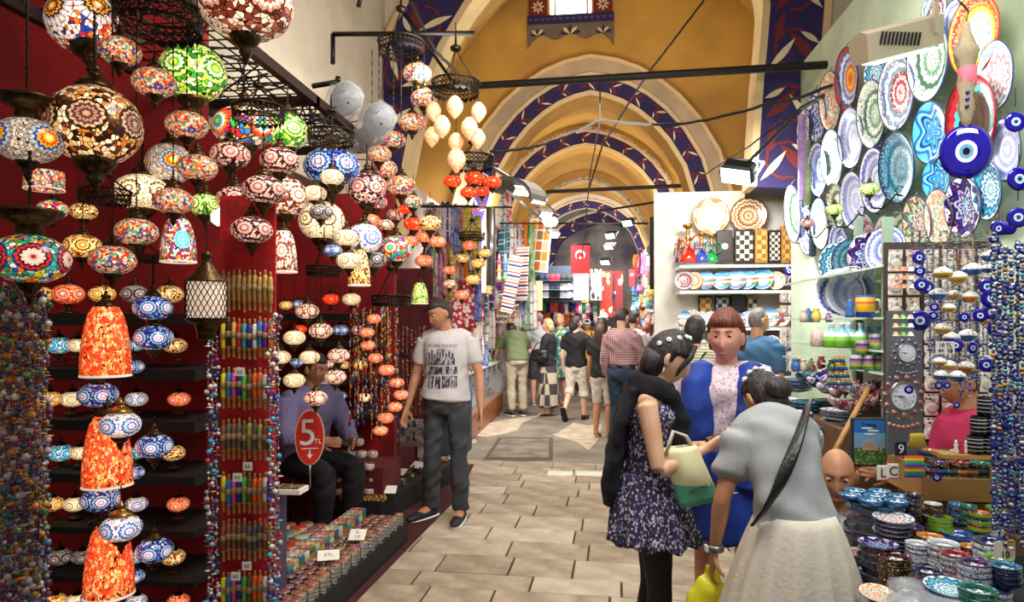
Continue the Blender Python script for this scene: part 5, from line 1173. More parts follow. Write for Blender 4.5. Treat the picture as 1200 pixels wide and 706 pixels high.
BS = [ # px, rim y, r, n, Y, colours, sides, where
 (1068, 592, 16, 4, 2.85, ['red', 'maroon', 'brown'], [1], 'with a red rim behind the purple one'),
 (1066, 616, 15, 7, 2.6, ['purple', 'maroon', 'brown'], [1], 'with purple top at the centre of the stall'),
 (1048, 652, 18, 6, 2.4, ['maroon', 'brown', 'green', 'maroon'], [1], 'dark floral, at the left front'),
 (1075, 636, 13, 5, 2.45, ['white', 'navy', 'white'], [0], 'white and navy, right of the dark floral one'),
 (1091, 628, 15, 6, 2.5, ['orange', 'white', 'maroon', 'navy'], [1, 2, 0], 'with an orange top'),
 (1122, 624, 17, 4, 2.7, ['blue', 'green', 'blue'], [glz['blue']], 'plain blue, behind the white floral one'),
 (1107, 636, 17, 4, 2.4, ['white', 'purple', 'maroon'], [0], 'white floral with blue leaves inside'),
 (1118, 648, 16, 4, 2.3, ['red', 'orange', 'brown'], [2], 'with a scarlet inside'),
 (1142, 658, 18, 3, 2.22, ['purple', 'blue', 'blue'], [0], 'with a purple rim and blue flowers'),
 (1089, 668, 16, 3, 2.25, ['navy', 'teal', 'navy'], [3], 'blue and gold, low at the front'),
 (1147, 690, 21, 2, 2.08, ['teal', 'teal'], [4], 'teal, lowest at the front'),
 (1171, 652, 15, 3, 2.35, ['green', 'navy', 'white'], [0], 'lime green with white inside'),
 (1162, 634, 20, 4, 2.45, ['navy', 'turquoise', 'white'], [0], 'wide, blue inside with navy flowers'),
 (1158, 619, 15, 3, 2.75, ['white', 'maroon'], [2], 'red and white, at the back right'),
 (1137, 640, 12, 3, 2.55, ['orange', 'red'], [1], 'small and orange, squeezed in the middle'),
 (1103, 606, 13, 3, 2.75, ['green', 'green'], [glz['green']], 'small and green at the back'),
 (1178, 662, 17, 3, 2.2, ['turquoise', 'navy'], [glz['navy']], 'turquoise, by the price box'),
 (1062, 690, 9, 4, 2.3, ['teal', 'teal'], [4], 'small and teal, at the front left'),
 (1078, 676, 12, 2, 2.3, ['brown', 'brown'], [1], 'brown, cut off by the plastic wrap'),
 (1090, 700, 15, 2, 2.15, ['navy', 'white'], [3], 'at the very bottom edge, navy'), (1168, 690, 15, 3, 2.2, ['blue', 'white', 'navy'], [0], 'at the bottom edge, blue, beside the tiles'), (1125, 672, 13, 3, 2.28, ['orange', 'white'], [0, 1], 'orange, between the purple and navy ones'), (1050, 684, 14, 3, 2.38, ['green', 'maroon'], [1], 'green, at the bottom left')]
for b_ in BS: bstack(b_[0], b_[1], b_[2], b_[3], b_[4], b_[5], b_[6], b_[7], 'stacked bowls on the front stall', zbase=.45)
TS = [(1070, 578, 9, 8, 2.72, ['maroon', 'navy'], 'tall maroon'), (1094, 590, 10, 6, 2.78, ['white', 'brown'], 'tall speckled'), (1121, 590, 10, 7, 2.8, ['turquoise', 'blue'], 'tall blue'), (1134, 592, 9, 7, 2.76, ['teal', 'teal'], 'tall teal'), (1148, 600, 12, 5, 2.72, ['orange', 'purple', 'blue', 'green'], 'orange topped'), (1165, 594, 10, 5, 2.76, ['green', 'red', 'green'], 'green topped')]
for b_ in TS: bstack(b_[0], b_[1], b_[2], b_[3], b_[4], b_[5], [glz[b_[5][-1]], 1], '%s, before the wooden box' % b_[6], 'stacked bowls before the wooden box', h=.7, zbase=.66)
TC = ['turquoise', 'purple', 'brown', 'red', 'blue', 'teal', 'yellow', 'orange', 'navy', 'maroon', 'green', 'red', 'blue', 'turquoise']
for i in range(14):
    r_, c_ = i//7, i % 7; px = 1086+c_*12.5+r_*2; Y = 2.97+r_*.13; x = P(px, 0, Y).x
    for l in range(4+r_*1+(i*5) % 2): bowl(V_((x, Y, .89+l*.024)), .04, TC[i], glz[TC[(i+l) % 14]] if l % 2 else 1, '%s small bowl, %s from bottom, %s stack in the %s row of the wooden box' % (TC[i], ORD[l], ORD[c_], ['front', 'back'][r_]), 'bowls in the wooden box', .75)
# big platter stack with small bowls on top (px 1020, y 580)
def pstack(px, py, rpx, n, Y, keys, where, grp, step=.02, h=1):
    R = rpx*S(px, Y); top = P(px, py, Y)
    for i in range(n):
        q = Vector((top.x+random.uniform(-.006, .006), Y, top.z-i*step))
        dish(q, R*random.uniform(.95, 1.03), keys[i % len(keys)], '%s plate lying %s from the top of the pile %s' % (PW[keys[i % len(keys)]].replace(' plate', '').rstrip(','), ORD[i], where), grp, (random.uniform(-.03, .03), random.uniform(-.08, 0), 1), spin=random.uniform(0, 6), wire=False)
pstack(1026, 592, 34, 9, 2.75, ['teal', 'navyflower', 'maroon', 'darkgreen', 'navyflower', 'maroon', 'redcentre', 'darkgreen', 'maroon'], 'of big platters beside the squatting seller', 'big platters by the squatting seller', .034)
for i, (dx, dy) in enumerate([(0, 0), (-.09, 0), (.09, 0), (-.045, -.075), (.045, -.075), (-.045, .075), (.045, .075)]):
    c = P(1026, 586, 2.75); bowl(Vector((c.x+dx, 2.75+dy, c.z)), .042, 'turquoise', glz['blue'], 'small turquoise dip bowl on the big blue platter, %s of the ring' % ORD[i], 'dip bowls on the big platter', .5)
pstack(1048, 610, 22, 8, 2.6, ['whitep'], 'of plain cream plates', 'cream plates beside the platters', .016)
pstack(1030, 640, 22, 5, 2.5, ['navyflower', 'maroon', 'darkgreen', 'redcentre'], 'left of the dark floral bowls', 'dark plates at the left front', .025)
pstack(1005, 650, 16, 5, 2.6, ['maroon', 'darkgreen'], 'behind the white skirt', 'dark plates at the left front', .025)
# piles of oval dishes further along
for (px, py, r_, n, Y, keys, w) in [(985, 484, 22, 6, 4.2, ['whitep', 'redcentre', 'whitep'], 'of white platters by the dark-haired woman'), (1003, 499, 16, 5, 4.0, ['teal', 'maroon', 'navyflower'], 'topped blue, left of the framed picture'), (962, 500, 17, 5, 4.2, ['maroon', 'maroon', 'teal'], 'of red-brown dishes'),
                                (935, 486, 17, 4, 4.4, ['whitep', 'bluerim'], 'of blue and white dishes'), (945, 474, 18, 4, 4.6, ['teal', 'darkgreen'], 'of teal dishes'), (970, 472, 16, 3, 4.6, ['darkgreen', 'teal'], 'of green dishes'), (925, 470, 14, 4, 4.8, ['redcentre', 'teal'], 'of small dishes at the far end'),
                                (1000, 522, 15, 3, 3.9, ['navyflower', 'teal'], 'lowest, behind the picture'), (935, 448, 16, 4, 5.2, ['teal', 'bluerim'], 'of teal oval dishes at the back')]:
    pstack(px, py, r_, n, Y, keys, w, 'piles of dishes along the stall', .02)
# boat shaped dishes
boatm = cm('boat_dish', lambda bm: [bmesh.ops.create_uvsphere(bm, u_segments=24, v_segments=10, radius=1), [setattr(v.co, 'z', min(v.co.z*.35, -.02*0+v.co.z*.35 if v.co.z < .05 else .1-.35*(v.co.z-.05)*(1-abs(v.co.x)))+.28*abs(v.co.x)**2.5) for v in bm.verts], [setattr(v.co, 'y', v.co.y*.36) for v in bm.verts]], PL['maroon'])
for i, (px, py, w_, Y, key, rz, lab) in enumerate([(1012, 452, 30, 4.1, 'redcentre', .1, 'long red-edged boat dish of trinkets, nearest to the clocks'), (958, 445, 26, 4.6, 'navyflower', .9, 'long navy boat dish, leaning in a row'), (972, 452, 26, 4.5, 'redcentre', .8, 'long red and blue boat dish, leaning in a row'),
                                        (985, 458, 24, 4.4, 'maroon', .8, 'dark maroon boat dish in the leaning row'), (945, 440, 24, 4.9, 'teal', .9, 'teal boat dish in the leaning row'), (1005, 470, 36, 4.0, 'maroon', .1, 'largest maroon boat dish above the framed picture')]):
    c = P(px, py, Y); o = root('boat_dish', c, lab, 'dish', rz=rz, scale=w_*S(px, Y)); link('dish', boatm, o, mat=PL[key], rot=(0, -.15, 0))
    if i in (0, 5):
        for j in range(14): link('trinket', figm, o, (random.uniform(-.6, .6), random.uniform(-.15, .15), .08), (random.uniform(-1, 1), random.uniform(-1, 1), 0), (.1, .1, .18), gr.choice(bits))
# tower of rainbow tassels
for i, (py, n_) in enumerate([(425, 3), (434, 4), (443, 5), (452, 6)]):
    for j in range(n_):
        px = 983+(j-(n_-1)/2)*5; p = P(px, py, 3.95); o = link('tassel_doll', lm('tassel', [(0, 1), (.2, .95), (.25, .7), (.2, .6), (.45, 0), (0, 0)], 8, bits[0]), None, p, None, .035, bands('rainbow_tassel', [(0, '#5030a0'), (.25, '#2888c0'), (.45, '#38a038'), (.62, '#e0c020'), (.78, '#e05018'), (.9, '#c02058')], 2, 1, 0, .7))
        tag(o, 'small rainbow felt doll hanging in a cone shaped bunch', 'doll', 'rainbow dolls in a bunch')
# framed picture of the mosque
c = P(1019, 519, 3.3); k = S(1019, 3.3); o = root('framed_picture', c, 'framed picture of a domed mosque under blue sky hanging on the stall', 'picture', rz=.05)
boxo('backing', (0, .012, 0), (40*k, .02, 57*k), mt('picture_frame', '#2c3038', .4), o, bev=.003)
boxo('picture_sky', (0, 0, 6*k), (35*k, .004, 40*k), bands('pic_sky', [(0, '#a8cce4'), (.35, '#6ca8dc'), (.7, '#2f74c4')], 2, 4.5, .5, .3), o)
boxo('picture_garden', (0, -.001, -16*k), (35*k, .004, 20*k), specks('pic_green', '#3f6a34', ['#5c8848', '#2c4c28', '#88a868'], 90, .5), o)
bm = bmesh.new(); mk = lambda x, z, w, h: box(bm, (x*k, -.004, z*k), (w*k, .003, h*k))
mk(0, -6, 18, 6); mk(-13, -2, 1.6, 16); mk(12, -2, 1.6, 16); mk(0, -2, 10, 4)
poly(bm, [(math.cos(a)*6*k, -1*k+math.sin(a)*4.5*k) for a in [PI*i/10 for i in range(11)]], -.006); bmo('mosque', bm, mt('pic_mosque', '#b89880', .6), o)
bm = bmesh.new()
for x, z in ((-3, 17), (4, 14), (0, 10)): poly(bm, [(x*k+math.cos(a)*7*k, z*k+math.sin(a)*1.2*k) for a in [2*PI*i/12 for i in range(12)]], -.0035)
bmo('clouds', bm, white, o); text('lettering', 'Turkey', 6*k, mt('pic_ink', '#182848', .5), o, (-1*k, -.004, 21*k), (PI/2, 0, 0), .0005)
# clocks with ring frames of red and purple stones
def clock(px, py, r_, Y, stone, label, n=11):
    c = P(px, py, Y); k = S(px, Y); R = r_*k; o = root('wall_clock', c, label, 'clock', rz=.15, rot=(PI/2-.02, 0, .15)); o.scale = (R,)*3
    link('dial', lm('clock_dial', [(0, .06), (.95, .06), (1, .05)], 28, white), o, mat=mt('dial_white', '#dfe0ee', .3)); link('bezel', lm('clock_bezel', [(.95, .05), (1.0, .12), (1.12, .08), (1.15, -.1), (0, -.1)], 28, steel), o)
    for h in range(12):
        a = PI/2-h*PI/6; text('numeral', str(h or 12), .26, ink, o, (math.cos(a)*.74, math.sin(a)*.74, .065), (0, 0, 0), .004)
    for a, L, w in ((PI/2-PI/6*8.9, .45, .06), (PI/2-PI/6*9.2, .7, .04)):
        bm = bmesh.new(); box(bm, (math.cos(a)*L/2, math.sin(a)*L/2, .085), (L, w, .01), a); bmo('hand', bm, ink, o)
    sm_ = lm('clock_stone', [(0, .14), (.12, .1), (.16, 0)], 10, stone); se = lm('stone_setting', [(.15, .06), (.22, .04), (.25, -.06), (.1, -.06)], 10, mt('antique_silver', '#8c867c', .4, .6))
    for i in range(n):
        a = 2*PI*i/n+.2
        for rad, s_ in ((1.42, 1), (1.42+.33, .5)):
            b_ = a+(0 if s_ == 1 else PI/n)
            link('setting', se, o, (math.cos(b_)*rad, math.sin(b_)*rad, 0), scale=s_); link('stone', sm_, o, (math.cos(b_)*rad, math.sin(b_)*rad, .02), scale=s_, mat=stone)
    for i in range(7): link('pendant', se, o, ((i-3)*.36, -2.1-.25*math.cos((i-3)*.5), 0), scale=.8); link('stone', sm_, o, ((i-3)*.36, -2.1-.25*math.cos((i-3)*.5), .02), scale=.8, mat=stone)
    return o
rs = mt('red_stone', '#c02418', .1, coat=.8); ps = mt('purple_stone', '#5a2888', .1, coat=.8)
clock(1059, 465, 15.5, 2.95, rs, 'larger silver clock with a ring of red stones'); clock(1063, 414, 10.5, 3.02, ps, 'smaller silver clock with a ring of purple stones above the red one')
evileye(P(1065, 457, 2.9), 5*S(1065, 2.9), 'small cobalt evil eye on the face of the red-stoned clock', None, cord=0)
boxo_ = boxo('clock_board', (P(1062, 440, 3.1).x, 3.12, 1.32), (.14, .02, .62), mt('grey_board', '#5c6068', .6)); tag(boxo_, 'grey board behind the two clocks', 'board')
# digit and letter tiles
for (x, y, t, w) in [(1056, 527, '9', 'beside the yellow tassels'), (1047, 553, 'C', 'below the 9 tile'), (1035, 555, 'L', 'left of the C tile')]:
    c = P(x, y, 2.9); k = S(x, 2.9); o = root('letter_tile', c, 'white ceramic tile with the character %s %s' % (t, w), 'tile', rz=.1)
    boxo('tile', (0, .004, 0), (13*k, .008, 18*k), mt('tile_white', '#e4dccf', .25) if t != '9' else mt('tile_navy', '#1c2040', .25), o, bev=.002); text('character', t, 15*k, ink if t != '9' else white, o, (0, -.001, 0), (PI/2, 0, 0), .0008)
    boxo('tile_border', (0, .0, -8*k), (12*k, .002, 1.6*k), bits[9], o)
tassy = mt('yellow_tassel', '#d8b838', .7, bump=.5, bs=90)
for i in range(4): c = P(1070+i*3.2, 524, 2.88); o = link('tassel', lm('tassel', [(0, 1), (.2, .95), (.25, .7), (.2, .6), (.45, 0), (0, 0)], 8), None, c, None, .055, tassy); tag(o, 'yellow silk tassel hanging beside the 9 tile', 'tassel', 'yellow tassels')
rainbow = bands('rainbow_cylinder', [(0, '#5030a0'), (.2, '#2888c0'), (.4, '#38a038'), (.6, '#e0c020'), (.8, '#e05018')], 2, 2, 0, .6)
for i in range(6): c = P(1063+i*3.4, 548, 2.85); o = link('bead_tassel', lm('bead_roll', [(0, 0), (.25, .02), (.25, .98), (0, 1)], 8), None, c-Vector((0, 0, .04)), None, (.04, .04, .085), rainbow); tag(o, 'small rainbow beaded roll in the row below the tassels', 'tassel', 'rainbow beaded rolls')

# hanging column of bells, birds, evil eyes
birdm = lm('ball_ornament', [(0, .7), (.3, .62), (.8, .3), (.95, 0), (.8, -.35), (.4, -.6), (0, -.65)], 16, sideflo[0])
bird_s = [specks('ornament_%d' % i, a, b_, 3.2, .3, .15, coat=.7) for i, (a, b_) in enumerate([('#e8e6e0', ['#a02830', '#3058a0', '#58a070', '#e8e6e0']), ('#e4e2dc', ['#2848a0', '#c88030', '#a03048', '#e4e2dc'])])]
def ornament_ball(px, py, r_, Y, m_, under, label, grp):
    c = P(px, py, Y); o = root('ball_ornament', c, label, 'ornament', grp, random.uniform(0, 6), r_*S(px, Y)); link('ball', birdm, o, mat=m_)
    link('lower_band', lm('ball_band', [(.97, -.02), (.99, -.1), (.82, -.4), (.4, -.66), (0, -.7), (0, -.6), (.5, -.4)], 16), o, mat=under); link('cord', cm('orn_cord', lambda bm: tube(bm, [(0, 0, .6), (0, 0, 3)], .04, 4), lwood), o)
ob = [mt('glaze_yellow', '#d8a828'), glz['blue'], glz['orange'], glz['navy']]
OB = [(1105, 320, 11, 0, 0), (1123, 325, 11, 0, 0), (1140, 316, 12, 0, 1), (1160, 300, 10, 0, 1), (1157, 315, 8, 1, 1), (1099, 345, 11, 0, 1), (1118, 346, 9, 1, 0), (1137, 348, 10, 1, 2), (1112, 361, 8, 0, 0), (1105, 385, 10, 1, 0), (1115, 396, 10, 0, 1), (1134, 393, 11, 1, 1), (1101, 424, 8, 0, 0), (1112, 428, 9, 1, 0), (1132, 430, 10, 0, 2), (1103, 440, 9, 1, 1), (1122, 441, 10, 0, 1), (1155, 375, 9, 1, 0), (1158, 430, 10, 1, 2)]
for i, (x, y, r_, a, b_) in enumerate(OB): ornament_ball(x, y, r_, 2.55+.06*(i % 4), bird_s[a], ob[b_], 'painted white ceramic ball ornament, %s from the top of the hanging bunch' % ORD[min(i, 18)], 'painted ball ornaments')
belm = lm('ceramic_bell', [(0, 1), (.3, .98), (.5, .8), (.58, .4), (.8, .05), (.85, 0), (.75, 0), (.4, .4)], 16, white)
for gi, (x0, y0, cols, nr, nc) in enumerate([(1051, 318, ['#d88858', '#d88858', '#e4e0d4'], 3, 3), (1050, 374, ['#e0b878', '#78b848', '#e4e4e0'], 3, 3)]):
    for r_ in range(nr):
        for c_ in range(nc):
            p = P(x0+c_*8.5, y0+r_*10, 2.7); o = root('ceramic_bell', p, '%s ceramic bell, %s row, %s column of the %s bell cluster' % (['orange', 'orange', 'white', 'cream', 'green', 'white'][gi*3+c_], ORD[r_], ORD[c_], ['upper', 'lower'][gi]), 'bell', 'ceramic bells', random.uniform(0, 6), 5.2*S(1050, 2.7))
            link('bell', belm, o, mat=specks('bell_%s' % cols[c_][1:], cols[c_], ['#f0ece4', '#a03030', '#f0ece4', '#304890'], 3, .28, .2)); link('cord', cm('orn_cord', lambda bm: 0, lwood), o, scale=(1, 1, .7))
EY = [(1080, 334, 8, 2.6), (1087, 337, 8, 2.7), (1077, 302, 8, 2.8), (1078, 376, 12, 2.75), (1163, 350, 12, 2.3), (1171, 344, 10, 2.25), (1157, 336, 9, 2.5), (1172, 385, 14, 2.2), (1180, 398, 8, 2.15), (1162, 366, 9, 2.4), (1156, 428, 8, 2.35), (1120, 405, 8, 2.5), (1170, 266, 8, 2.5), (1193, 255, 12, 2.1), (1194, 210, 14, 2.1), (1190, 143, 12, 2.2), (1095, 360, 5, 2.5), (1094, 370, 5, 2.5), (1149, 370, 8, 2.5), (1110, 452, 4, 2.5), (1100, 452, 5, 2.5), (1121, 475, 4, 2.4),
      (1175, 465, 8, 2.1), (1192, 440, 8, 2.05), (1182, 490, 7, 2.1), (1196, 500, 8, 2.0), (1178, 520, 7, 2.1), (1192, 545, 8, 2.0), (1185, 575, 7, 2.05), (1197, 590, 8, 2.0), (1180, 610, 6, 2.1), (1078, 318, 6, 2.6), (1130, 372, 6, 2.5), (1140, 408, 7, 2.5), (1188, 420, 7, 2.1), (1098, 560, 5, 2.8)]
for i, (x, y, r_, Y) in enumerate(EY): evileye(P(x, y, Y), r_*S(x, Y), 'round cobalt blue glass evil eye %s, %s' % ('on the near right strands' if x > 1150 else 'in the hanging bunch', 'size and place %s from the top' % ORD[min(19, sum(1 for e in EY if e[1] < y) % 20)]), 'glass evil eyes', (-.3+.4*math.sin(i), -1, 0), .1)
for i, px in enumerate([1171, 1174.5, 1178, 1181, 1184]): evileye(P(px, 268, 2.3+.05*i), 8*S(px, 2.3), 'blue evil eye on edge in the packed horizontal row near the right edge', 'evil eyes packed in a row', (-.9, -.5, 0), .05)
SE = []
def estr(key, seed):
    def f(bm):
        r = random.Random(seed); z = 0; tube(bm, [(0, 0, 0), (0, 0, -1)], .001, 3, 0)
        while z > -1:
            t = r.random(); q = r.uniform(.004, .0085)
            if t < .3:
                a = r.uniform(-1, 1); d = Vector((math.cos(a-1.5), math.sin(a-1.5), 0))
                for rr, c_, o_ in ((1.6*q, 13, 0), (.85*q, 8, .0022), (.45*q, 14, .0034)):
                    m4 = Matrix.Translation(d*o_+Vector((0, 0, z-1.6*q))) @ d.to_track_quat('Z', 'Y').to_matrix().to_4x4() @ Matrix.Diagonal((1, 1, .35, 1)); g_ = bmesh.ops.create_uvsphere(bm, u_segments=10, v_segments=5, radius=rr, matrix=m4)
                    for v in g_['verts']:
                        for f_ in v.link_faces: f_.material_index = c_
                z -= 3.3*q
            else: lathe(bm, [(0, q), (q*.8, q*.4), (q*.8, -q*.4), (0, -q)], 6, r.choice([3, 8, 9, 13, 13, 14, 2, 8, 6, 13]), (0, 0, z-q)); z -= q*1.8
    return cm(key, f, [goldbr]+BC)
SE = [estr('eye_strand_%d' % i, i) for i in range(5)]
rr_ = random.Random(2)
for i in range(12):
    px = 1164+(i % 6)*7+rr_.uniform(-1, 1); Yr = 1.95+.12*(i // 6)+rr_.uniform(0, .05); o = link('bead_strand', SE[i % 5], None, P(px, 285+rr_.uniform(-15, 15), Yr), (0, 0, rr_.uniform(-.4, .4)), (1, 1, .8)); tag(o, 'cobalt evil eye and bead strand, %s from left, %s layer, right edge' % (ORD[i % 6], ['front', 'back'][i//6]), 'beads', 'evil eye strands at the right edge')
for i in range(14):
    px = 1090+i*5.2; o = link('bead_strand', SE[(i*2) % 5], None, P(px, rr_.choice([325, 340, 350]), 2.85+.1*(i % 3)), (0, 0, rr_.uniform(-.4, .4)), (1, 1, rr_.uniform(.28, .45))); tag(o, 'short strand of blue beads behind the painted balls, %s from the left' % ORD[i], 'beads', 'short bead strands behind the balls')
for i in range(12):
    px = 1070+i*8; o = link('bead_strand', SP[i % 4], None, P(px, rr_.choice([270, 280]), 3.3), None, (1, 1, rr_.uniform(.15, .22))); tag(o, 'bead necklace bunch hanging below the lowest plates, %s from the left' % ORD[i], 'necklace', 'chains below the plates')
tagcard(1108, 408, 22, 15, 2.42, '10 TL\n4=  5$', 'white handwritten price card reading 10 TL among the painted balls', rz=.1, size=.018)
tagcard(1178, 645, 26, 20, 1.98, '4\n10', 'white price box with blue figures at the right front', rz=.2, size=.026)
# back display of wrapped trinkets on hooks behind the bunch
o = root('trinket_rack', (P(1115, 400, 3.75).x+.05, 3.78, .9), 'brown pegboard of clear-wrapped trinkets behind the hanging bunch', 'rack')
boxo('back_panel', (0, .02, .55), (.72, .02, 1.1), mt('peg_board', '#4a3a34', .7, var=.3, vs=8), o)
for r_ in range(8):
    for c_ in range(8):
        pk = link('packet', cm('packet', lambda bm: [box(bm, (0, 0, 0), (.07, .015, .1), bev=.005), box(bm, (0, 0, .055), (.07, .004, .02))], tb[0]), o, (-.31+c_*.088, 0, .12+r_*.125), (random.uniform(-.1, .1), 0, random.uniform(-.1, .1)), mat=tb[(r_*3+c_) % 3]); link('ornament', discm, pk, (0, -.012, -.01), (PI/2, 0, 0), (.025, .025, .02), tb[(r_+c_*2+1) % 3])
# black lettered mugs on a slanting board near the seller
o = tag(boxo('counter_board', (P(1152, 545, 2.75).x, 2.77, P(1150, 535, 2.75).z), (.3, .1, .015), lwood, None, .0), 'narrow wooden ledge under the black mugs', 'ledge')
lz = P(1150, 535, 2.75).z+.008
blk = bands('mug_lettered', [(0, '#101014'), (.2, '#c8c8c8'), (.24, '#101014'), (.4, '#b8b8b8'), (.45, '#101014'), (.62, '#d0d0d0'), (.66, '#101014'), (.8, '#c0c0c0'), (.84, '#101014')], 2, 1, 0, .2)
for i, (px, row) in enumerate([(1143, 0), (1160, 0), (1172, 0), (1147, 1), (1165, 1), (1155, 2)]):
    mug(Vector((P(px, 0, 2.75).x, 2.75, lz+row*.073)), .07, blk, 'black mug with white lettering, %s in the little pyramid' % ['bottom left', 'bottom middle', 'bottom right', 'middle left', 'middle right', 'top'][i], 'black lettered mugs', 0, mt('black_glaze', '#101014', .15))
for i, px in enumerate([1122, 1128, 1134]): o = link('figurine', figm, None, (P(px, 0, 2.75).x, 2.76, lz), None, (.03, .03, .05), [white, rs, white][i]); tag(o, 'tiny %s figurine left of the black mugs, %s from the left' % (['white', 'red', 'white'][i], ORD[i]), 'figurine')
# front: tiles stack, plastic wrapped dishes, paper
p = P(1188, 700, 1.95)
for i in range(7):
    o = boxo('ceramic_tile', (p.x, 1.98, .70+i*.017-.02), (.13, .15, .012), mt('tile_white', '#e4dccf', .25), None, .1+.03*(i % 2), .002); tag(o, 'white ceramic tile, %s from the bottom of the stack at the right front' % ORD[i], 'tile', 'stacked white tiles')
dish(P(1112, 692, 2.15), .068, 'cyan', 'scalloped turquoise and white dish lying on plastic wrap at the front', None, (0, -.12, 1), wire=False)
dish(P(1028, 698, 2.3), .055, 'fresh', 'red and yellow paper-like painted dish beside the white skirt', None, (0, -.2, 1), wire=False)
bm = bmesh.new(); lathe(bm, [(0, .02), (.09, .02), (.13, 0), (.12, -.05), (0, -.06)], 22, wob=lambda a, z: 1+.25*math.sin(a*4)+.1*math.sin(a*11)); q = P(1095, 700, 2.15); tag(bmo('plastic_wrap', bm, plasticm, None, loc=q), 'crumpled clear plastic wrap under the scalloped dish', 'plastic wrap')
bm = bmesh.new(); tube(bm, [(0, 0, 0), (.3, .35, .3)], .014, 7); q = P(975, 535, 3.5); tag(bmo('wooden_pole', bm, lwood, None, loc=q), 'round wooden pole leaning left of the framed picture', 'pole')
# ================================================================ PEOPLE
V3 = Vector
def loft(bm, rings, right=(1, 0, 0), seg=14):
    """closed tube of elliptical rings (centre, half width, half depth)"""
    cs = [V3(r[0]) for r in rings]; n = len(cs); out = []
    for i, (c, a, b) in enumerate(rings):
        t = (cs[min(i+1, n-1)]-cs[max(i-1, 0)])
        t = t.normalized() if t.length > 1e-6 else V3((0, 0, 1))
        R = V3(right); R = R-t*R.dot(t)
        if R.length < .15: R = V3((0, 1, 0))-t*t.y
        R.normalize(); F = t.cross(R)
        out.append([bm.verts.new(cs[i]+R*a*math.cos(2*PI*k/seg)+F*b*math.sin(2*PI*k/seg)) for k in range(seg)])
    for A, B in zip(out[:-1], out[1:]):
        for k in range(seg): bm.faces.new((A[k], A[(k+1) % seg], B[(k+1) % seg], B[k]))
    for rg, i, s in ((out[0], 0, 1), (out[-1], -1, -1)):
        cc = bm.verts.new(cs[i]+(cs[i]-cs[1 if i == 0 else -2]).normalized()*min(rings[i][1], rings[i][2])*.5)
        for k in range(seg): bm.faces.new((rg[k], rg[(k+1) % seg], cc) if s < 0 else (rg[(k+1) % seg], rg[k], cc))
def cap_limb(bm, pts, right=(1, 0, 0), seg=12):
    """limb with a rounded start and end; pts = (p, a, b)"""
    loft(bm, pts, right, seg)
def solid(name, bm, voxel, mat, parent, smooth=3, folds=0, ff=9, mats=None):
    bmesh.ops.recalc_face_normals(bm, faces=bm.faces)
    me = bpy.data.meshes.new(name); bm.to_mesh(me); bm.free(); o = bpy.data.objects.new('tmp', me); COL.objects.link(o)
    m = o.modifiers.new('r', 'REMESH'); m.mode = 'VOXEL'; m.voxel_size = voxel
    s = o.modifiers.new('s', 'SMOOTH'); s.factor = .5; s.iterations = smooth
    dg = bpy.context.evaluated_depsgraph_get(); m2 = bpy.data.meshes.new_from_object(o.evaluated_get(dg))
    bpy.data.objects.remove(o); m2.name = name; m2.materials.clear(); m2.materials.append(mat); m2.shade_smooth()
    if folds:
        n = len(m2.vertices); co = np.empty(n*3, 'f'); no = np.empty(n*3, 'f'); m2.vertices.foreach_get('co', co); m2.vertices.foreach_get('normal', no); co = co.reshape(-1, 3); no = no.reshape(-1, 3)
        x, y, z = co.T
        d = np.sin((x*1.3+z*1.1)*ff*3+2*np.sin(y*ff+z*ff*1.7))+.7*np.sin((y*1.7-z*1.6)*ff*2.3+2.3*np.sin(x*ff*1.3))+.5*np.sin(z*ff*5+x*ff*2+3*np.sin(y*9))
        co += no*(d*folds*.5)[:, None]; m2.vertices.foreach_set('co', co.astype('f').ravel()); m2.update()
    return link(name, m2, parent)
HX, HY, HZ = .074, .094, .118
def headpt(d, hairk=0):
    """surface of a head along unit direction d (x right, y forward, z up)"""
    p = V3((d.x*HX, d.y*HY, d.z*HZ)); g = lambda a, s: math.exp(-(a/s)**2)
    z = p.z
    if z < 0:
        t = min(1, -z/HZ); p.x *= 1-.26*t**1.6
        if p.y < 0: p.y *= 1-.5*t**1.3
        else: p.y *= 1+.03*t
    else: p.y *= 1.0+.06*(p.y < 0)
    if d.y > 0:
        f = max(0, d.y)
        nz = 0
        if -.045 < z < .03: nz = (.03-z)/.075
        elif z <= -.045: nz = max(0, 1-(-.045-z)/.012)
        p.y += .026*nz*g(p.x, .0125)*f
        p.y += .006*g(z-.038, .014)*f*g(p.x, .05) - .012*g(abs(p.x)-.031, .015)*g(z-.014, .014)*f
        p.y += .006*g(abs(p.x)-.04, .02)*g(z+.02, .022)*f
        p.y += (.008*g(z+.062, .008)+.008*g(z+.078, .008))*g(p.x, .022)*f - .004*g(z+.07, .003)*g(p.x, .02)*f
        p.y += .010*g(z+.102, .016)*g(p.x, .025)*f
    return p
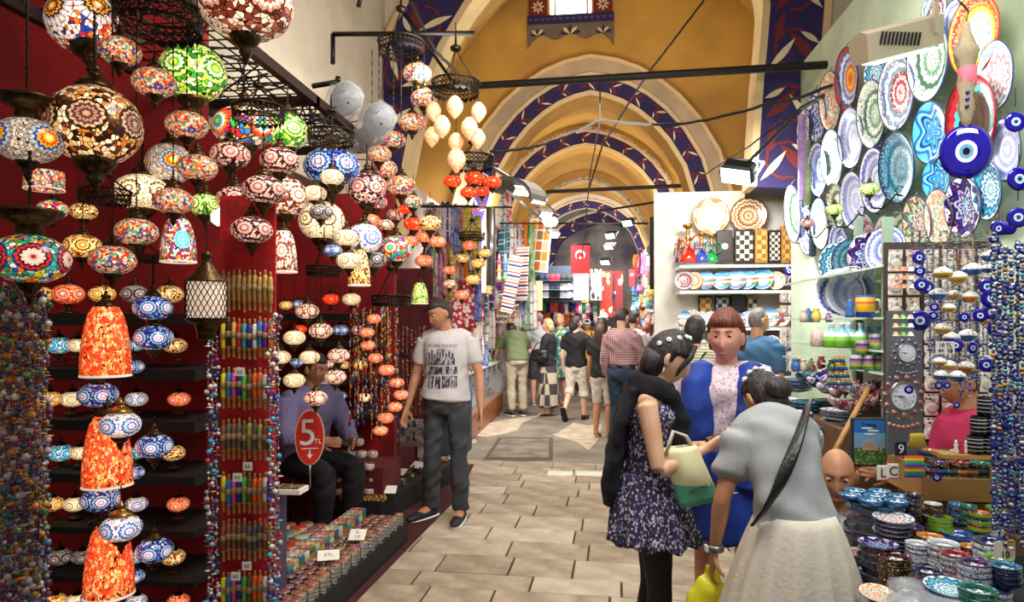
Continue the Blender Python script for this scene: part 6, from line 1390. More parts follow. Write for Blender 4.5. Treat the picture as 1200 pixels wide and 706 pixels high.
def head_bm(bm, M_, nu=40, nv=28, ears=True):
    rows = []
    for j in range(nv+1):
        ph = -PI/2+PI*j/nv
        if j in (0, nv): rows.append([bm.verts.new(M_ @ headpt(V3((0, .02, math.copysign(1, ph)))))]); continue
        rows.append([bm.verts.new(M_ @ headpt(V3((math.cos(ph)*math.cos(2*PI*i/nu), math.cos(ph)*math.sin(2*PI*i/nu), math.sin(ph))))) for i in range(nu)])
    for A, B in zip(rows[:-1], rows[1:]):
        for i in range(nu):
            i2 = (i+1) % nu
            if len(A) == 1: bm.faces.new((A[0], B[i2], B[i]))
            elif len(B) == 1: bm.faces.new((A[i], A[i2], B[0]))
            else: bm.faces.new((A[i], A[i2], B[i2], B[i]))
    if ears:
        for s in (-1, 1):
            bmesh.ops.create_uvsphere(bm, u_segments=10, v_segments=8, radius=1, matrix=M_ @ Matrix.Translation((s*.078, -.008, -.005)) @ Matrix.Rotation(s*.35, 4, 'Z') @ Matrix.Diagonal((.011, .018, .033, 1)))
def hair_obj(style, M_, mat, parent, k=1):
    """hair as a shaped shell over the skull"""
    def inside(d):
        # 1 where hair grows; front hairline, sideburn, nape
        hl = {'short': .50, 'bald': .95, 'bob': .42, 'fringe': .2, 'receding': .72}.get(style, .45)
        y, z = d.y, d.z
        if style == 'bald': return 1 if (z < .55 and z > -.35 and y < .15) else 0
        if y > .25: return 1 if z > hl+.0*y-(0 if style != 'fringe' else .0) else 0
        if y > -.15: lo = {'short': .12, 'receding': .12, 'puffy': .05, 'bob': -.45, 'fringe': -.35}.get(style, -.2); lo += (y+.15)*.9; return 1 if z > lo else 0
        lo = {'short': -.45, 'receding': -.45, 'puffy': -.5, 'bob': -.8, 'fringe': -.75}.get(style, -.85); return 1 if z > lo else 0
    th = {'short': .10, 'bald': .03, 'receding': .06, 'bob': .16, 'fringe': .15, 'curly': .24, 'puffy': .26, 'long': .14, 'bun': .12}.get(style, .1)
    bm = bmesh.new(); nu, nv = 48, 32; rows = []
    for j in range(nv+1):
        ph = -PI/2+PI*j/nv; row = []
        for i in range(nu if 0 < j < nv else 1):
            d = V3((math.cos(ph)*math.cos(2*PI*i/nu), math.cos(ph)*math.sin(2*PI*i/nu), math.sin(ph)))
            h = sum(inside((d+V3(q)*.07).normalized()) for q in ((0, 0, 0), (1, 0, 0), (-1, 0, 0), (0, 1, 0), (0, -1, 0), (0, 0, 1), (0, 0, -1)))/7
            a = math.atan2(d.x, -d.y)
            nz = math.sin(a*17+d.z*6)*.012+noise.noise(d*(9 if style == 'curly' else 4))*(.09 if style == 'curly' else .03)
            p = V3((d.x*HX, d.y*HY*(1.03 if d.y < 0 else 1), d.z*HZ))
            if d.z < 0 and d.y < 0 and style in ('short', 'bald', 'receding'): p.y *= 1-.4*min(1, -d.z)**1.3
            s = .86+(th+.14+nz)*h
            row.append(bm.verts.new(M_ @ (p*s)))
        rows.append(row)
    for A, B in zip(rows[:-1], rows[1:]):
        for i in range(nu):
            i2 = (i+1) % nu
            if len(A) == 1: bm.faces.new((A[0], B[i2], B[i]))
            elif len(B) == 1: bm.faces.new((A[i], A[i2], B[0]))
            else: bm.faces.new((A[i], A[i2], B[i2], B[i]))
    T = lambda *p: M_ @ V3(p)
    if style == 'bun':
        bmesh.ops.create_uvsphere(bm, u_segments=16, v_segments=10, radius=1, matrix=M_ @ Matrix.Translation((0, -.105, -.02)) @ Matrix.Diagonal((.06, .04, .05, 1)))
    if style == 'long':
        loft(bm, [(T(0, -.06, .03), .07, .05), (T(0, -.085, -.08), .085, .05), (T(0, -.09, -.2), .09, .045), (T(0, -.08, -.33), .06, .03), (T(0, -.07, -.38), .02, .015)])
    if style in ('bob', 'fringe'):
        loft(bm, [(T(0, -.05, .0), .075, .06), (T(0, -.062, -.06), .075, .05), (T(0, -.06, -.12), .06, .035)])
    if style == 'fringe':
        for s in (-1, 1): loft(bm, [(T(s*.03, .085, .085), .03, .012), (T(s*.06, .08, .03), .02, .012), (T(s*.068, .06, -.02), .012, .009), (T(s*.066, .055, -.06), .005, .004)], seg=8)
    o = bmo('hair', bm, mat, parent, smooth=True); return o
def strandhair(name, c1, c2):
    if name in MATS: return MATS[name]
    m, nt, b = newmat(name); N = NT(nt); mp = nt.nodes.new('ShaderNodeMapping'); mp.inputs['Scale'].default_value = (90, 30, 12); N.L(N.tc(), mp.inputs[0])
    n = nt.nodes.new('ShaderNodeTexNoise'); n.inputs['Scale'].default_value = 1.6; n.inputs['Detail'].default_value = 4; N.L(mp.outputs[0], n.inputs[0])
    N.L(N.ramp(n.outputs[0], [(.35, c1), (.7, c2)], 'LINEAR'), b.inputs['Base Color']); b.inputs['Roughness'].default_value = .5
    k = nt.nodes.new('ShaderNodeBump'); k.inputs['Strength'].default_value = .9; k.inputs['Distance'].default_value = .006; N.L(n.outputs[0], k.inputs['Height']); N.L(k.outputs[0], b.inputs['Normal']); MATS[name] = m; return m
HAIR = {'black': strandhair('hair_black', '#0c0a0b', '#3a2f30'), 'brown': strandhair('hair_brown', '#24140e', '#4a3022'), 'red': strandhair('hair_auburn', '#4a2014', '#86442a'), 'blonde': strandhair('hair_blonde', '#8a7044', '#d0b680'), 'grey': strandhair('hair_grey', '#4a4644', '#8c8884')}
SKIN = {'a': mt('skin_light', '#dcac90', .5, var=.12, vs=14, col2='#d09c80'), 'b': mt('skin_tan', '#c08a68', .5, var=.15, vs=14, col2='#b07a5a'), 'c': mt('skin_warm', '#e0b494', .48, var=.1, vs=12, col2='#d6a484'), 'd': mt('skin_rosy', '#d89c84', .5, var=.18, vs=14, col2='#c88670')}
lipm = mt('lips', '#9c4a44', .4); eyew = mt('eye_white', '#e4dcd4', .25); irism = mt('iris_dark', '#1c120c', .15)
def hand(bm, w, d, n, side, curl=.35, k=1):
    d = d.normalized(); n = (n-d*n.dot(d)).normalized(); s = d.cross(n)*side
    loft(bm, [(w-d*.02*k, .024*k, .019*k), (w+d*.02*k, .030*k, .018*k), (w+d*.05*k, .038*k, .016*k), (w+d*.085*k, .038*k, .013*k)], s, 12)
    for i in range(4):
        b_ = w+d*.082*k+s*(.029-.0193*i)*k; L = (.92, 1.0, .95, .76)[i]*k; dd = (d+s*(.07-.05*i)).normalized(); pts = [(b_-dd*.012, .0088*k, .0088*k)]; p = b_
        for q, (ln, r_) in enumerate(((.034, .0085), (.025, .008), (.02, .0068))):
            p = p+dd*ln*L; pts.append((p, r_*k, r_*k)); dd = (dd*math.cos(curl)+n*math.sin(curl)); dd.normalize()
        loft(bm, pts, s, 8)
    b_ = w+d*.02*k+s*.026*k; dd = (d*.65+s*.7+n*.25).normalized(); pts = [(b_, .012*k, .012*k)]; p = b_
    for ln, r_ in ((.034, .0105), (.028, .0095), (.022, .008)):
        p = p+dd*ln*k; pts.append((p, r_*k, r_*k)); dd = (dd*.85+d*.35+n*curl*.6).normalized()
    loft(bm, pts, n, 8)
DEF = dict(pel=(0, 0, .95), chest=(0, .0, 1.25), neck=(0, -.01, 1.46), head=(0, .015, 1.635), sR=(.175, -.01, 1.405), eR=(.225, -.03, 1.12), wR=(.235, .05, .87), sL=(-.175, -.01, 1.405), eL=(-.225, -.03, 1.12), wL=(-.235, .05, .87),
           hR=(.09, 0, .90), kR=(.10, .02, .49), aR=(.10, -.02, .09), tR=(.12, .13, .03), hL=(-.09, 0, .90), kL=(-.10, .02, .49), aL=(-.10, -.02, .09), tL=(-.12, .13, .03))
def person(px, Y, H, rz, label, J=None, skin='a', hair=('black', 'short'), hy=0, hp=0, hroll=0, vox=.012, g=(), w=1.0, curl=.35, face=True, loc=None, palm=None, hands=True, scale_head=1.0):
    """hy, hp: head yaw (to own left) and pitch (down). g: list of garments"""
    base = loc if loc is not None else V3((P(px, 600, Y).x, Y, .012)); k = H/1.75
    o = root('person', base, label, 'person', rz=rz)
    D = dict(DEF); D.update(J or {}); D = {a: V3(b)*k for a, b in D.items()}
    if w != 1:
        for a in D: D[a].x *= (w if a[0] in 'sewh' and a != 'head' else 1)
    HM = Matrix.Translation(D['head']) @ Matrix.Rotation(hy, 4, 'Z') @ Matrix.Rotation(-hp, 4, 'X') @ Matrix.Rotation(hroll, 4, 'Y') @ Matrix.Scale(max(k, .93)*scale_head, 4)
    tw = (D['sR']-D['sL']).normalized(); hw = (D['hR']-D['hL']).normalized()
    def bez(u):
        a, b, c = D['pel'], D['chest'], D['neck']; m_ = b*2-(a+c)*.5; return a*(1-u)**2+m_*2*u*(1-u)+c*u*u
    def torso(bm, off=0, u0=-.2, u1=1.0, flare=0, belly=0, bust=0):
        prof = [(-.22, .13, .105), (-.1, .16, .118), (0, .165, .115), (.13, .152, .105), (.25, .142, .10), (.4, .148, .108), (.55, .16, .118), (.7, .172, .12), (.82, .172, .108), (.92, .15, .092), (1.0, .085, .068)]
        rings = []
        for (u, a, b) in prof:
            if u < u0-1e-6 or u > u1+1e-6: continue
            c = bez(u) if u >= 0 else D['pel']+(D['pel']-bez(.1)).normalized()*(-u)*.51*k
            fl = flare*max(0, .5-u); fb = belly*math.exp(-((u-.2)/.28)**2)+bust*math.exp(-((u-.66)/.12)**2)
            c = c+V3((0, fb*.6, 0))*k
            rings.append((c, (a*w+off+fl+fb*.3)*k, (b*w+off+fl*.8+fb*.7)*k))
        loft(bm, rings, (tw+hw).normalized(), 20)
        if u1 >= .92:      # shoulders
            for s in 'RL':
                S_ = D['s'+s]; loft(bm, [(bez(.9), (.06)*k+off, .06*k+off), (S_*.6+bez(.9)*.4+V3((0, 0, .012)), .056*k+off, .058*k+off), (S_, .05*k*w+off, .052*k*w+off)], (0, 1, 0), 12)
    def arm(bm, s, off=0, f0=0, f1=2.0, r=1.0):
        S_, E, W_ = D['s'+s], D['e'+s], D['w'+s]; r *= (.5+.5*w)
        pr = [(0, .052), (.25, .049), (.6, .043), (.95, .037), (1.05, .037), (1.25, .038), (1.6, .031), (1.9, .025), (2.0, .0245)]; pts = []
        for f, q in pr:
            if f > f1+1e-6: f = f1
            c = S_.lerp(E, f) if f <= 1 else E.lerp(W_, f-1); pts.append((c, (q*r+off)*k, (q*r+off)*k))
            if f == f1: break
        loft(bm, [(S_+(S_-E).normalized()*.01, .03*k+off, .03*k+off)]+pts, (0, 1, .01), 12)
    def leg(bm, s, off=0, f1=2.0, r=1.0, cuff=0, low=0):
        Hh, K, A = D['h'+s], D['k'+s], D['a'+s]; pts = []
        for f, q in [(0, .088), (.2, .084), (.5, .072), (.85, .056), (1.0, .054), (1.2, .056), (1.4, .054), (1.7, .041), (1.95, .035), (2.0, .036)]:
            if f > f1+1e-6: f = f1
            c = Hh.lerp(K, f) if f <= 1 else K.lerp(A, f-1); q = q*r*(.6+.4*w)+off+cuff*max(0, f-.8)+low*max(0, f-1); pts.append((c, q*k, q*k))
            if f == f1: break
        loft(bm, [(Hh+V3((0, 0, .05*k)), (.07*w+off)*k, (.08*w+off)*k)]+pts, (1, 0, .01), 14)
    # body
    bm = bmesh.new(); torso(bm)
    nk = D['neck']; hd = D['head']; cb = HM @ V3((0, -.02, -.05))
    loft(bm, [(nk-V3((0, 0, .02)), .07*k, .06*k), (nk.lerp(cb, .35), .056*k, .055*k), (nk.lerp(cb, .75), .052*k, .054*k), (cb, .05*k, .055*k)], (1, 0, 0))
    head_bm(bm, HM)
    for s, sd in (('R', 1), ('L', -1)):
        arm(bm, s); d = (D['w'+s]-D['e'+s]).normalized(); n = (palm or {}).get(s, V3((-sd*.9, .3, 0))); n = V3(n)
        if hands: hand(bm, D['w'+s], d, n, -sd if True else sd, curl if not isinstance(curl, dict) else curl.get(s, .3), k)
        leg(bm, s)
        A, T_ = D['a'+s], D['t'+s]; loft(bm, [(A+(A-T_).normalized()*.03+V3((0, 0, -.03)), .03*k, .03*k), (A+V3((0, 0, -.02)), .034*k, .04*k), (A.lerp(T_, .6), .038*k, .026*k), (T_+(T_-A).normalized()*.05, .03*k, .014*k)], (1, 0, 0))
    solid('body', bm, vox*.62 if vox > .011 else .0056, SKIN[skin], o, 2)
    if hair: hair_obj(hair[1], HM, HAIR[hair[0]], o, k)
    if face:
        for s in (-1, 1):
            e = link('eye', lm('eyeball', ball(.0125, .0125, 6), 10, eyew), o, HM @ V3((s*.031, .0715, .013)), None, (1, 1, .74))
            link('iris', lm('iris', ball(.0072, .0035, 4), 10, irism), e, (HM.to_3x3() @ V3((0, .0112, -.001))), (HM.to_3x3() @ Matrix.Rotation(-PI/2, 3, 'X')).to_euler())
            bm = bmesh.new(); loft(bm, [(HM @ V3((s*q, .094-abs(q-.02)*.25-.3*(max(0, q-.03)), .034+.004*math.sin((q-.01)*70))), .0018, .0035) for q in (.012, .022, .034, .046)], (0, 0, 1), 6); bmo('eyebrow', bm, HAIR[hair[0]] if hair else ink, o)
            bm = bmesh.new(); loft(bm, [(HM @ V3((s*.031+q, .0905-abs(q)*.25, .0195-abs(q)*.25)), .001, .0016) for q in (-.013, 0, .013)], (0, 0, 1), 6); bmo('eyelid', bm, ink if skin == 'c' else SKIN[skin], o)
        bm = bmesh.new(); loft(bm, [(HM @ V3((q, .103-abs(q)*.42, -.069-abs(q)*.02)), .0055*(1-abs(q)*28)+.001, .004) for q in (-.022, -.011, 0, .011, .022)], (0, 0, 1), 8); bmo('lips', bm, lipm, o)
    for G_ in g:
        kind, mat = G_[0], G_[1]; a = G_[2] if len(G_) > 2 else {}
        off = a.get('off', .012); bm = bmesh.new(); vx = a.get('vox', vox)
        if kind in ('shirt', 'tshirt', 'long', 'tank'):
            torso(bm, off, a.get('u0', -.15), a.get('u1', 1.0), a.get('flare', .02), a.get('belly', 0), a.get('bust', 0))
            f1 = a.get('sleeve', {'long': 1.93, 'tshirt': .62, 'shirt': .7}.get(kind, 0))
            if f1:
                for s in 'RL': arm(bm, s, off+a.get('sl', .008), 0, f1)
            solid(a.get('name', 'shirt'), bm, vx, mat, o, 4, a.get('folds', .006), a.get('ff', 9))
        elif kind == 'trousers':
            torso(bm, off-.002, -.22, .14 if a.get('high', 1) else 0)
            for s in 'RL': leg(bm, s, off, a.get('len', 1.95), 1.0, a.get('cuff', 0), a.get('low', .0))
            solid(a.get('name', 'trousers'), bm, vx, mat, o, 3, a.get('folds', .006), 11)
        elif kind in ('skirt', 'dress_skirt'):
            z0, z1, r0, r1 = a['z0']*k, a['z1']*k, a['r0']*k, a['r1']*k; nf = a.get('nf', 9); dx, dy = a.get('dx', 0), a.get('dy', 0); n_ = 22; seg = 96; rows = []
            for j in range(n_+1):
                t = j/n_; rr = r0+(r1-r0)*t**a.get('pw', .8); row = []
                for i in range(seg):
                    th = 2*PI*i/seg; fo = 1+a.get('fold', .06)*t**.7*(math.sin(nf*th+1.3*math.sin(th*2)+t)+.5*math.sin(nf*2.3*th+2*t+1))+.02*t*math.sin(th*3+5*t)
                    c = D['pel']*(1-t); row.append(bm.verts.new((c.x+rr*fo*math.cos(th)*1.0+dx*t, c.y+rr*fo*math.sin(th)*a.get('dep', .8)+dy*t, z0+(z1-z0)*t+.01*t*math.sin(nf*th))))
                rows.append(row)
            for A, B in zip(rows[:-1], rows[1:]):
                for i in range(seg): bm.faces.new((A[i], A[(i+1) % seg], B[(i+1) % seg], B[i]))
            bm.faces.new(rows[0]); q = bmo('skirt', bm, mat, o, smooth=True); md = q.modifiers.new('thick', 'SOLIDIFY'); md.thickness = .004
        elif kind == 'shoes':
            for s in 'RL':
                A, T_ = D['a'+s], D['t'+s]; b2 = bmesh.new(); f = (T_-A); f.z = 0 if abs(f.z) < .12*k else f.z; f.normalize(); dn = V3((0, 0, -1)) if f.z == 0 else V3((0, -1, -.2)).normalized(); h0 = .045*k
                loft(b2, [(A-f*.055*k+dn*.055*k*1, .03*k, .03*k), (A-f*.02*k+dn*.04*k, .042*k, .05*k), (A+f*.07*k+dn*.052*k, .046*k, .036*k), (T_+f*.05*k+dn*.0*k, .044*k, .028*k), (T_+f*.095*k+dn*.006*k, .024*k, .016*k)], (1, 0, 0))
                sh = solid('shoe', b2, .009 if vox < .014 else .014, mat, o, 2)
                b3 = bmesh.new(); B_ = A+dn*.083*k; loft(b3, [(B_-f*.07*k, .028*k, .009*k), (B_-f*.03*k, .042*k, .011*k), (B_+f*.08*k, .049*k, .011*k), (B_+f*.19*k, .044*k, .01*k), (B_+f*.235*k, .02*k, .007*k)], (1, 0, 0)); bmo('sole', b3, a.get('sole', white), sh, smooth=True)
        elif kind == 'belt':
            c = bez(.1); loft(bm, [(c-V3((0, 0, .018*k)), (.158*w+.014)*k, (.11*w+.016)*k), (c+V3((0, 0, .018*k)), (.156*w+.014)*k, (.108*w+.016)*k)], hw, 24); bmo('belt', bm, mat, o, smooth=True)
    o['_k'] = k; del o['_k']
    return o, D, HM, bez
denim = mt('denim_blue', '#26384e', .85, var=.45, vs=5, col2='#16202e', bump=.3, bs=120)
greyjean = mt('denim_grey', '#43454b', .85, var=.35, vs=5, col2='#2c2e33', bump=.3, bs=120)
whitetee = mt('white_tshirt', '#c9c4c6', .85, var=.05, vs=4, bump=.15, bs=60)
leather = mt('black_leather', '#121012', .35, bump=.2, bs=60)
offw = mt('off_white_cotton', '#d6cfbf', .85, var=.1, vs=5, bump=.2, bs=80)
def wrap(o, target, d=.0025):
    """lay a flat print on the cloth"""
    m = o.modifiers.new('w', 'SHRINKWRAP'); m.target = target; m.wrap_method = 'PROJECT'; m.use_project_y = True; m.use_negative_direction = True; m.use_positive_direction = True; m.offset = d
    bpy.context.view_layer.update(); dg = bpy.context.evaluated_depsgraph_get(); me = bpy.data.meshes.new_from_object(o.evaluated_get(dg)); o.modifiers.clear(); o.data = me
def gridpatch(name, x0, x1, z0, z1, y, mat, parent, n=14):
    bm = bmesh.new(); V = [[bm.verts.new((x0+(x1-x0)*i/n, y, z0+(z1-z0)*j/n)) for i in range(n+1)] for j in range(n+1)]
    for j in range(n):
        for i in range(n): bm.faces.new((V[j][i], V[j][i+1], V[j+1][i+1], V[j+1][i]))
    return bmo(name, bm, mat, parent, smooth=True)

# 1 young man in the printed T-shirt
sneak = mt('sneaker_black', '#20222a', .6, var=.3, vs=12)
o, D, HM, bz = person(524, 5.35, 1.77, PI-.1, 'young man in white printed T-shirt and grey jeans looking down at the stalls', dict(pel=(.015, 0, .95), neck=(.01, .0, 1.47), head=(.045, .06, 1.62), eR=(.265, -.02, 1.13), wR=(.305, .06, .87), eL=(-.26, -.0, 1.14), wL=(-.29, .08, .88),
    hR=(.09, 0, .9), kR=(.115, .03, .5), aR=(.14, -.03, .09), tR=(.21, .12, .035), hL=(-.09, 0, .9), kL=(-.11, .03, .49), aL=(-.12, .02, .09), tL=(-.13, .17, .035)), 'b', ('black', 'short'), hy=-.62, hp=.38, vox=.009, w=1.02, curl=.3,
    g=[('trousers', greyjean, {'off': .012, 'len': 2.0, 'low': .02, 'folds': .008}), ('tshirt', whitetee, {'off': .020, 'u0': -.08, 'sleeve': .66, 'sl': .002, 'folds': .006, 'flare': .045}), ('shoes', sneak)])
sh = [c for c in o.children if c.name.startswith('shirt')][0]
def photo_print(name, seed):
    m, nt, b = newmat(name); N = NT(nt); mp = nt.nodes.new('ShaderNodeMapping'); mp.inputs['Scale'].default_value = (26, 1, 9); mp.inputs['Location'].default_value = (seed, 0, seed*2); N.L(N.tc(), mp.inputs[0])
    n = nt.nodes.new('ShaderNodeTexNoise'); n.inputs['Scale'].default_value = 2.2; n.inputs['Detail'].default_value = 3; N.L(mp.outputs[0], n.inputs[0]); N.L(N.ramp(n.outputs[0], [(0, '#2c2c34'), (.44, '#4a4a54'), (.5, '#8c8890'), (.56, '#c4c0c4'), (.62, '#5a5a64')]), b.inputs['Base Color']); b.inputs['Roughness'].default_value = .8; MATS[name] = m; return m
for i, (x0, x1, z0, z1) in enumerate([(-.1, .12, 1.235, 1.30), (-.02, .12, 1.16, 1.222), (-.115, -.03, 1.165, 1.225), (-.115, .0, 1.055, 1.15), (.01, .055, 1.05, 1.145), (.065, .12, 1.05, 1.145)]):
    gp = gridpatch('shirt_print', x0, x1, z0, z1, .5, photo_print('city_print_%d' % i, i*1.7), o); wrap(gp, sh)
bm = bmesh.new()
for i, h in enumerate((.03, .045, .025, .055, .035, .04, .02, .05, .03)): box(bm, (-.085+i*.024, .5, 1.30+h/2), (.015, .0005, h))
for t, s_, z in (('SILHAK SOUND', .034, 1.385), ('NYC', .036, 1.35)):
    me = textmesh(t, s_, 0); bt = bmesh.new(); bt.from_mesh(me); bmesh.ops.subdivide_edges(bt, edges=bt.edges, cuts=1); bmesh.ops.rotate(bt, verts=bt.verts, matrix=Matrix.Rotation(PI/2, 3, 'X')); bmesh.ops.rotate(bt, verts=bt.verts, matrix=Matrix.Rotation(PI, 3, 'Z')); bmesh.ops.translate(bt, verts=bt.verts, vec=(0, .5, z))
    q = bmo('shirt_lettering', bt, mt('print_grey', '#4c4a54', .8), o); wrap(q, sh)
q = bmo('shirt_skyline', bm, mt('print_grey', '#4c4a54', .8), o); wrap(q, sh)

# 2 girl with shopping bag (profile, facing right)
paisley = specks('paisley_dress', '#2c2a48', ['#b8b0c8', '#8c84a8', '#3c3a5c', '#c8c0cc', '#24223c'], 95, .5, .85, sc=(1, 1, .8)); navyk = mt('navy_knit', '#14151f', .95, var=.3, vs=8, bump=.5, bs=150)
o, D, HM, bz = person(765, 2.95, 1.55, -PI/2-.05, 'young woman in navy paisley dress reading, with white flowers in black hair', dict(pel=(0, -.03, .95), chest=(0, -.02, 1.24), neck=(0, .0, 1.45), head=(0, .075, 1.60), sR=(.165, -.03, 1.39), eR=(.235, .02, 1.10), wR=(.15, .235, 1.20), sL=(-.165, -.02, 1.39), eL=(-.22, .03, 1.12), wL=(-.10, .24, 1.17),
    kR=(.08, .03, .49), aR=(.08, -.02, .09), kL=(-.08, .0, .49), aL=(-.08, -.06, .09)), 'c', ('black', 'fringe'), hp=.38, vox=.009, w=.92, curl=.7, palm={'R': (-.75, .1, .6), 'L': (.5, 0, .8)},
    g=[('tank', paisley, {'off': .010, 'u0': -.1, 'u1': .9, 'flare': .0, 'bust': .035, 'folds': .004, 'name': 'dress_bodice'}), ('skirt', paisley, {'z0': 1.06, 'z1': .74, 'r0': .15, 'r1': .235, 'nf': 10, 'fold': .09, 'dep': .9}),
       ('trousers', mt('black_tights', '#060607', .7), {'off': .006, 'len': 2.0, 'name': 'tights', 'folds': 0})])
bm = bmesh.new(); k = 1.55/1.75   # cardigan over shoulders, hanging down the back
loft(bm, [(V3((.12, .08, 1.43))*k, .035, .03), (V3((.14, .0, 1.47))*k, .05, .03), (V3((.07, -.085, 1.47))*k, .06, .035), (V3((-.07, -.085, 1.47))*k, .06, .035), (V3((-.14, .0, 1.47))*k, .05, .03), (V3((-.12, .09, 1.43))*k, .035, .03)], (0, 0, 1))
loft(bm, [(V3((0, -.09, 1.46))*k, .13, .035), (V3((0, -.15, 1.3))*k, .15, .035), (V3((0, -.18, 1.12))*k, .145, .04), (V3((0, -.2, .98))*k, .12, .045), (V3((0, -.19, .90))*k, .07, .04)], (1, 0, 0))
for s in (-1, 1): loft(bm, [(V3((s*.11, .08, 1.44))*k, .03, .025), (V3((s*.11, .12, 1.33))*k, .04, .014), (V3((s*.11, .125, 1.2))*k, .035, .012), (V3((s*.12, .11, 1.1))*k, .02, .012)], (0, 1, 0))
solid('cardigan', bm, .009, navyk, o, 3, .008, 12)
def flowers(o, HM, pts, r=.0115):
    fm = cm('hair_flower', lambda bm: [bmesh.ops.create_icosphere(bm, subdivisions=1, radius=.55, matrix=Matrix.Translation((.55*math.cos(a), .55*math.sin(a), .1*math.sin(3*a)))) for a in [i*PI/3 for i in range(6)]]+[bmesh.ops.create_icosphere(bm, subdivisions=1, radius=.6, matrix=Matrix.Translation((0, 0, .3)))], white)
    for p in pts:
        d = V3(p).normalized(); q = HM @ V3((d.x*HX*1.2, d.y*HY*1.2, d.z*HZ*1.18)); link('hair_flower', fm, o, q, (HM.to_3x3() @ d).to_track_quat('Z', 'Y').to_euler(), r)
flowers(o, HM, [(.75, -.62, .35), (.75, -.3, .55), (.68, .05, .75), (.45, .35, .95), (.3, .5, .95)])
bm = bmesh.new(); tube(bm, [HM @ V3((.082, -.008, -.045)), HM @ V3((.083, -.006, -.075))], .002, 5); bmo('earring', bm, white, o)
# her shopping bag, a thing of its own hanging from the forearm
MW = Matrix.Translation(o.location) @ Matrix.Rotation(-PI/2-.05, 4, 'Z')
el, wr = MW @ D['eR'], MW @ D['wR']
bc = el.lerp(wr, .45)
bag = root('shopping_bag', bc, 'cream and green paper-like shopping bag hanging from the young woman forearm', 'bag', rz=.02)
bagm = bands('bag_green_cream', [(0, '#5cb89a'), (.42, '#e4dfb0')], 2, 3.6, .68, .5, rep=False); s_ = S(797, 2.75)
bm = bmesh.new(); pts = [(-36, 22), (14, 38), (38, -30), (26, -50), (-8, -58), (-20, -52)]
pts = [(-30*s_, 20*s_), (10*s_, 34*s_), (40*s_, -26*s_), (38*s_, -42*s_), (-2*s_, -54*s_), (-9*s_, -48*s_)]
def bagmesh(bm):
    n = 10; F = []; 
    for sd in (-1, 1):
        G_ = []
        for j in range(n+1):
            t = j/n; L = V3((-30*(1-t)-6*t, 0, 20*(1-t)-50*t))*s_; R = V3((12*(1-t)+40*t, 0, 26*(1-t)-38*t))*s_
            G_.append([bm.verts.new(L.lerp(R, i/n)+V3((0, sd*(.01+.035*math.sin(PI*i/n)*(.35+.65*math.sin(PI*min(1, t*1.1+.05))))+.004*math.sin(i*2+j), 0))) for i in range(n+1)])
        F.append(G_)
        for j in range(n):
            for i in range(n): bm.faces.new((G_[j][i], G_[j][i+1], G_[j+1][i+1], G_[j+1][i]))
    A, B = F
    for j in range(n):
        for i in (0, n): bm.faces.new((A[j][i], A[j+1][i], B[j+1][i], B[j][i]))
    for i in range(n): bm.faces.new((A[n][i], A[n][i+1], B[n][i+1], B[n][i]))
bm = bmesh.new(); bagmesh(bm); bb = bmo('bag_body', bm, bagm, bag, smooth=True, loc=(.02, 0, -.02)); bb.modifiers.new('t', 'SOLIDIFY').thickness = .002
bm = bmesh.new(); tube(bm, [(-.06, -.02, .03), (-.03, -.01, .12), (.02, 0, .1), (.05, .02, .05)], .008, 6); bmo('bag_handle', bm, offw, bag)
me = textmesh('attirez att', .027, 0); me.materials.append(ink); tx = link('bag_lettering', me, bag, (.035, -.3, -.03), (PI/2, -.42, 0)); wrap(tx, bb, .003)
# what she holds
hc = MW @ ((D['wR']+D['wL'])/2)
wl = root('embroidered_wallet', MW @ (D['wR']+V3((-.07, .05, .02))), 'green embroidered purse with red flowers held by the young woman', 'purse', rz=.1, rot=(.5, -.3, .2))
boxo('purse_body', (0, 0, 0), (.1, .015, .06), specks('embroidery', '#1c4434', ['#b83030', '#e0d8b0', '#c87830', '#1c4434'], 60, .42), wl, bev=.004); boxo('purse_cream_flap', (.055, 0, .012), (.02, .017, .06), offw, wl, bev=.003)
ph = root('brochure_stack', MW @ (D['wL']+V3((.06, .12, -.015))), 'thin white booklets held flat in the young woman hand', 'booklet', rz=.1)
for i in range(4): boxo('booklet', (.01, .006*i, .008*i), (.12, .05, .005), paper, ph)

# 3 woman in blue waistcoat
roy = mt('royal_blue', '#1840a8', .75, var=.25, vs=6, col2='#12307e', bump=.25, bs=90); blouse = specks('pink_white_blouse', '#d4c0c8', ['#e8dce0', '#b8889c', '#d4c0c8', '#a8a0c0'], 70, .45, .8)
o, D, HM, bz = person(851, 3.35, 1.62, PI-.25, 'auburn-haired woman in royal blue waistcoat and skirt over a pale pink blouse', dict(pel=(0, 0, .95), head=(.0, .03, 1.615), eR=(.25, -.03, 1.13), wR=(.22, .1, .93), eL=(-.24, .0, 1.13), wL=(-.2, .14, .98)), 'd', ('red', 'puffy'), hy=-.1, hp=.05, vox=.010, w=1.14, curl=.5, scale_head=1.06,
    g=[('shirt', blouse, {'off': .010, 'sleeve': .9, 'belly': .01, 'bust': .015, 'name': 'blouse'}), ('skirt', roy, {'z0': 1.07, 'z1': .60, 'r0': .185, 'r1': .24, 'nf': 7, 'fold': .035, 'dep': .78})])
bm = bmesh.new(); k = 1.62/1.75
for s in (-1, 1):   # two front panels and the back of the waistcoat
    loft(bm, [(V3((s*.12, .01, 1.47))*k, .06, .085), (V3((s*.13, .035, 1.38))*k, .085, .14), (V3((s*.13, .055, 1.26))*k, .088, .15), (V3((s*.13, .045, 1.12))*k, .095, .145), (V3((s*.125, .03, .98))*k, .112, .155), (V3((s*.125, .03, .88))*k, .118, .155)], (1, 0, 0), 18)
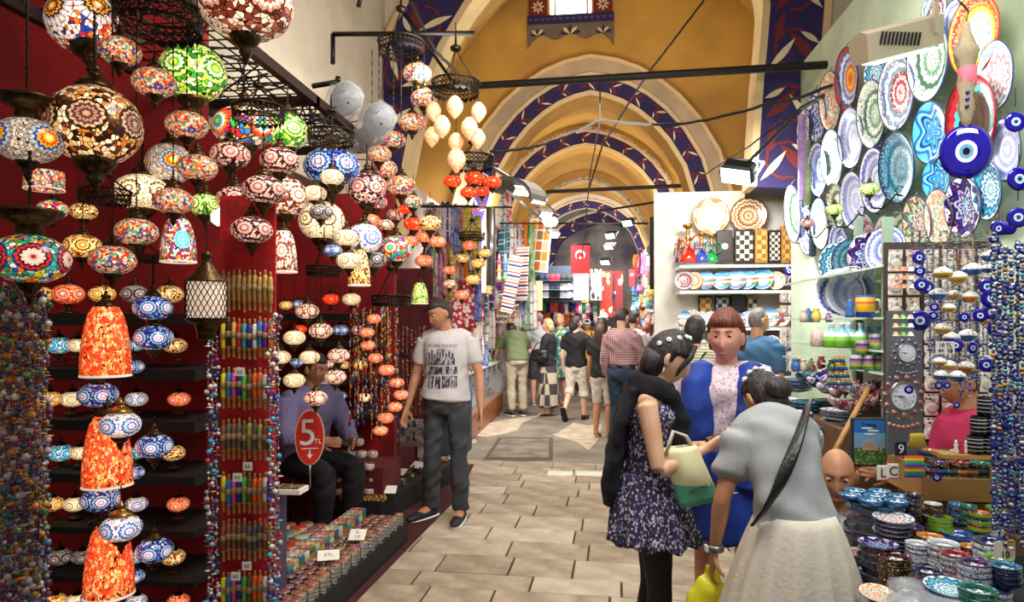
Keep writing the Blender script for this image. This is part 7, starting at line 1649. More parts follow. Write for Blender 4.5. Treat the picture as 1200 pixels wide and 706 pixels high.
loft(bm, [(V3((0, -.06, 1.45))*k, .16, .05), (V3((0, -.07, 1.25))*k, .19, .07), (V3((0, -.07, .9))*k, .19, .09)], (1, 0, 0), 18)
wc = solid('waistcoat', bm, .009, roy, o, 3, .006, 10)
for i in range(4): boxo('button', (-.075*k, .185, (1.28-.08*i)*k), (.012, .006, .012), goldbr, wc)
tubeo('beaded_belt', [(math.cos(a)*.205*k, math.sin(a)*.165*k, .86*k+.006*math.sin(a*20)) for a in [2*PI*i/60 for i in range(60)]], .006, white, o, 5)
tubeo('necklace', [HM @ V3(p) for p in ((-.05, .03, -.13), (-.03, .085, -.18), (0, .1, -.22), (.03, .085, -.18), (.05, .03, -.13))], .003, goldbr, o, 5)
bm = bmesh.new(); lathe(bm, [(0, .012), (.012, 0), (0, -.012)], 8); bmo('pendant', bm, goldbr, o, loc=HM @ V3((0, .108, -.23)))

# 4 woman in grey top and cream skirt, bending over the stall, seen from behind
greytop = mt('grey_jersey', '#a4a8aa', .9, var=.12, vs=6, bump=.2, bs=150); creamsk = mt('cream_gauze', '#d8d0c0', .9, var=.1, vs=4, bump=.25, bs=60)
o, D, HM, bz = person(927, 2.5, 1.54, .3, 'woman in grey top and full cream skirt bending over the stall, black shoulder strap', dict(pel=(0, -.03, .98), chest=(-.0, .06, 1.24), neck=(.035, .20, 1.36), head=(.075, .32, 1.44), sR=(.185, .17, 1.32), eR=(.22, .25, 1.08), wR=(.2, .38, .9), sL=(-.15, .14, 1.30), eL=(-.26, .12, 1.06), wL=(-.27, .17, .83)), 'b', ('black', 'bun'), hp=.75, hy=.1, vox=.009, w=.9, curl=.9, face=True, palm={'L': (.6, -.2, 0)},
    g=[('tshirt', greytop, {'off': .020, 'u0': -.02, 'sleeve': .64, 'sl': .014, 'folds': .008, 'flare': .01}), ('skirt', creamsk, {'z0': 1.03, 'z1': .34, 'r0': .145, 'r1': .34, 'nf': 15, 'fold': .09, 'dep': .95, 'pw': .75})])
flowers(o, HM, [(-.8, -.2, .7), (-.5, -.4, .85), (-.15, -.5, .9), (.2, -.5, .9), (.5, -.4, .8), (.7, -.2, .75)], .0125)
k = 1.54/1.75
bm = bmesh.new(); sp_ = []
for i in range(13):
    t = i/12; u = .97-.95*t; x = .16-.36*t; tg = (bz(min(1, u+.05))-bz(max(0, u-.05))).normalized(); bk = V3((1, 0, 0)).cross(tg); bk = bk if bk.y < 0 else -bk
    dp = (.112+.04)*k*math.sqrt(max(.05, 1-(x/.2)**2)); sp_.append((bz(u)+V3((x*k, 0, 0))+bk*dp, .021, .006))
loft(bm, sp_, (1, .0, .9), 8)
bmo('shoulder_strap', bm, leather, o, smooth=True)
bm = bmesh.new(); w_ = D['wL']; lathe(bm, [(.031, -.012), (.033, 0), (.031, .012), (.027, .012)], 14); ws = bmo('wrist_watch', bm, steel, o, loc=w_+V3((0, -.005, .01))); boxo('watch_face', (-.034, 0, 0), (.008, .026, .026), white, ws, bev=.003)
MW = Matrix.Translation(o.location) @ Matrix.Rotation(.38, 4, 'Z'); c = MW @ (D['wL']+V3((0, .03, -.08)))
yb = root('plastic_bag', c, 'bright yellow plastic bag carried by the woman in the cream skirt', 'bag'); bm = bmesh.new()
loft(bm, [((0, 0, .02), .015, .01), ((0, 0, -.03), .05, .015), ((.0, 0, -.07), .085, .03), ((0, 0, -.2), .09, .035), ((0, 0, -.33), .085, .03), ((0, 0, -.35), .07, .01)], (1, .3, 0), 20); solid('bag_body', bm, .01, mt('yellow_plastic', '#d8d020', .35, coat=.3), yb, 2, .008, 14)

# 5 squatting seller, 6 seller in pink, 7.. shoppers
SIT = dict(pel=(0, 0, .50), chest=(0, .06, .78), neck=(0, .1, .99), head=(0, .15, 1.15), sR=(.18, .09, .93), eR=(.24, .16, .68), wR=(.16, .34, .62), sL=(-.18, .09, .93), eL=(-.24, .16, .68), wL=(-.16, .34, .62), hR=(.09, .03, .46), kR=(.14, .42, .50), aR=(.13, .38, .1), tR=(.13, .5, .035), hL=(-.09, .03, .46), kL=(-.14, .42, .5), aL=(-.13, .38, .1), tL=(-.13, .5, .035))
def sit(dz, **k): d = {a: V3(b)+V3((0, 0, dz)) if a[0] not in 'kat' else V3(b) for a, b in SIT.items()}; d.update(k); return d
q = P(965, 570, 3.15)
o, D, HM, bz = person(0, 0, 1.72, PI/2+1.25, 'balding seller squatting low between the cream skirt and the platters, looking down', sit(-.225, kR=(.14, .36, .42), kL=(-.14, .36, .42), aR=(.13, .2, .1), aL=(-.13, .2, .1), tR=(.13, .33, .035), tL=(-.13, .33, .035)), 'b', ('brown', 'bald'), hp=.22, vox=.010, w=1.05, loc=V3((q.x+.08, 3.22, .012)),
    g=[('trousers', greyjean, {}), ('tshirt', mt('dark_check_shirt', '#d0ccd0', .8, var=.5, vs=40, col2='#303040'), {'off': .016}), ('shoes', sneak)])
tag(boxo('low_stool', (q.x+.08, 3.22, .1), (.3, .3, .19), wood, bev=.01), 'low wooden stool under the squatting seller', 'stool')
pinkt = mt('magenta_tshirt', '#a81c4c', .85, var=.2, vs=5, bump=.15, bs=60)
q = P(1176, 465, 3.5)
o, D, HM, bz = person(0, 0, 1.74, PI/2-.05, 'dark-haired seller with glasses in a magenta T-shirt behind the hanging evil eyes', sit(.13, chest=(0, .02, .91), neck=(0, .02, 1.12), head=(0, .07, 1.28), sR=(.18, .02, 1.06), sL=(-.18, .02, 1.06), kR=(.14, .36, .58), kL=(-.14, .36, .58), wR=(.14, .4, .82), wL=(-.14, .42, .84)), 'b', ('black', 'receding'), hp=.3, hy=.25, vox=.010, w=1.12, loc=V3((q.x-.08, 3.6, .012)),
    g=[('trousers', greyjean, {}), ('tshirt', pinkt, {'off': .018, 'sleeve': .75, 'belly': .06})])
bm = bmesh.new()
for s in (-1, 1): tube(bm, [HM @ V3((s*.031+.02*math.cos(a), .108, .012+.014*math.sin(a))) for a in [2*PI*i/12 for i in range(12)]], .0014, 4, closed=True); tube(bm, [HM @ V3((s*.051, .106, .015)), HM @ V3((s*.08, .0, .012))], .0015, 4)
bmo('glasses', bm, ink, o)
# middle distance
stripe_t = bands('striped_tee', [(0, '#c8c0a0'), (.62, '#6e7a68')], 2, 45, 0, .85)
o, D, HM, bz = person(815, 5.7, 1.6, -.35, 'dark curly-haired woman in cream striped T-shirt and jeans, seen from behind', dict(eR=(.21, .1, 1.15), wR=(.12, .3, 1.2)), 'a', ('black', 'curly'), hy=-.3, vox=.013, w=1.1, g=[('trousers', denim, {}), ('tshirt', stripe_t, {'off': .016, 'u0': -.1}), ('shoes', sneak)])
bm = bmesh.new(); loft(bm, [(V3((.09, .07, 1.34)), .02, .006), (V3((.09, -.09, 1.32)), .02, .006), (V3((-.02, -.15, 1.16)), .02, .006), (V3((-.15, -.12, 1.0)), .02, .006)], (1, 0, 1), 8); bmo('bag_strap', bm, leather, o, smooth=True)
polo = mt('blue_polo', '#3a6488', .85, var=.15, vs=6, bump=.15, bs=90)
o, D, HM, bz = person(888, 6.25, 1.69, -PI/2+.75, 'grey-haired man with glasses in a steel blue polo shirt facing right', dict(wR=(.22, .15, .9)), 'b', ('grey', 'receding'), hy=-.35, vox=.013, w=1.08, g=[('trousers', greyjean, {}), ('tshirt', polo, {'off': .018, 'belly': .03, 'sleeve': .8}), ('shoes', sneak)])
bm = bmesh.new()
for s in (-1, 1): tube(bm, [HM @ V3((s*.031+.018*math.cos(a), .108, .012+.013*math.sin(a))) for a in [2*PI*i/10 for i in range(10)]], .002, 4, closed=True); tube(bm, [HM @ V3((s*.05, .106, .015)), HM @ V3((s*.08, .0, .012))], .002, 4)
bmo('glasses', bm, ink, o)
def plaid(name, base, l1, sc):
    m, nt, b = newmat(name); N = NT(nt); x, y, z = N.sep(N.tc()); h = lambda v: N.m('GREATER_THAN', N.m('FRACT', N.m('MULTIPLY', v, sc)), .6)
    f = N.m('MULTIPLY', N.m('ADD', h(N.m('ADD', x, y)), h(z)), .5); N.L(N.ramp(f, [(0, base), (.4, l1), (.9, '#3a2028')]), b.inputs['Base Color']); b.inputs['Roughness'].default_value = .85; MATS[name] = m; return m
brs = specks('camo_stripe_bag', '#1c1a18', ['#4a4436', '#2c2820', '#5c5444'], 12, .5, .5, sc=(1, 1, 5))
person(729, 8.75, 1.74, -.55, 'man in red and white checked shirt and blue jeans, seen from behind', dict(wR=(.2, .12, .92), eR=(.25, .02, 1.14)), 'a', ('black', 'short'), hp=.3, hy=-.2, vox=.015, w=1.06, g=[('trousers', denim, {'off': .02}), ('long', plaid('checked_shirt', '#c8b0b0', '#8a4a54', 46), {'off': .02, 'u0': .08, 'folds': .007}), ('belt', leather), ('shoes', leather)])
o, D, HM, bz = person(706, 9.3, 1.62, -.5, 'woman with long brown hair in black top carrying a dark striped bag', dict(eL=(-.2, -.02, 1.12)), 'b', ('brown', 'long'), vox=.016, g=[('tshirt', black, {'off': .014}), ('trousers', offw, {'len': .95, 'name': 'shorts'})])
def handbag(o, c, w, h, mat, label, strap=None):
    M_ = Matrix.Translation(o.location) @ Matrix.Rotation(o.rotation_euler.z, 4, 'Z'); r = root('handbag', M_ @ V3(c), label, 'bag', rz=o.rotation_euler.z)
    bm = bmesh.new(); loft(bm, [((0, 0, h*.5), w*.4, .03), ((0, 0, h*.2), w*.5, .055), ((0, 0, -h*.3), w*.5, .06), ((0, 0, -h*.5), w*.4, .035)], (0, 1, 0), 16); solid('bag_body', bm, .014, mat, r, 2, .006)
    bm = bmesh.new(); s = strap or h*1.2; tube(bm, [(0, -w*.35, h*.35), (0, -w*.2, s*.8), (0, 0, s), (0, w*.2, s*.8), (0, w*.35, h*.35)], .009, 5); bmo('strap', bm, leather, r)
handbag(o, (.27, .05, .62), .3, .38, brs, 'large black striped shopping bag hanging by the long-haired woman', .3)
o, D, HM, bz = person(675, 11.0, 1.66, -.25, 'short-haired person in black polo and white cropped trousers walking away', dict(kL=(-.1, .0, .52), aL=(-.12, -.28, .2), tL=(-.12, -.2, .07), kR=(.1, .1, .5), aR=(.1, .12, .09), tR=(.11, .27, .035), eR=(.24, .03, 1.16), wR=(.25, .2, 1.08)), 'c', ('black', 'bob'), hy=-.7, vox=.017, g=[('tshirt', black, {'off': .02, 'sleeve': .7}), ('trousers', offw, {'len': 1.25, 'off': .02, 'cuff': .035}), ('shoes', leather, {'sole': leather})])
handbag(o, (.25, .02, 1.0), .28, .28, leather, 'black leather shoulder bag of the person in black polo', .42)
o, D, HM, bz = person(643, 11.5, 1.62, PI/2-.25, 'blonde woman in black T-shirt and patchwork skirt carrying a black handbag', dict(eL=(-.22, .05, 1.14), wL=(-.16, .22, 1.16)), 'a', ('blonde', 'bob'), vox=.017, w=1.08, g=[('tshirt', mt('black_top', '#14161c', .8), {'off': .018, 'belly': .03, 'sleeve': .8}), ('skirt', checker('patchwork_skirt', '#b8ac94', '#3c3a3c', 5.5, .85), {'z0': 1.04, 'z1': .16, 'r0': .175, 'r1': .24, 'nf': 6, 'fold': .04})])
handbag(o, (-.25, .08, 1.02), .32, .2, leather, 'black handbag on the arm of the blonde woman', .22)
person(606, 11.4, 1.76, .45, 'man in olive shirt and beige jeans leaning over the left counter', dict(pel=(0, -.03, .95), chest=(0, .08, 1.22), neck=(0, .2, 1.36), head=(0, .32, 1.44), sR=(.18, .18, 1.32), sL=(-.18, .18, 1.32), eR=(.24, .25, 1.05), wR=(.22, .35, .84), eL=(-.25, .28, 1.06), wL=(-.26, .42, .92)), 'b', ('black', 'short'), hp=.5, vox=.017, w=1.05, g=[('trousers', mt('beige_jeans', '#b0a48c', .85, var=.15, vs=5), {'off': .018, 'low': .015}), ('tshirt', mt('olive_shirt', '#606a48', .85, var=.15, vs=5), {'off': .022, 'sleeve': .75}), ('shoes', sneak)])
person(598, 12.6, 1.76, -PI/2+.2, 'bald man in a black shirt in profile behind the olive shirt', {}, 'd', ('brown', 'bald'), vox=.018, g=[('trousers', greyjean, {}), ('long', black, {})])
person(613, 13.4, 1.7, -PI/2, 'dark-haired man in a pale yellow shirt behind the bald man', {}, 'b', ('black', 'short'), vox=.02, g=[('trousers', greyjean, {}), ('tshirt', mt('pale_yellow', '#c8c08c', .85), {})])
person(631, 12.9, 1.76, .3, 'man in a light grey T-shirt and dark shorts looking up left', {}, 'd', ('grey', 'bald'), hy=.8, hp=-.3, vox=.018, w=1.08, g=[('trousers', greyjean, {'len': 1.0, 'name': 'shorts'}), ('tshirt', mt('pale_grey_tee', '#b4b4b8', .85), {'off': .02}), ('shoes', mt('grey_shoes', '#9c9c9c', .7))])
person(656, 12.8, 1.72, PI-.5, 'tall blonde woman in a green and blue floral dress facing the camera', {}, 'd', ('blonde', 'bob'), hy=.4, vox=.017, w=1.05, g=[('tshirt', specks('floral_dress', '#3c7470', ['#a8b870', '#386890', '#c8c8a8', '#285058'], 16, .5), {'off': .02}), ('skirt', specks('floral_dress', '#3c7470', []), {'z0': 1.04, 'z1': .55, 'r0': .17, 'r1': .23, 'nf': 6}), ('shoes', mt('red_sandals', '#7c2430', .7))])
def cap(HM, o, mat):
    bm = bmesh.new(); lathe(bm, [(0, .135), (.05, .125), (.082, .08), (.09, .035), (.088, .03)], 18); loft(bm, [((0, .07, .04), .06, .006), ((0, .12, .035), .055, .005), ((0, .16, .025), .035, .004)], (1, 0, 0), 10)
    for v in bm.verts: v.co = HM @ v.co
    bmo('cap', bm, mat, o, smooth=True)
o, D, HM, bz = person(688, 14.2, 1.62, PI, 'person in a yellow T-shirt and pale cap facing the camera far back', {}, 'b', ('black', 'bob'), vox=.02, g=[('trousers', denim, {}), ('tshirt', mt('yellow_tee', '#d0a028', .85), {'off': .02})]); cap(HM, o, mt('pale_cap', '#c8d0d8', .8))
o, D, HM, bz = person(708, 13.0, 1.74, PI-.7, 'man in a white cap and beige shirt behind the long-haired woman', {}, 'b', ('grey', 'short'), vox=.02, g=[('trousers', greyjean, {}), ('tshirt', mt('beige_tee', '#b8a888', .85), {'off': .02})]); cap(HM, o, white)
o, D, HM, bz = person(727, 12.0, 1.76, .3, 'person in a bright blue cap beside the checked shirt', {}, 'b', ('black', 'short'), vox=.02, g=[('trousers', denim, {}), ('tshirt', black, {})]); cap(HM, o, mt('blue_cap', '#2840a8', .8))
person(743, 10.3, 1.72, -1.0, 'man in a white T-shirt reaching to the right stall behind the checked shirt', dict(eR=(.25, .1, 1.14), wR=(.25, .32, 1.1)), 'b', ('black', 'short'), vox=.017, w=1.05, g=[('trousers', greyjean, {}), ('tshirt', whitetee, {'off': .02})])
person(671, 14.6, 1.74, .5, 'dark-haired man far down the aisle between the black polo and the yellow T-shirt', {}, 'b', ('brown', 'short'), vox=.02, g=[('trousers', greyjean, {}), ('tshirt', mt('pale_grey_tee', '#b4b4b8'), {})])
# 22 shopkeeper on a stool behind the price sign
lil = bands('lilac_stripe', [(0, '#6c6894'), (.5, '#8480a8')], 0, 60, 0, .85)
q = P(352, 560, 4.9)
o, D, HM, bz = person(0, 0, 1.76, -PI/2-.5, 'seated shopkeeper in lilac striped shirt and black trousers behind the price sign', sit(.06, wR=(.12, .36, .72), wL=(-.12, .38, .7)), 'b', ('black', 'short'), vox=.011, w=1.15, hp=.2, loc=V3((q.x, 4.95, .012)), g=[('trousers', mt('black_trousers', '#121216', .8, var=.2, vs=6), {'off': .02, 'low': .01}), ('long', lil, {'off': .02, 'folds': .008}), ('shoes', leather)])
st = root('metal_stool', (q.x, 4.95, .012), 'chrome legged stool with red seat under the shopkeeper', 'stool'); boxo('seat', (0, 0, .44), (.36, .36, .05), mt('red_vinyl', '#8c1420', .4), st, bev=.02)
for sx in (-1, 1):
    for sy in (-1, 1): tubeo('leg', [(sx*.14, sy*.14, .42), (sx*.19, sy*.19, 0)], .012, steel, st)
# ================================================================ LEFT GROUND STALLS
def slab(name, pts, z0, z1, mat, label, cat='table'):
    bm = bmesh.new(); poly(bm, [(p[0], p[1]) for p in pts], z1-z0, 2)
    for v in bm.verts: v.co.z += z0
    o = bmo(name, bm, mat); return tag(o, label, cat)
T1 = [(-2.15, 3.47), (-1.65, 3.47), (-1.65, 3.1), (-1.40, 3.1), (-1.31, 4.75), (-1.74, 4.75), (-1.74, 4.4), (-2.15, 4.4)]
slab('stall_table', T1, .02, .16, black, 'low black cloth covered stall of tins in the left foreground')
slab('stall_table', [(-1.95, 5.1), (-1.62, 5.1), (-1.3, 6.9), (-1.7, 6.9), (-1.7, 5.7), (-1.95, 5.68), (-1.95, 5.12)], .02, .2, black, 'low black cloth covered stall of jewellery beside the young man')
tinr = random.Random(8)
tins = [specks('tin_lid_%d' % i, a, b_, 55, .42, .25, coat=.5) for i, (a, b_) in enumerate([('#7a2c24', ['#d8a070', '#281818', '#c8b890']), ('#a84a2c', ['#e8c088', '#301818', '#5a8a98']), ('#3c2430', ['#c87848', '#e0d0a8', '#883040']), ('#8c6a3c', ['#281c18', '#e0d0b0', '#a03838']), ('#6a2848', ['#d890a8', '#282030', '#d8c0b0'])])]
chrome = mt('tin_chrome', '#a8a8aa', .22, .9)
tinb = lm('tin_body', [(0, 0), (.96, 0), (1, .08), (.96, .16), (1, .24), (.97, .42), (.99, .5), (.95, .55)], 14, chrome); tinl = lm('tin_lid', [(.95, .55), (.9, .64), (.5, .70), (0, .71)], 14, tins[0])
cnt = 0
for a in range(23):
    for b_ in range(4):
        y = 3.16+a*.068; x = -1.435+(y-3.1)*.055-b_*.064-.01*(a % 2)
        if y < 3.5 and b_ > 2: continue
        n_ = 4 if b_ == 0 else 3
        for l in range(n_):
            if cnt >= 300 or (b_ > 0 and l == 0): continue
            o = root('trinket_tin', (x+tinr.uniform(-.002, .002), y, .16+l*.02), 'small chrome tin, %s from the aisle in the %s row, %s' % (ORD[b_], ORD[a], 'stack top' if l == n_-1 else '%s from bottom' % ORD[l]), 'tin', 'round tins on the left front stall', 0, .031)
            link('tin_body', tinb, o); cnt += 1
            if l == n_-1: link('tin_lid', tinl, o, mat=tinr.choice(tins))
books = [mt('box_%d' % i, c, .5, var=.2, vs=30) for i, c in enumerate(['#2f7a3c', '#d0b060', '#c8c0a0', '#2c6898', '#c87848', '#e0d8c0', '#5898a0'])]
for i in range(17):
    y = 3.56+i*.07
    for l in range(3):
        x = -1.69+(y-3.62)*.03; o = root('card_box', (x, y, .16+l*.033), 'flat patterned card game box, %s pile from the front, %s' % (ORD[i], ['bottom', 'middle', 'top'][l]), 'box', 'card boxes beside the tins', tinr.uniform(-.03, .03)); boxo('box_body', (0, 0, .015), (.105, .06, .03), books[(i*2+l*3) % 7], o, bev=.002)
        if l == 2: boxo('box_label', (0, 0, .031), (.09, .05, .002), specks('card_label_%d' % (i % 4), ['#c86848', '#e0c890', '#a8c0b8', '#d8a0a0'][i % 4], ['#8c2828', '#e8e0c8', '#386878'], 60, .5), o)
rt = [mt('round_tin_%d' % i, c, .35, coat=.3) for i, c in enumerate(['#b83828', '#2c4888', '#a8c0a0', '#c8a060', '#8c5068', '#48a090', '#d8c8a8'])]
for i in range(30):
    a, b_ = i % 10, i//10; y = 3.56+a*.085+.03*(b_ % 2); x = -1.82+.03*a/10-b_*.105
    for l in range(2):
        o = root('round_box', (x, y, .16+l*.045), 'round coloured tin box in the field behind the card boxes, %s row from the boxes, %s from the front, %s' % (ORD[b_], ORD[a], ['lower', 'upper'][l]), 'tin', 'round tin boxes behind the card boxes', 0, .047); link('tin_body', tinb, o, (0, 0, 0), scale=(1, 1, 1.3), mat=rt[(i*3+l) % 7]); link('tin_lid', tinl, o, (0, 0, .18), mat=tins[(i+l) % 5] if i % 2 else rt[(i+3) % 7])
def card_flat(px, py, z, w, h, txt, rz, label):
    c = PZ(px, py, z); o = root('price_card', c, label, 'price card', rot=(.5, 0, rz)); boxo('card', (0, 0, 0), (w, h, .002), paper, o); text('handwriting', txt, h*.42, ink, o, (0, 0, .0015), (0, 0, 0), .0004)
card_flat(385, 651, .27, .12, .075, '5TL', .35, 'white handwritten price card lying on the tins, nearer one'); card_flat(419, 627, .27, .1, .09, '5-\n10', .1, 'white handwritten price card lying on the tins, farther one')
# display table edge with a box of rings
tag(boxo('side_counter', (P(322, 580, 3.3).x, 3.3, .36), (.07, .12, .72), mt('grey_lilac_cloth', '#4c4660', .8, var=.3, vs=6)), 'small counter covered in grey lilac cloth behind the hanging pens', 'counter')
o = root('ring_tray', (P(340, 580, 3.3).x, 3.3, .72), 'white tray of small rings on the side counter', 'tray'); boxo('tray_base', (0, 0, .012), (.15, .11, .024), white, o); boxo('ring_cushion', (0, 0, .026), (.12, .085, .01), specks('rings', '#2c2418', ['#c8a860', '#8c7040', '#e0d0a0'], 130, .4), o)
# jewellery stall: pots, bracelets, cards
jr = random.Random(12); jc = [mt('jewel_%d' % i, c, .2, coat=.5) for i, c in enumerate(['#a03828', '#c87830', '#38603c', '#5c3858', '#284868', '#c8a858', '#2c2424', '#b8a8a0', '#6a2438'])]
ringm = cm('bangle', lambda bm: tube(bm, [(math.cos(2*PI*k/14), math.sin(2*PI*k/14), 0) for k in range(14)], .22, 6, closed=True), goldbr)
for i in range(150):
    v = jr.random(); y = 5.22+v*1.55; xl = -2.45+.25*v; xr = -1.66+(y-5.1)*.178; x = max(-1.9, xl+(xr-xl)*jr.random()); t = jr.random()
    if t < .55: o = link('trinket_pot', jarm, None, (x, y, .2), None, (.045, .045, jr.uniform(.04, .07)), jr.choice(jc)); tag(o, 'small glossy trinket pot in the heap on the jewellery stall', 'pot', 'trinket pots on the jewellery stall')
    else: o = link('bangle', ringm, None, (x, y, .215), (jr.uniform(-.2, .2), jr.uniform(-.2, .2), 0), jr.uniform(.022, .034), jr.choice([goldbr, goldbr]+jc)); tag(o, 'small metal bangle lying in the heap on the jewellery stall', 'bangle', 'bangles on the jewellery stall')
for i in range(26): o = link('bangle', ringm, None, (-1.93+i*.0125, 5.125, .215), (1.2, 0, jr.uniform(-.5, .5)), .028, goldbr); tag(o, 'brass bangle in the dense front row of the jewellery stall', 'bangle', 'brass bangles along the stall front')
for i, (px, py, w) in enumerate([(455, 574, 'nearest the front'), (468, 553, 'in the middle'), (490, 545, 'half behind the young man')]): card_flat(px, py, .26, .13, .09, '', jr.uniform(-.4, .4), 'blank white card on the jewellery stall, %s' % w)
# glass jars display (recess, under red lit shelf)
o = tag(boxo('jar_table', (P(408, 560, 5.25).x, 5.42, .22), (.62, .5, .44), darkred), 'dark red cloth block carrying painted tea bowls', 'table')
cupm = lm('tea_bowl', [(.5, 0), (.85, .15), (1, .5), (1, .95), (.86, 1.3), (.78, 1.35), (.74, 1.25)], 16, tb[0]); cups = [specks('painted_cup_%d' % i, a, b_, 6, .36, .25, coat=.5, sc=(1, 1, 1)) for i, (a, b_) in enumerate([('#cfc8c0', ['#a03028', '#303858', '#c87858']), ('#c8b0a4', ['#8c2c2c', '#e0d8d0', '#484860']), ('#b8b4b4', ['#b84838', '#283048', '#687888'])])]
for r_ in range(5):
    for i in range(5 if r_ < 4 else 4):
        px = 383+i*12.4+(r_ % 2)*4; py = 575-r_*14.5; c = P(px, py, 5.18+.03*(r_ % 2)); o = link('tea_bowl', cupm, None, (c.x, c.y, c.z-.04), None, .043, cups[(i+r_) % 3]); tag(o, 'painted round tea bowl, %s from the left in row %s of the stack' % (ORD[i], ORD[r_]), 'bowl', 'painted tea bowls in the recess')
area('light_recess', (P(400, 500, 5.3).x, 5.3, 1.12), (P(400, 560, 5.4).x, 5.35, .3), .4, 14, (1, .7, .6), .1)
# key ring and charm panel left of the young man
for r_, (y0, n_) in enumerate([(385, 12), (420, 12), (455, 13)]):
    for i in range(n_):
        px = 443+i*4.9; Y = 6.15+.04*(i % 2); o = link('bead_strand', SK[(i+r_) % 4], None, P(px, y0+tinr.uniform(-3, 3), Y), (0, 0, i), (1, 1, .62)); tag(o, 'short gold and red charm strand, %s from left in the %s row beside the young man' % (ORD[i], ORD[r_]), 'beads', 'charm strands left of the young man')
for i in range(26): o = link('bead_strand', SK[i % 4], None, P(410+tinr.uniform(0, 62), tinr.uniform(352, 372), 4.55+tinr.uniform(0, .25)), (0, 0, i), (1, 1, tinr.uniform(1.1, 2.0))); tag(o, 'long gold strand of charms hanging among the small orange-red globes', 'beads', 'charm strands among the small globes')
tag(boxo('charm_panel', (P(470, 420, 6.4).x, 6.42, 1.35), (.62, .03, 1.5), mt('charm_panel', '#6a2028', .8, var=.4, vs=9)), 'dark red panel behind the rows of charm strands', 'panel')
mg = [specks('magnet_%d' % i, a, b_, 30, .45, .3) for i, (a, b_) in enumerate([('#b8c8d8', ['#3868a0', '#283048', '#c8a088']), ('#c8b8b0', ['#a04838', '#385870', '#e0e0e0']), ('#5078a0', ['#d8e0e8', '#b85838', '#203050'])])]
for r_ in range(3):
    for i in range(9): o = boxo('magnet', P(450+i*7.2, 497+r_*9, 6.05-.0*i), (.04, .008, .055), mg[(i+r_*2) % 3], bev=.002); tag(o, 'small picture magnet, %s from the left in the %s magnet row' % (ORD[i], ORD[r_]), 'magnet', 'picture magnets on the low board')
tag(boxo('magnet_board', P(480, 508, 6.1)+V3((0, .03, 0)), (.52, .02, .25), mt('magnet_board', '#b8b4b4', .6)), 'pale board of picture magnets above the jewellery stall', 'board')
tag(boxo('white_pillar_base', P(500, 500, 6.75), (.16, .12, .9), pale), 'white painted pillar base behind the young man', 'pillar')

# ================================================================ SCARF SHOPS, LEFT SIDE
fr = random.Random(21)
def scarf_mesh(key, seed, w=.16, L=.6):
    def f(bm):
        r = random.Random(seed); n, m_ = 10, 10; V = []
        for j in range(m_+1):
            row = []
            for i in range(n+1):
                t = i/n; row.append(bm.verts.new(((t-.5)*w*(1-.25*(1-j/m_)), .022*math.sin(t*PI*5+seed)+.012*math.sin(j*.8+seed), -L*j/m_+.015*math.sin(t*9+seed))))
            V.append(row)
        for j in range(m_):
            for i in range(n): q = bm.faces.new((V[j][i], V[j][i+1], V[j+1][i+1], V[j+1][i])); q.smooth = True
        fq = bmesh.ops.solidify(bm, geom=bm.faces[:], thickness=.004)
    return cm(key, f, whitetee)
SCM = [scarf_mesh('scarf_%d' % i, i*1.7) for i in range(5)]
SCC = []
for i, (c, d) in enumerate([('#e8dcd0', '#c83858'), ('#6828a0', '#a038b8'), ('#e07818', '#f09830'), ('#f0e8e0', '#e8b8c8'), ('#c02838', '#f0e0d8'), ('#2890a8', '#d8f0f0'), ('#d838a0', '#f8d0e8'), ('#e8e4dc', '#8090c0'), ('#48a058', '#d8e8c0'), ('#f4ece4', '#d8c8b8'), ('#3848b0', '#c8c8e8'), ('#d8c038', '#f0e8a0')]):
    SCC.append(bands('scarf_cloth_%d' % i, [(0, c), (.35, d), (.5, c), (.72, '#f0ebe4'), (.82, c)], 2, 5+i % 4, .1*i, .8) if i % 2 else mt('scarf_plain_%d' % i, c, .8, var=.35, vs=14, col2=d, bump=.3, bs=40))
def scarf(px, py, Y, s, grp, label, rz=None):
    o = link('scarf', fr.choice(SCM), None, P(px, py, Y), (0, 0, fr.uniform(-.4, .4) if rz is None else rz), s, fr.choice(SCC)); tag(o, label, 'scarf', grp); return o
for r_, (y0, x0, x1, n_, Y0, s) in enumerate([(258, 505, 602, 13, 7.6, 1.15), (300, 556, 612, 10, 9.2, 1.25), (330, 500, 612, 18, 8.4, 1.1), (365, 520, 612, 15, 8.8, 1.1), (400, 555, 608, 9, 9.4, 1.0), (262, 596, 625, 6, 11.5, 1.6), (330, 600, 628, 6, 12, 1.5), (225, 570, 600, 6, 9.0, 1.1), (240, 500, 552, 12, 7.5, .9), (290, 498, 530, 8, 7.4, .9), (330, 560, 604, 9, 7.9, .8)]):
    for i in range(n_):
        px = x0+(x1-x0)*i/n_; X = -1.62-.2*fr.random(); Yc = min(11.8, max(7.3, PXW(px+2, 400, X).y)) if px > 560 else Y0
        scarf(px, y0+fr.uniform(-6, 6), Yc, s*fr.uniform(.85, 1.1), 'scarves in the left shops', 'folded bright scarf hanging %s from the left in the %s tier of the left shops' % (ORD[i], ORD[r_]), fr.uniform(-1.2, .2))
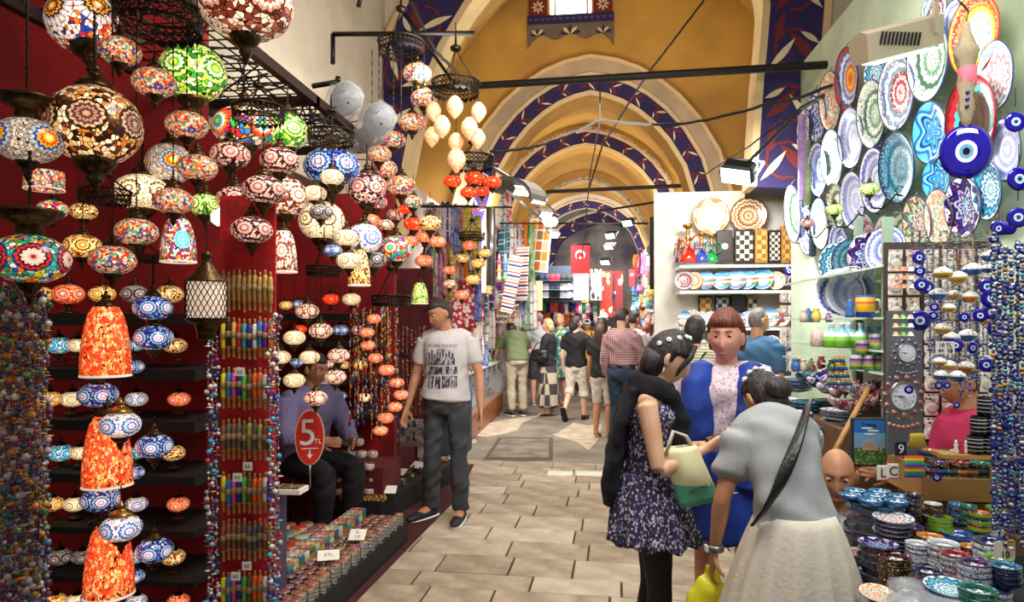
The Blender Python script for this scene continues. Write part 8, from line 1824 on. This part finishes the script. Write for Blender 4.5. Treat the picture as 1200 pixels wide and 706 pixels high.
# wall of red printed cloth and doll rows right behind the young man
bm = bmesh.new(); poly(bm, [(0, 0), (.3, 0), (.28, .2), (.32, .9), (.28, 1.3), (.03, 1.3), (0, .6)], .02); tag(bmo('printed_cloth', bm, specks('red_white_print', '#b82030', ['#f0e4dc', '#e8a0a8', '#f0e4dc', '#f0e4dc'], 22, .5, .85), loc=(P(530, 385, 8.2).x, 8.2, P(530, 385, 8.2).z)), 'long red and white printed cloth hanging behind the young man', 'cloth')
for i in range(9):
    p = P(578+(i % 3)*7, 310+(i//3)*9, 10); tag(link('hanging_doll', figm, None, p, None, (.1, .1, .16), bits[i]), 'small pale hanging doll by the left shops, %s of nine' % ORD[i], 'doll', 'hanging dolls by the left shops')
# white shoes/babouches rack
for r_ in range(6):
    for i in range(5): p = P(585+i*4.6, 345+r_*6.5, 11.6); tag(link('slipper', boatm, None, p, (0, 0, .3), .07, [offw, white, mt('slipper_tan', '#b89868', .7), bits[4], offw][(i+r_) % 5]), 'small slipper on the white rack, %s from the left in row %s' % (ORD[i], ORD[r_]), 'slipper', 'slippers on the rack')
# glass counter with wooden base
gc = root('glass_counter', (-1.84, 10.3, .012), 'glass display counter with orange wood base by the left scarf shops', 'counter')
boxo('wood_base', (0, 0, .16), (.5, 3.4, .32), wood, gc, bev=.01); boxo('glass_box', (0, 0, .6), (.46, 3.3, .55), glassm, gc); boxo('glass_top', (0, 0, .89), (.5, 3.4, .02), mt('counter_trim', '#c0ccc8', .2), gc)
for i in range(40):
    p = (fr.uniform(-2.0, -1.72), 8.75+i*.078, .34 if i % 2 else .915); tag(link('folded_item', jarm, None, p, None, (.12, .12, fr.uniform(.08, .17)), fr.choice(bits+SCC)), 'small bright souvenir %s the glass counter, %s from front' % ('inside' if i % 2 else 'on top of', ORD[i//2]), 'souvenir', 'souvenirs %s the glass counter' % ('inside' if i % 2 else 'on top of'))
tag(boxo('side_counter', (-1.75, 7.9, .35), (.5, 1.0, .7), mt('side_counter_blue', '#3c4a58', .6, var=.4, vs=6)), 'low counter heaped with small goods behind the young man', 'counter')
for i in range(30): p = (fr.uniform(-1.95, -1.52), 7.45+i*.032, .7); tag(link('souvenir', fr.choice([jarm, figm]), None, p, None, fr.uniform(.08, .16), fr.choice(bits)), 'small souvenir heaped on the low counter behind the young man, %s from front' % ORD[i], 'souvenir', 'souvenirs behind the young man')
# poster board with yellow pictures and striped rugs
c = P(632, 288, 12.2); o = root('poster_board', c, 'slanting white poster board of yellow and orange pictures under the left floodlights', 'poster', rot=(0, .12, -.5)); s_ = S(632, 12.2); boxo('board', (0, 0, 0), (30*s_, .02, 62*s_), white, o)
for r_ in range(5):
    for i in range(3): boxo('picture', ((i-1)*9*s_, -.012, (r_-2)*12*s_), (7.5*s_, .004, 10*s_), [mt('pict_y', '#d8a028', .6), mt('pict_o', '#c86828', .6), mt('pict_w', '#d8c8a0', .6), mt('pict_b', '#907038', .6)][(i+r_*2) % 4], o)
tag(boxo('notice_board', P(620, 347, 12.6), (.5, .02, .55), mt('notice_yellow', '#d8d0a0', .6)), 'pale yellow notice board below the poster board', 'board')
bm = bmesh.new(); poly(bm, [(math.cos(a)*.14, math.sin(a)*.1) for a in [2*PI*i/20 for i in range(20)]], .01); tag(bmo('round_sign', bm, mt('lime_sign', '#c8d848', .6), loc=P(619, 339, 12.5)), 'oval lime green sign on the pale notice board', 'sign')
for i, (px, y0, Y, w) in enumerate([(611, 290, 11.5, 'nearest'), (617, 268, 12.4, 'middle'), (604, 300, 10.6, 'lowest')]):
    bm = bmesh.new(); poly(bm, [(-.12, -.9), (.1, -.9), (.14, 0), (-.1, 0)], .03); tag(bmo('striped_rug', bm, bands('rug_stripes', [(0, '#303860'), (.2, '#e0d8d0'), (.38, '#a83040'), (.52, '#e8e0d8'), (.7, '#d08038'), (.82, '#e0e0e8')], 2, 6, 0, .85), loc=P(px, y0, Y), rot=(0, .1*i, -.5)), 'multicoloured striped rug hanging by the left shops, %s' % w, 'rug')
for (x0, x1, y, Y, w) in [(548, 600, 243, 8.6, 'upper'), (585, 640, 262, 10.5, 'middle'), (470, 560, 242, 5.4, 'front')]:
    beam('awning_rod', P(x0, y, Y), P(x1, y, Y+.3), .012, '%s black rod across the left shop fronts' % w, cat='rod')
# awning hoods with silver pipes over left shops
bm = bmesh.new(); tube(bm, [P(575, 244, 8.3), P(575, 335, 8.3)], .06, 10); tag(bmo('steel_pipe', bm, steel), 'vertical silver pipe between the left shops', 'pipe')
bm = bmesh.new(); tube(bm, [P(547, 192, 6.4), P(600, 228, 8.6), P(640, 262, 11.5)], .02, 6); tag(bmo('awning_rail', bm, steel), 'long slanting steel rail carrying the left floodlights', 'rail')
bm = bmesh.new(); tube(bm, [P(560, 186, 6.4), P(620, 222, 8.8), P(652, 250, 11.5)], .02, 6); tag(bmo('awning_rail', bm, steel), 'upper slanting steel rail above the left floodlights', 'rail')
c = P(595, 228, 7.4); bm = bmesh.new()
for i in range(9): a0, a1 = PI*i/9, PI*(i+1)/9
pts = [(.32*math.cos(PI*i/10), .2*math.sin(PI*i/10)) for i in range(11)]+[(.28*math.cos(PI*i/10), .16*math.sin(PI*i/10)) for i in range(10, -1, -1)]
poly(bm, pts, .3); tag(bmo('awning_hood', bm, mt('hood_grey', '#6e6a62', .6, var=.2), loc=c, rot=(.0, .25, -.5)), 'curved grey metal hood above the left scarf shops', 'hood')

# ================================================================ FAR END
def capitem(px, py, Y, mat, label, grp):
    o = root('baseball_cap', P(px, py, Y), label, 'cap', grp, PI+fr.uniform(-.1, .1), 1.25)
    link('crown', lm('cap_crown', [(0, .12), (.05, .11), (.085, .06), (.09, 0), (.085, 0)], 14, white), o, mat=mat); link('visor', cm('cap_visor', lambda bm: loft(bm, [((0, .06, .01), .065, .006), ((0, .12, .0), .06, .006), ((0, .16, -.01), .04, .005)], (1, 0, 0), 10), white), o, mat=mat)
for r_, (y, cs) in enumerate([(326, ['#203050', '#c02030', '#181818']), (337, ['#c8ccd8', '#506478', '#d8dce4']), (346, ['#e0e0e8', '#282828', '#d0d4e0'])]):
    tag(boxo('cap_shelf', P(650, y+5, 15.4), (.78, .3, .02), mt('cap_shelf', '#203848', .6)), 'dark shelf of baseball caps at the far end, %s from the top' % ORD[r_], 'shelf')
    for i in range(6): capitem(634+i*6.4, y+3, 15.3, mt('cap_%s' % cs[i//2][1:], cs[i//2], .8), 'baseball cap, %s from the left on the %s far shelf' % (ORD[i], ORD[r_]), 'caps on the far shelves')
tag(boxo('cap_stand', P(650, 350, 15.8), (.9, .1, 1.5), mt('cap_stand', '#1c3040', .7)), 'dark blue back board of the cap shop at the far end', 'board')
for i in range(34):
    px = 630+(i % 17)*4.2; py = 356+(i//17)*11+fr.uniform(-2, 2); tag(link('garment', fr.choice(SCM), None, P(px, py, 15.4-.2*(i//17)), (0, 0, fr.uniform(-.5, .5)), (.8, 1, .45), fr.choice([mt('gar_%d' % k_, c, .8) for k_, c in enumerate(['#b82038', '#283878', '#1c1c20', '#d86828', '#38885c', '#883058', '#e0dcd8', '#d04878'])])), 'small bright garment, %s from left in the %s far row' % (ORD[i % 17], ORD[i//17]), 'garment', 'garments at the far end')
for i, (x0, x1, y0, y1, a, b_, w) in enumerate([(692, 705, 316, 352, '#d8d0c8', '#302028', 'narrow black and white'), (699, 704, 318, 352, '#501828', '#501828', 'plain maroon'), (703, 718, 318, 372, '#a03028', '#d8a070', 'orange-red with a medallion'), (719, 730, 318, 372, '#7a2828', '#c88868', 'dark red'), (681, 690, 322, 355, '#e8b030', '#3050a0', 'yellow and blue')]):
    A, B = P(x0, y0, 16+.1*i), P(x1, y1, 16+.1*i); o = boxo('carpet', ((A.x+B.x)/2, 16+.1*i, (A.z+B.z)/2), (B.x-A.x, .03, A.z-B.z), specks('kilim_%d' % i, a, [b_, '#2c2c48', '#e0c8a8', a], 9, .45, .9, sc=(1, 1, .6))); tag(o, '%s carpet hanging at the far end of the aisle' % w, 'carpet')
A, B = P(672, 320, 15.0), P(690, 352, 15.0); tag(boxo('white_cloth', ((A.x+B.x)/2, 15.0, (A.z+B.z)/2), (B.x-A.x, .02, A.z-B.z), mt('bright_cloth', '#fbf6f0', .8)), 'brightly lit white cloth below the red flag', 'cloth')
# Turkish flags
def flag(x0, x1, y0, y1, Y, label):
    A, B = P(x0, y0, Y), P(x1, y1, Y); w, h = B.x-A.x, A.z-B.z; c = ((A.x+B.x)/2, Y, (A.z+B.z)/2); o = root('flag', c, label, 'flag')
    boxo('flag_cloth', (0, 0, 0), (w, .01, h), mt('flag_red', '#a8141c', .7, var=.15, vs=6), o); r = w*.27
    outer = [(r*math.cos(a), r*math.sin(a)) for a in [(-130+260*i/24)*PI/180+PI/2*0 for i in range(25)]]
    pts = [(r*math.cos(math.radians(40+280*i/24)), r*math.sin(math.radians(40+280*i/24))) for i in range(25)]; r2 = r*.8; cx = r*.24
    inn = [(cx+r2*math.cos(math.radians(48+264*i/24)), r2*math.sin(math.radians(48+264*i/24))) for i in range(24, -1, -1)]
    Q = [(p[1], -p[0]) for p in pts+inn] ; bm = bmesh.new(); poly(bm, [(-p[0], p[1]+h*.14) for p in Q], -.004)
    for v in bm.verts: v.co.y -= .006
    bmo('crescent', bm, white, o); bm = bmesh.new(); st = [((.32 if i % 2 == 0 else .13)*r*1.1*math.cos(PI/2+i*PI/5), (.32 if i % 2 == 0 else .13)*r*1.1*math.sin(PI/2+i*PI/5)-r*.55+h*.14) for i in range(10)]; poly(bm, st, -.004)
    for v in bm.verts: v.co.y -= .006
    bmo('star', bm, white, o); tubeo('flag_rod', [(-w*.55, 0, h*.51), (w*.55, 0, h*.51)], .012, blackmet, o)
flag(669, 691, 287, 321, 9.4, 'red flag with white crescent and star hanging over the aisle'); flag(737, 744, 315, 336, 11.5, 'small red flag with white crescent among the right shops')
# right side shops in the distance: black speaker column, wooden posts, racks
c = P(767, 297, 8.7); tag(boxo('black_banner', (c.x, 8.7, c.z), (.11, .1, .9), mt('banner_black', '#0c0b0c', .7)), 'tall black column banner hanging at the right shop corner', 'banner')
c = P(779, 300, 8.5); tag(boxo('wood_frame', (c.x, 8.5, (c.z+.55)/2), (.05, .08, c.z+.55), wood), 'reddish wooden frame right of the black column', 'frame')
for i, (px, Y, w) in enumerate([(777, 9.0, 'nearest'), (752, 11.2, 'middle'), (745, 12.8, 'farthest')]):
    a, b_ = P(px, 340, Y), P(px, 440, Y); tag(boxo('shop_post', (a.x, Y, 1.0), (.06, .06, 2.0), lwood), 'pale wooden post of the right shops, %s' % w, 'post')
for i in range(44):
    px = 745+(i % 11)*3.3; r_ = i//11; py = 300+r_*36+fr.uniform(-4, 4); Y = max(8.9, min(15, PXW(px, 400, .95+.1*(i % 2)).y if ray(px, 400).x > .03 else 14)); Y = min(Y, 12.5-(px-745)*.09)
    tag(link('shop_item', fr.choice(SCM), None, P(px, py, Y), (0, 0, fr.uniform(0, 3)), (.9, .9, .6), fr.choice(SCC+bits)), 'small bright item in the far right shops, %s from left, %s tier' % (ORD[i % 11], ORD[r_]), 'souvenir', 'goods in the far right shops')
for i in range(8): evileye(P(784+fr.uniform(-5, 12), 338+i*7, 8.3), .06, 'blue glass evil eye hanging at the left corner of the end bay, %s from the top' % ORD[i], 'evil eyes at the bay corner')
for i, (x, y) in enumerate([(925, 314), (933, 326)]): evileye(P(x, y+4, 7.4), .05+.02*i, 'cobalt evil eye hanging at the right of the bay shelf, %s' % ['upper', 'lower'][i], None)
for i in range(16):
    px = 786+(i % 4)*3.5; tag(link('shop_item', fr.choice(SCM), None, P(px, 300+18*(i//4), 8.4), (0, 0, fr.uniform(0, 3)), (.5, .8, .5), fr.choice(SCC)), 'small hanging ornament at the left corner of the end bay, %s tier' % ORD[i//4], 'ornament', 'ornaments at the bay corner')
for i in range(60):
    px = 742+(i % 12)*3.6; py = 345+(i//12)*19+fr.uniform(-4, 4); Y = 12.0-(px-742)*.075
    tag(link('souvenir', fr.choice([jarm, figm]), None, P(px, py, Y), None, fr.uniform(.1, .17), fr.choice(SCC+bits)), 'small souvenir on the right shop front, %s in tier %d from top' % (ORD[i % 12], i//12+1), 'souvenir', 'souvenirs on the right shop fronts')
tag(boxo('right_counter', (1.04, 10.2, .45), (.2, 2.6, .9), mt('counter_brown', '#5a4636')), 'brown counter along the right shops behind the checked shirt', 'counter')
# ribbon scarves hanging by the painted pier (right)
for i, (px, y0, y1, c, w) in enumerate([(939, 135, 235, '#a888b8', 'lilac'), (946, 165, 240, '#8c9c60', 'olive'), (952, 130, 300, '#2c3c48', 'dark')]):
    A, B = P(px, y0, 6.2), P(px, y1, 6.2); bm = bmesh.new(); loft(bm, [((0, 0, 0), .03, .012), ((.01, 0, -.4*(A.z-B.z)), .04, .015), ((0, 0, -(A.z-B.z)), .03, .02)], (1, 0, 0), 8); tag(bmo('hanging_scarf', bm, mt('ribbon_%d' % i, c, .85, var=.3, vs=20), loc=A), '%s scarf hanging in a narrow fall beside the plates' % w, 'scarf')
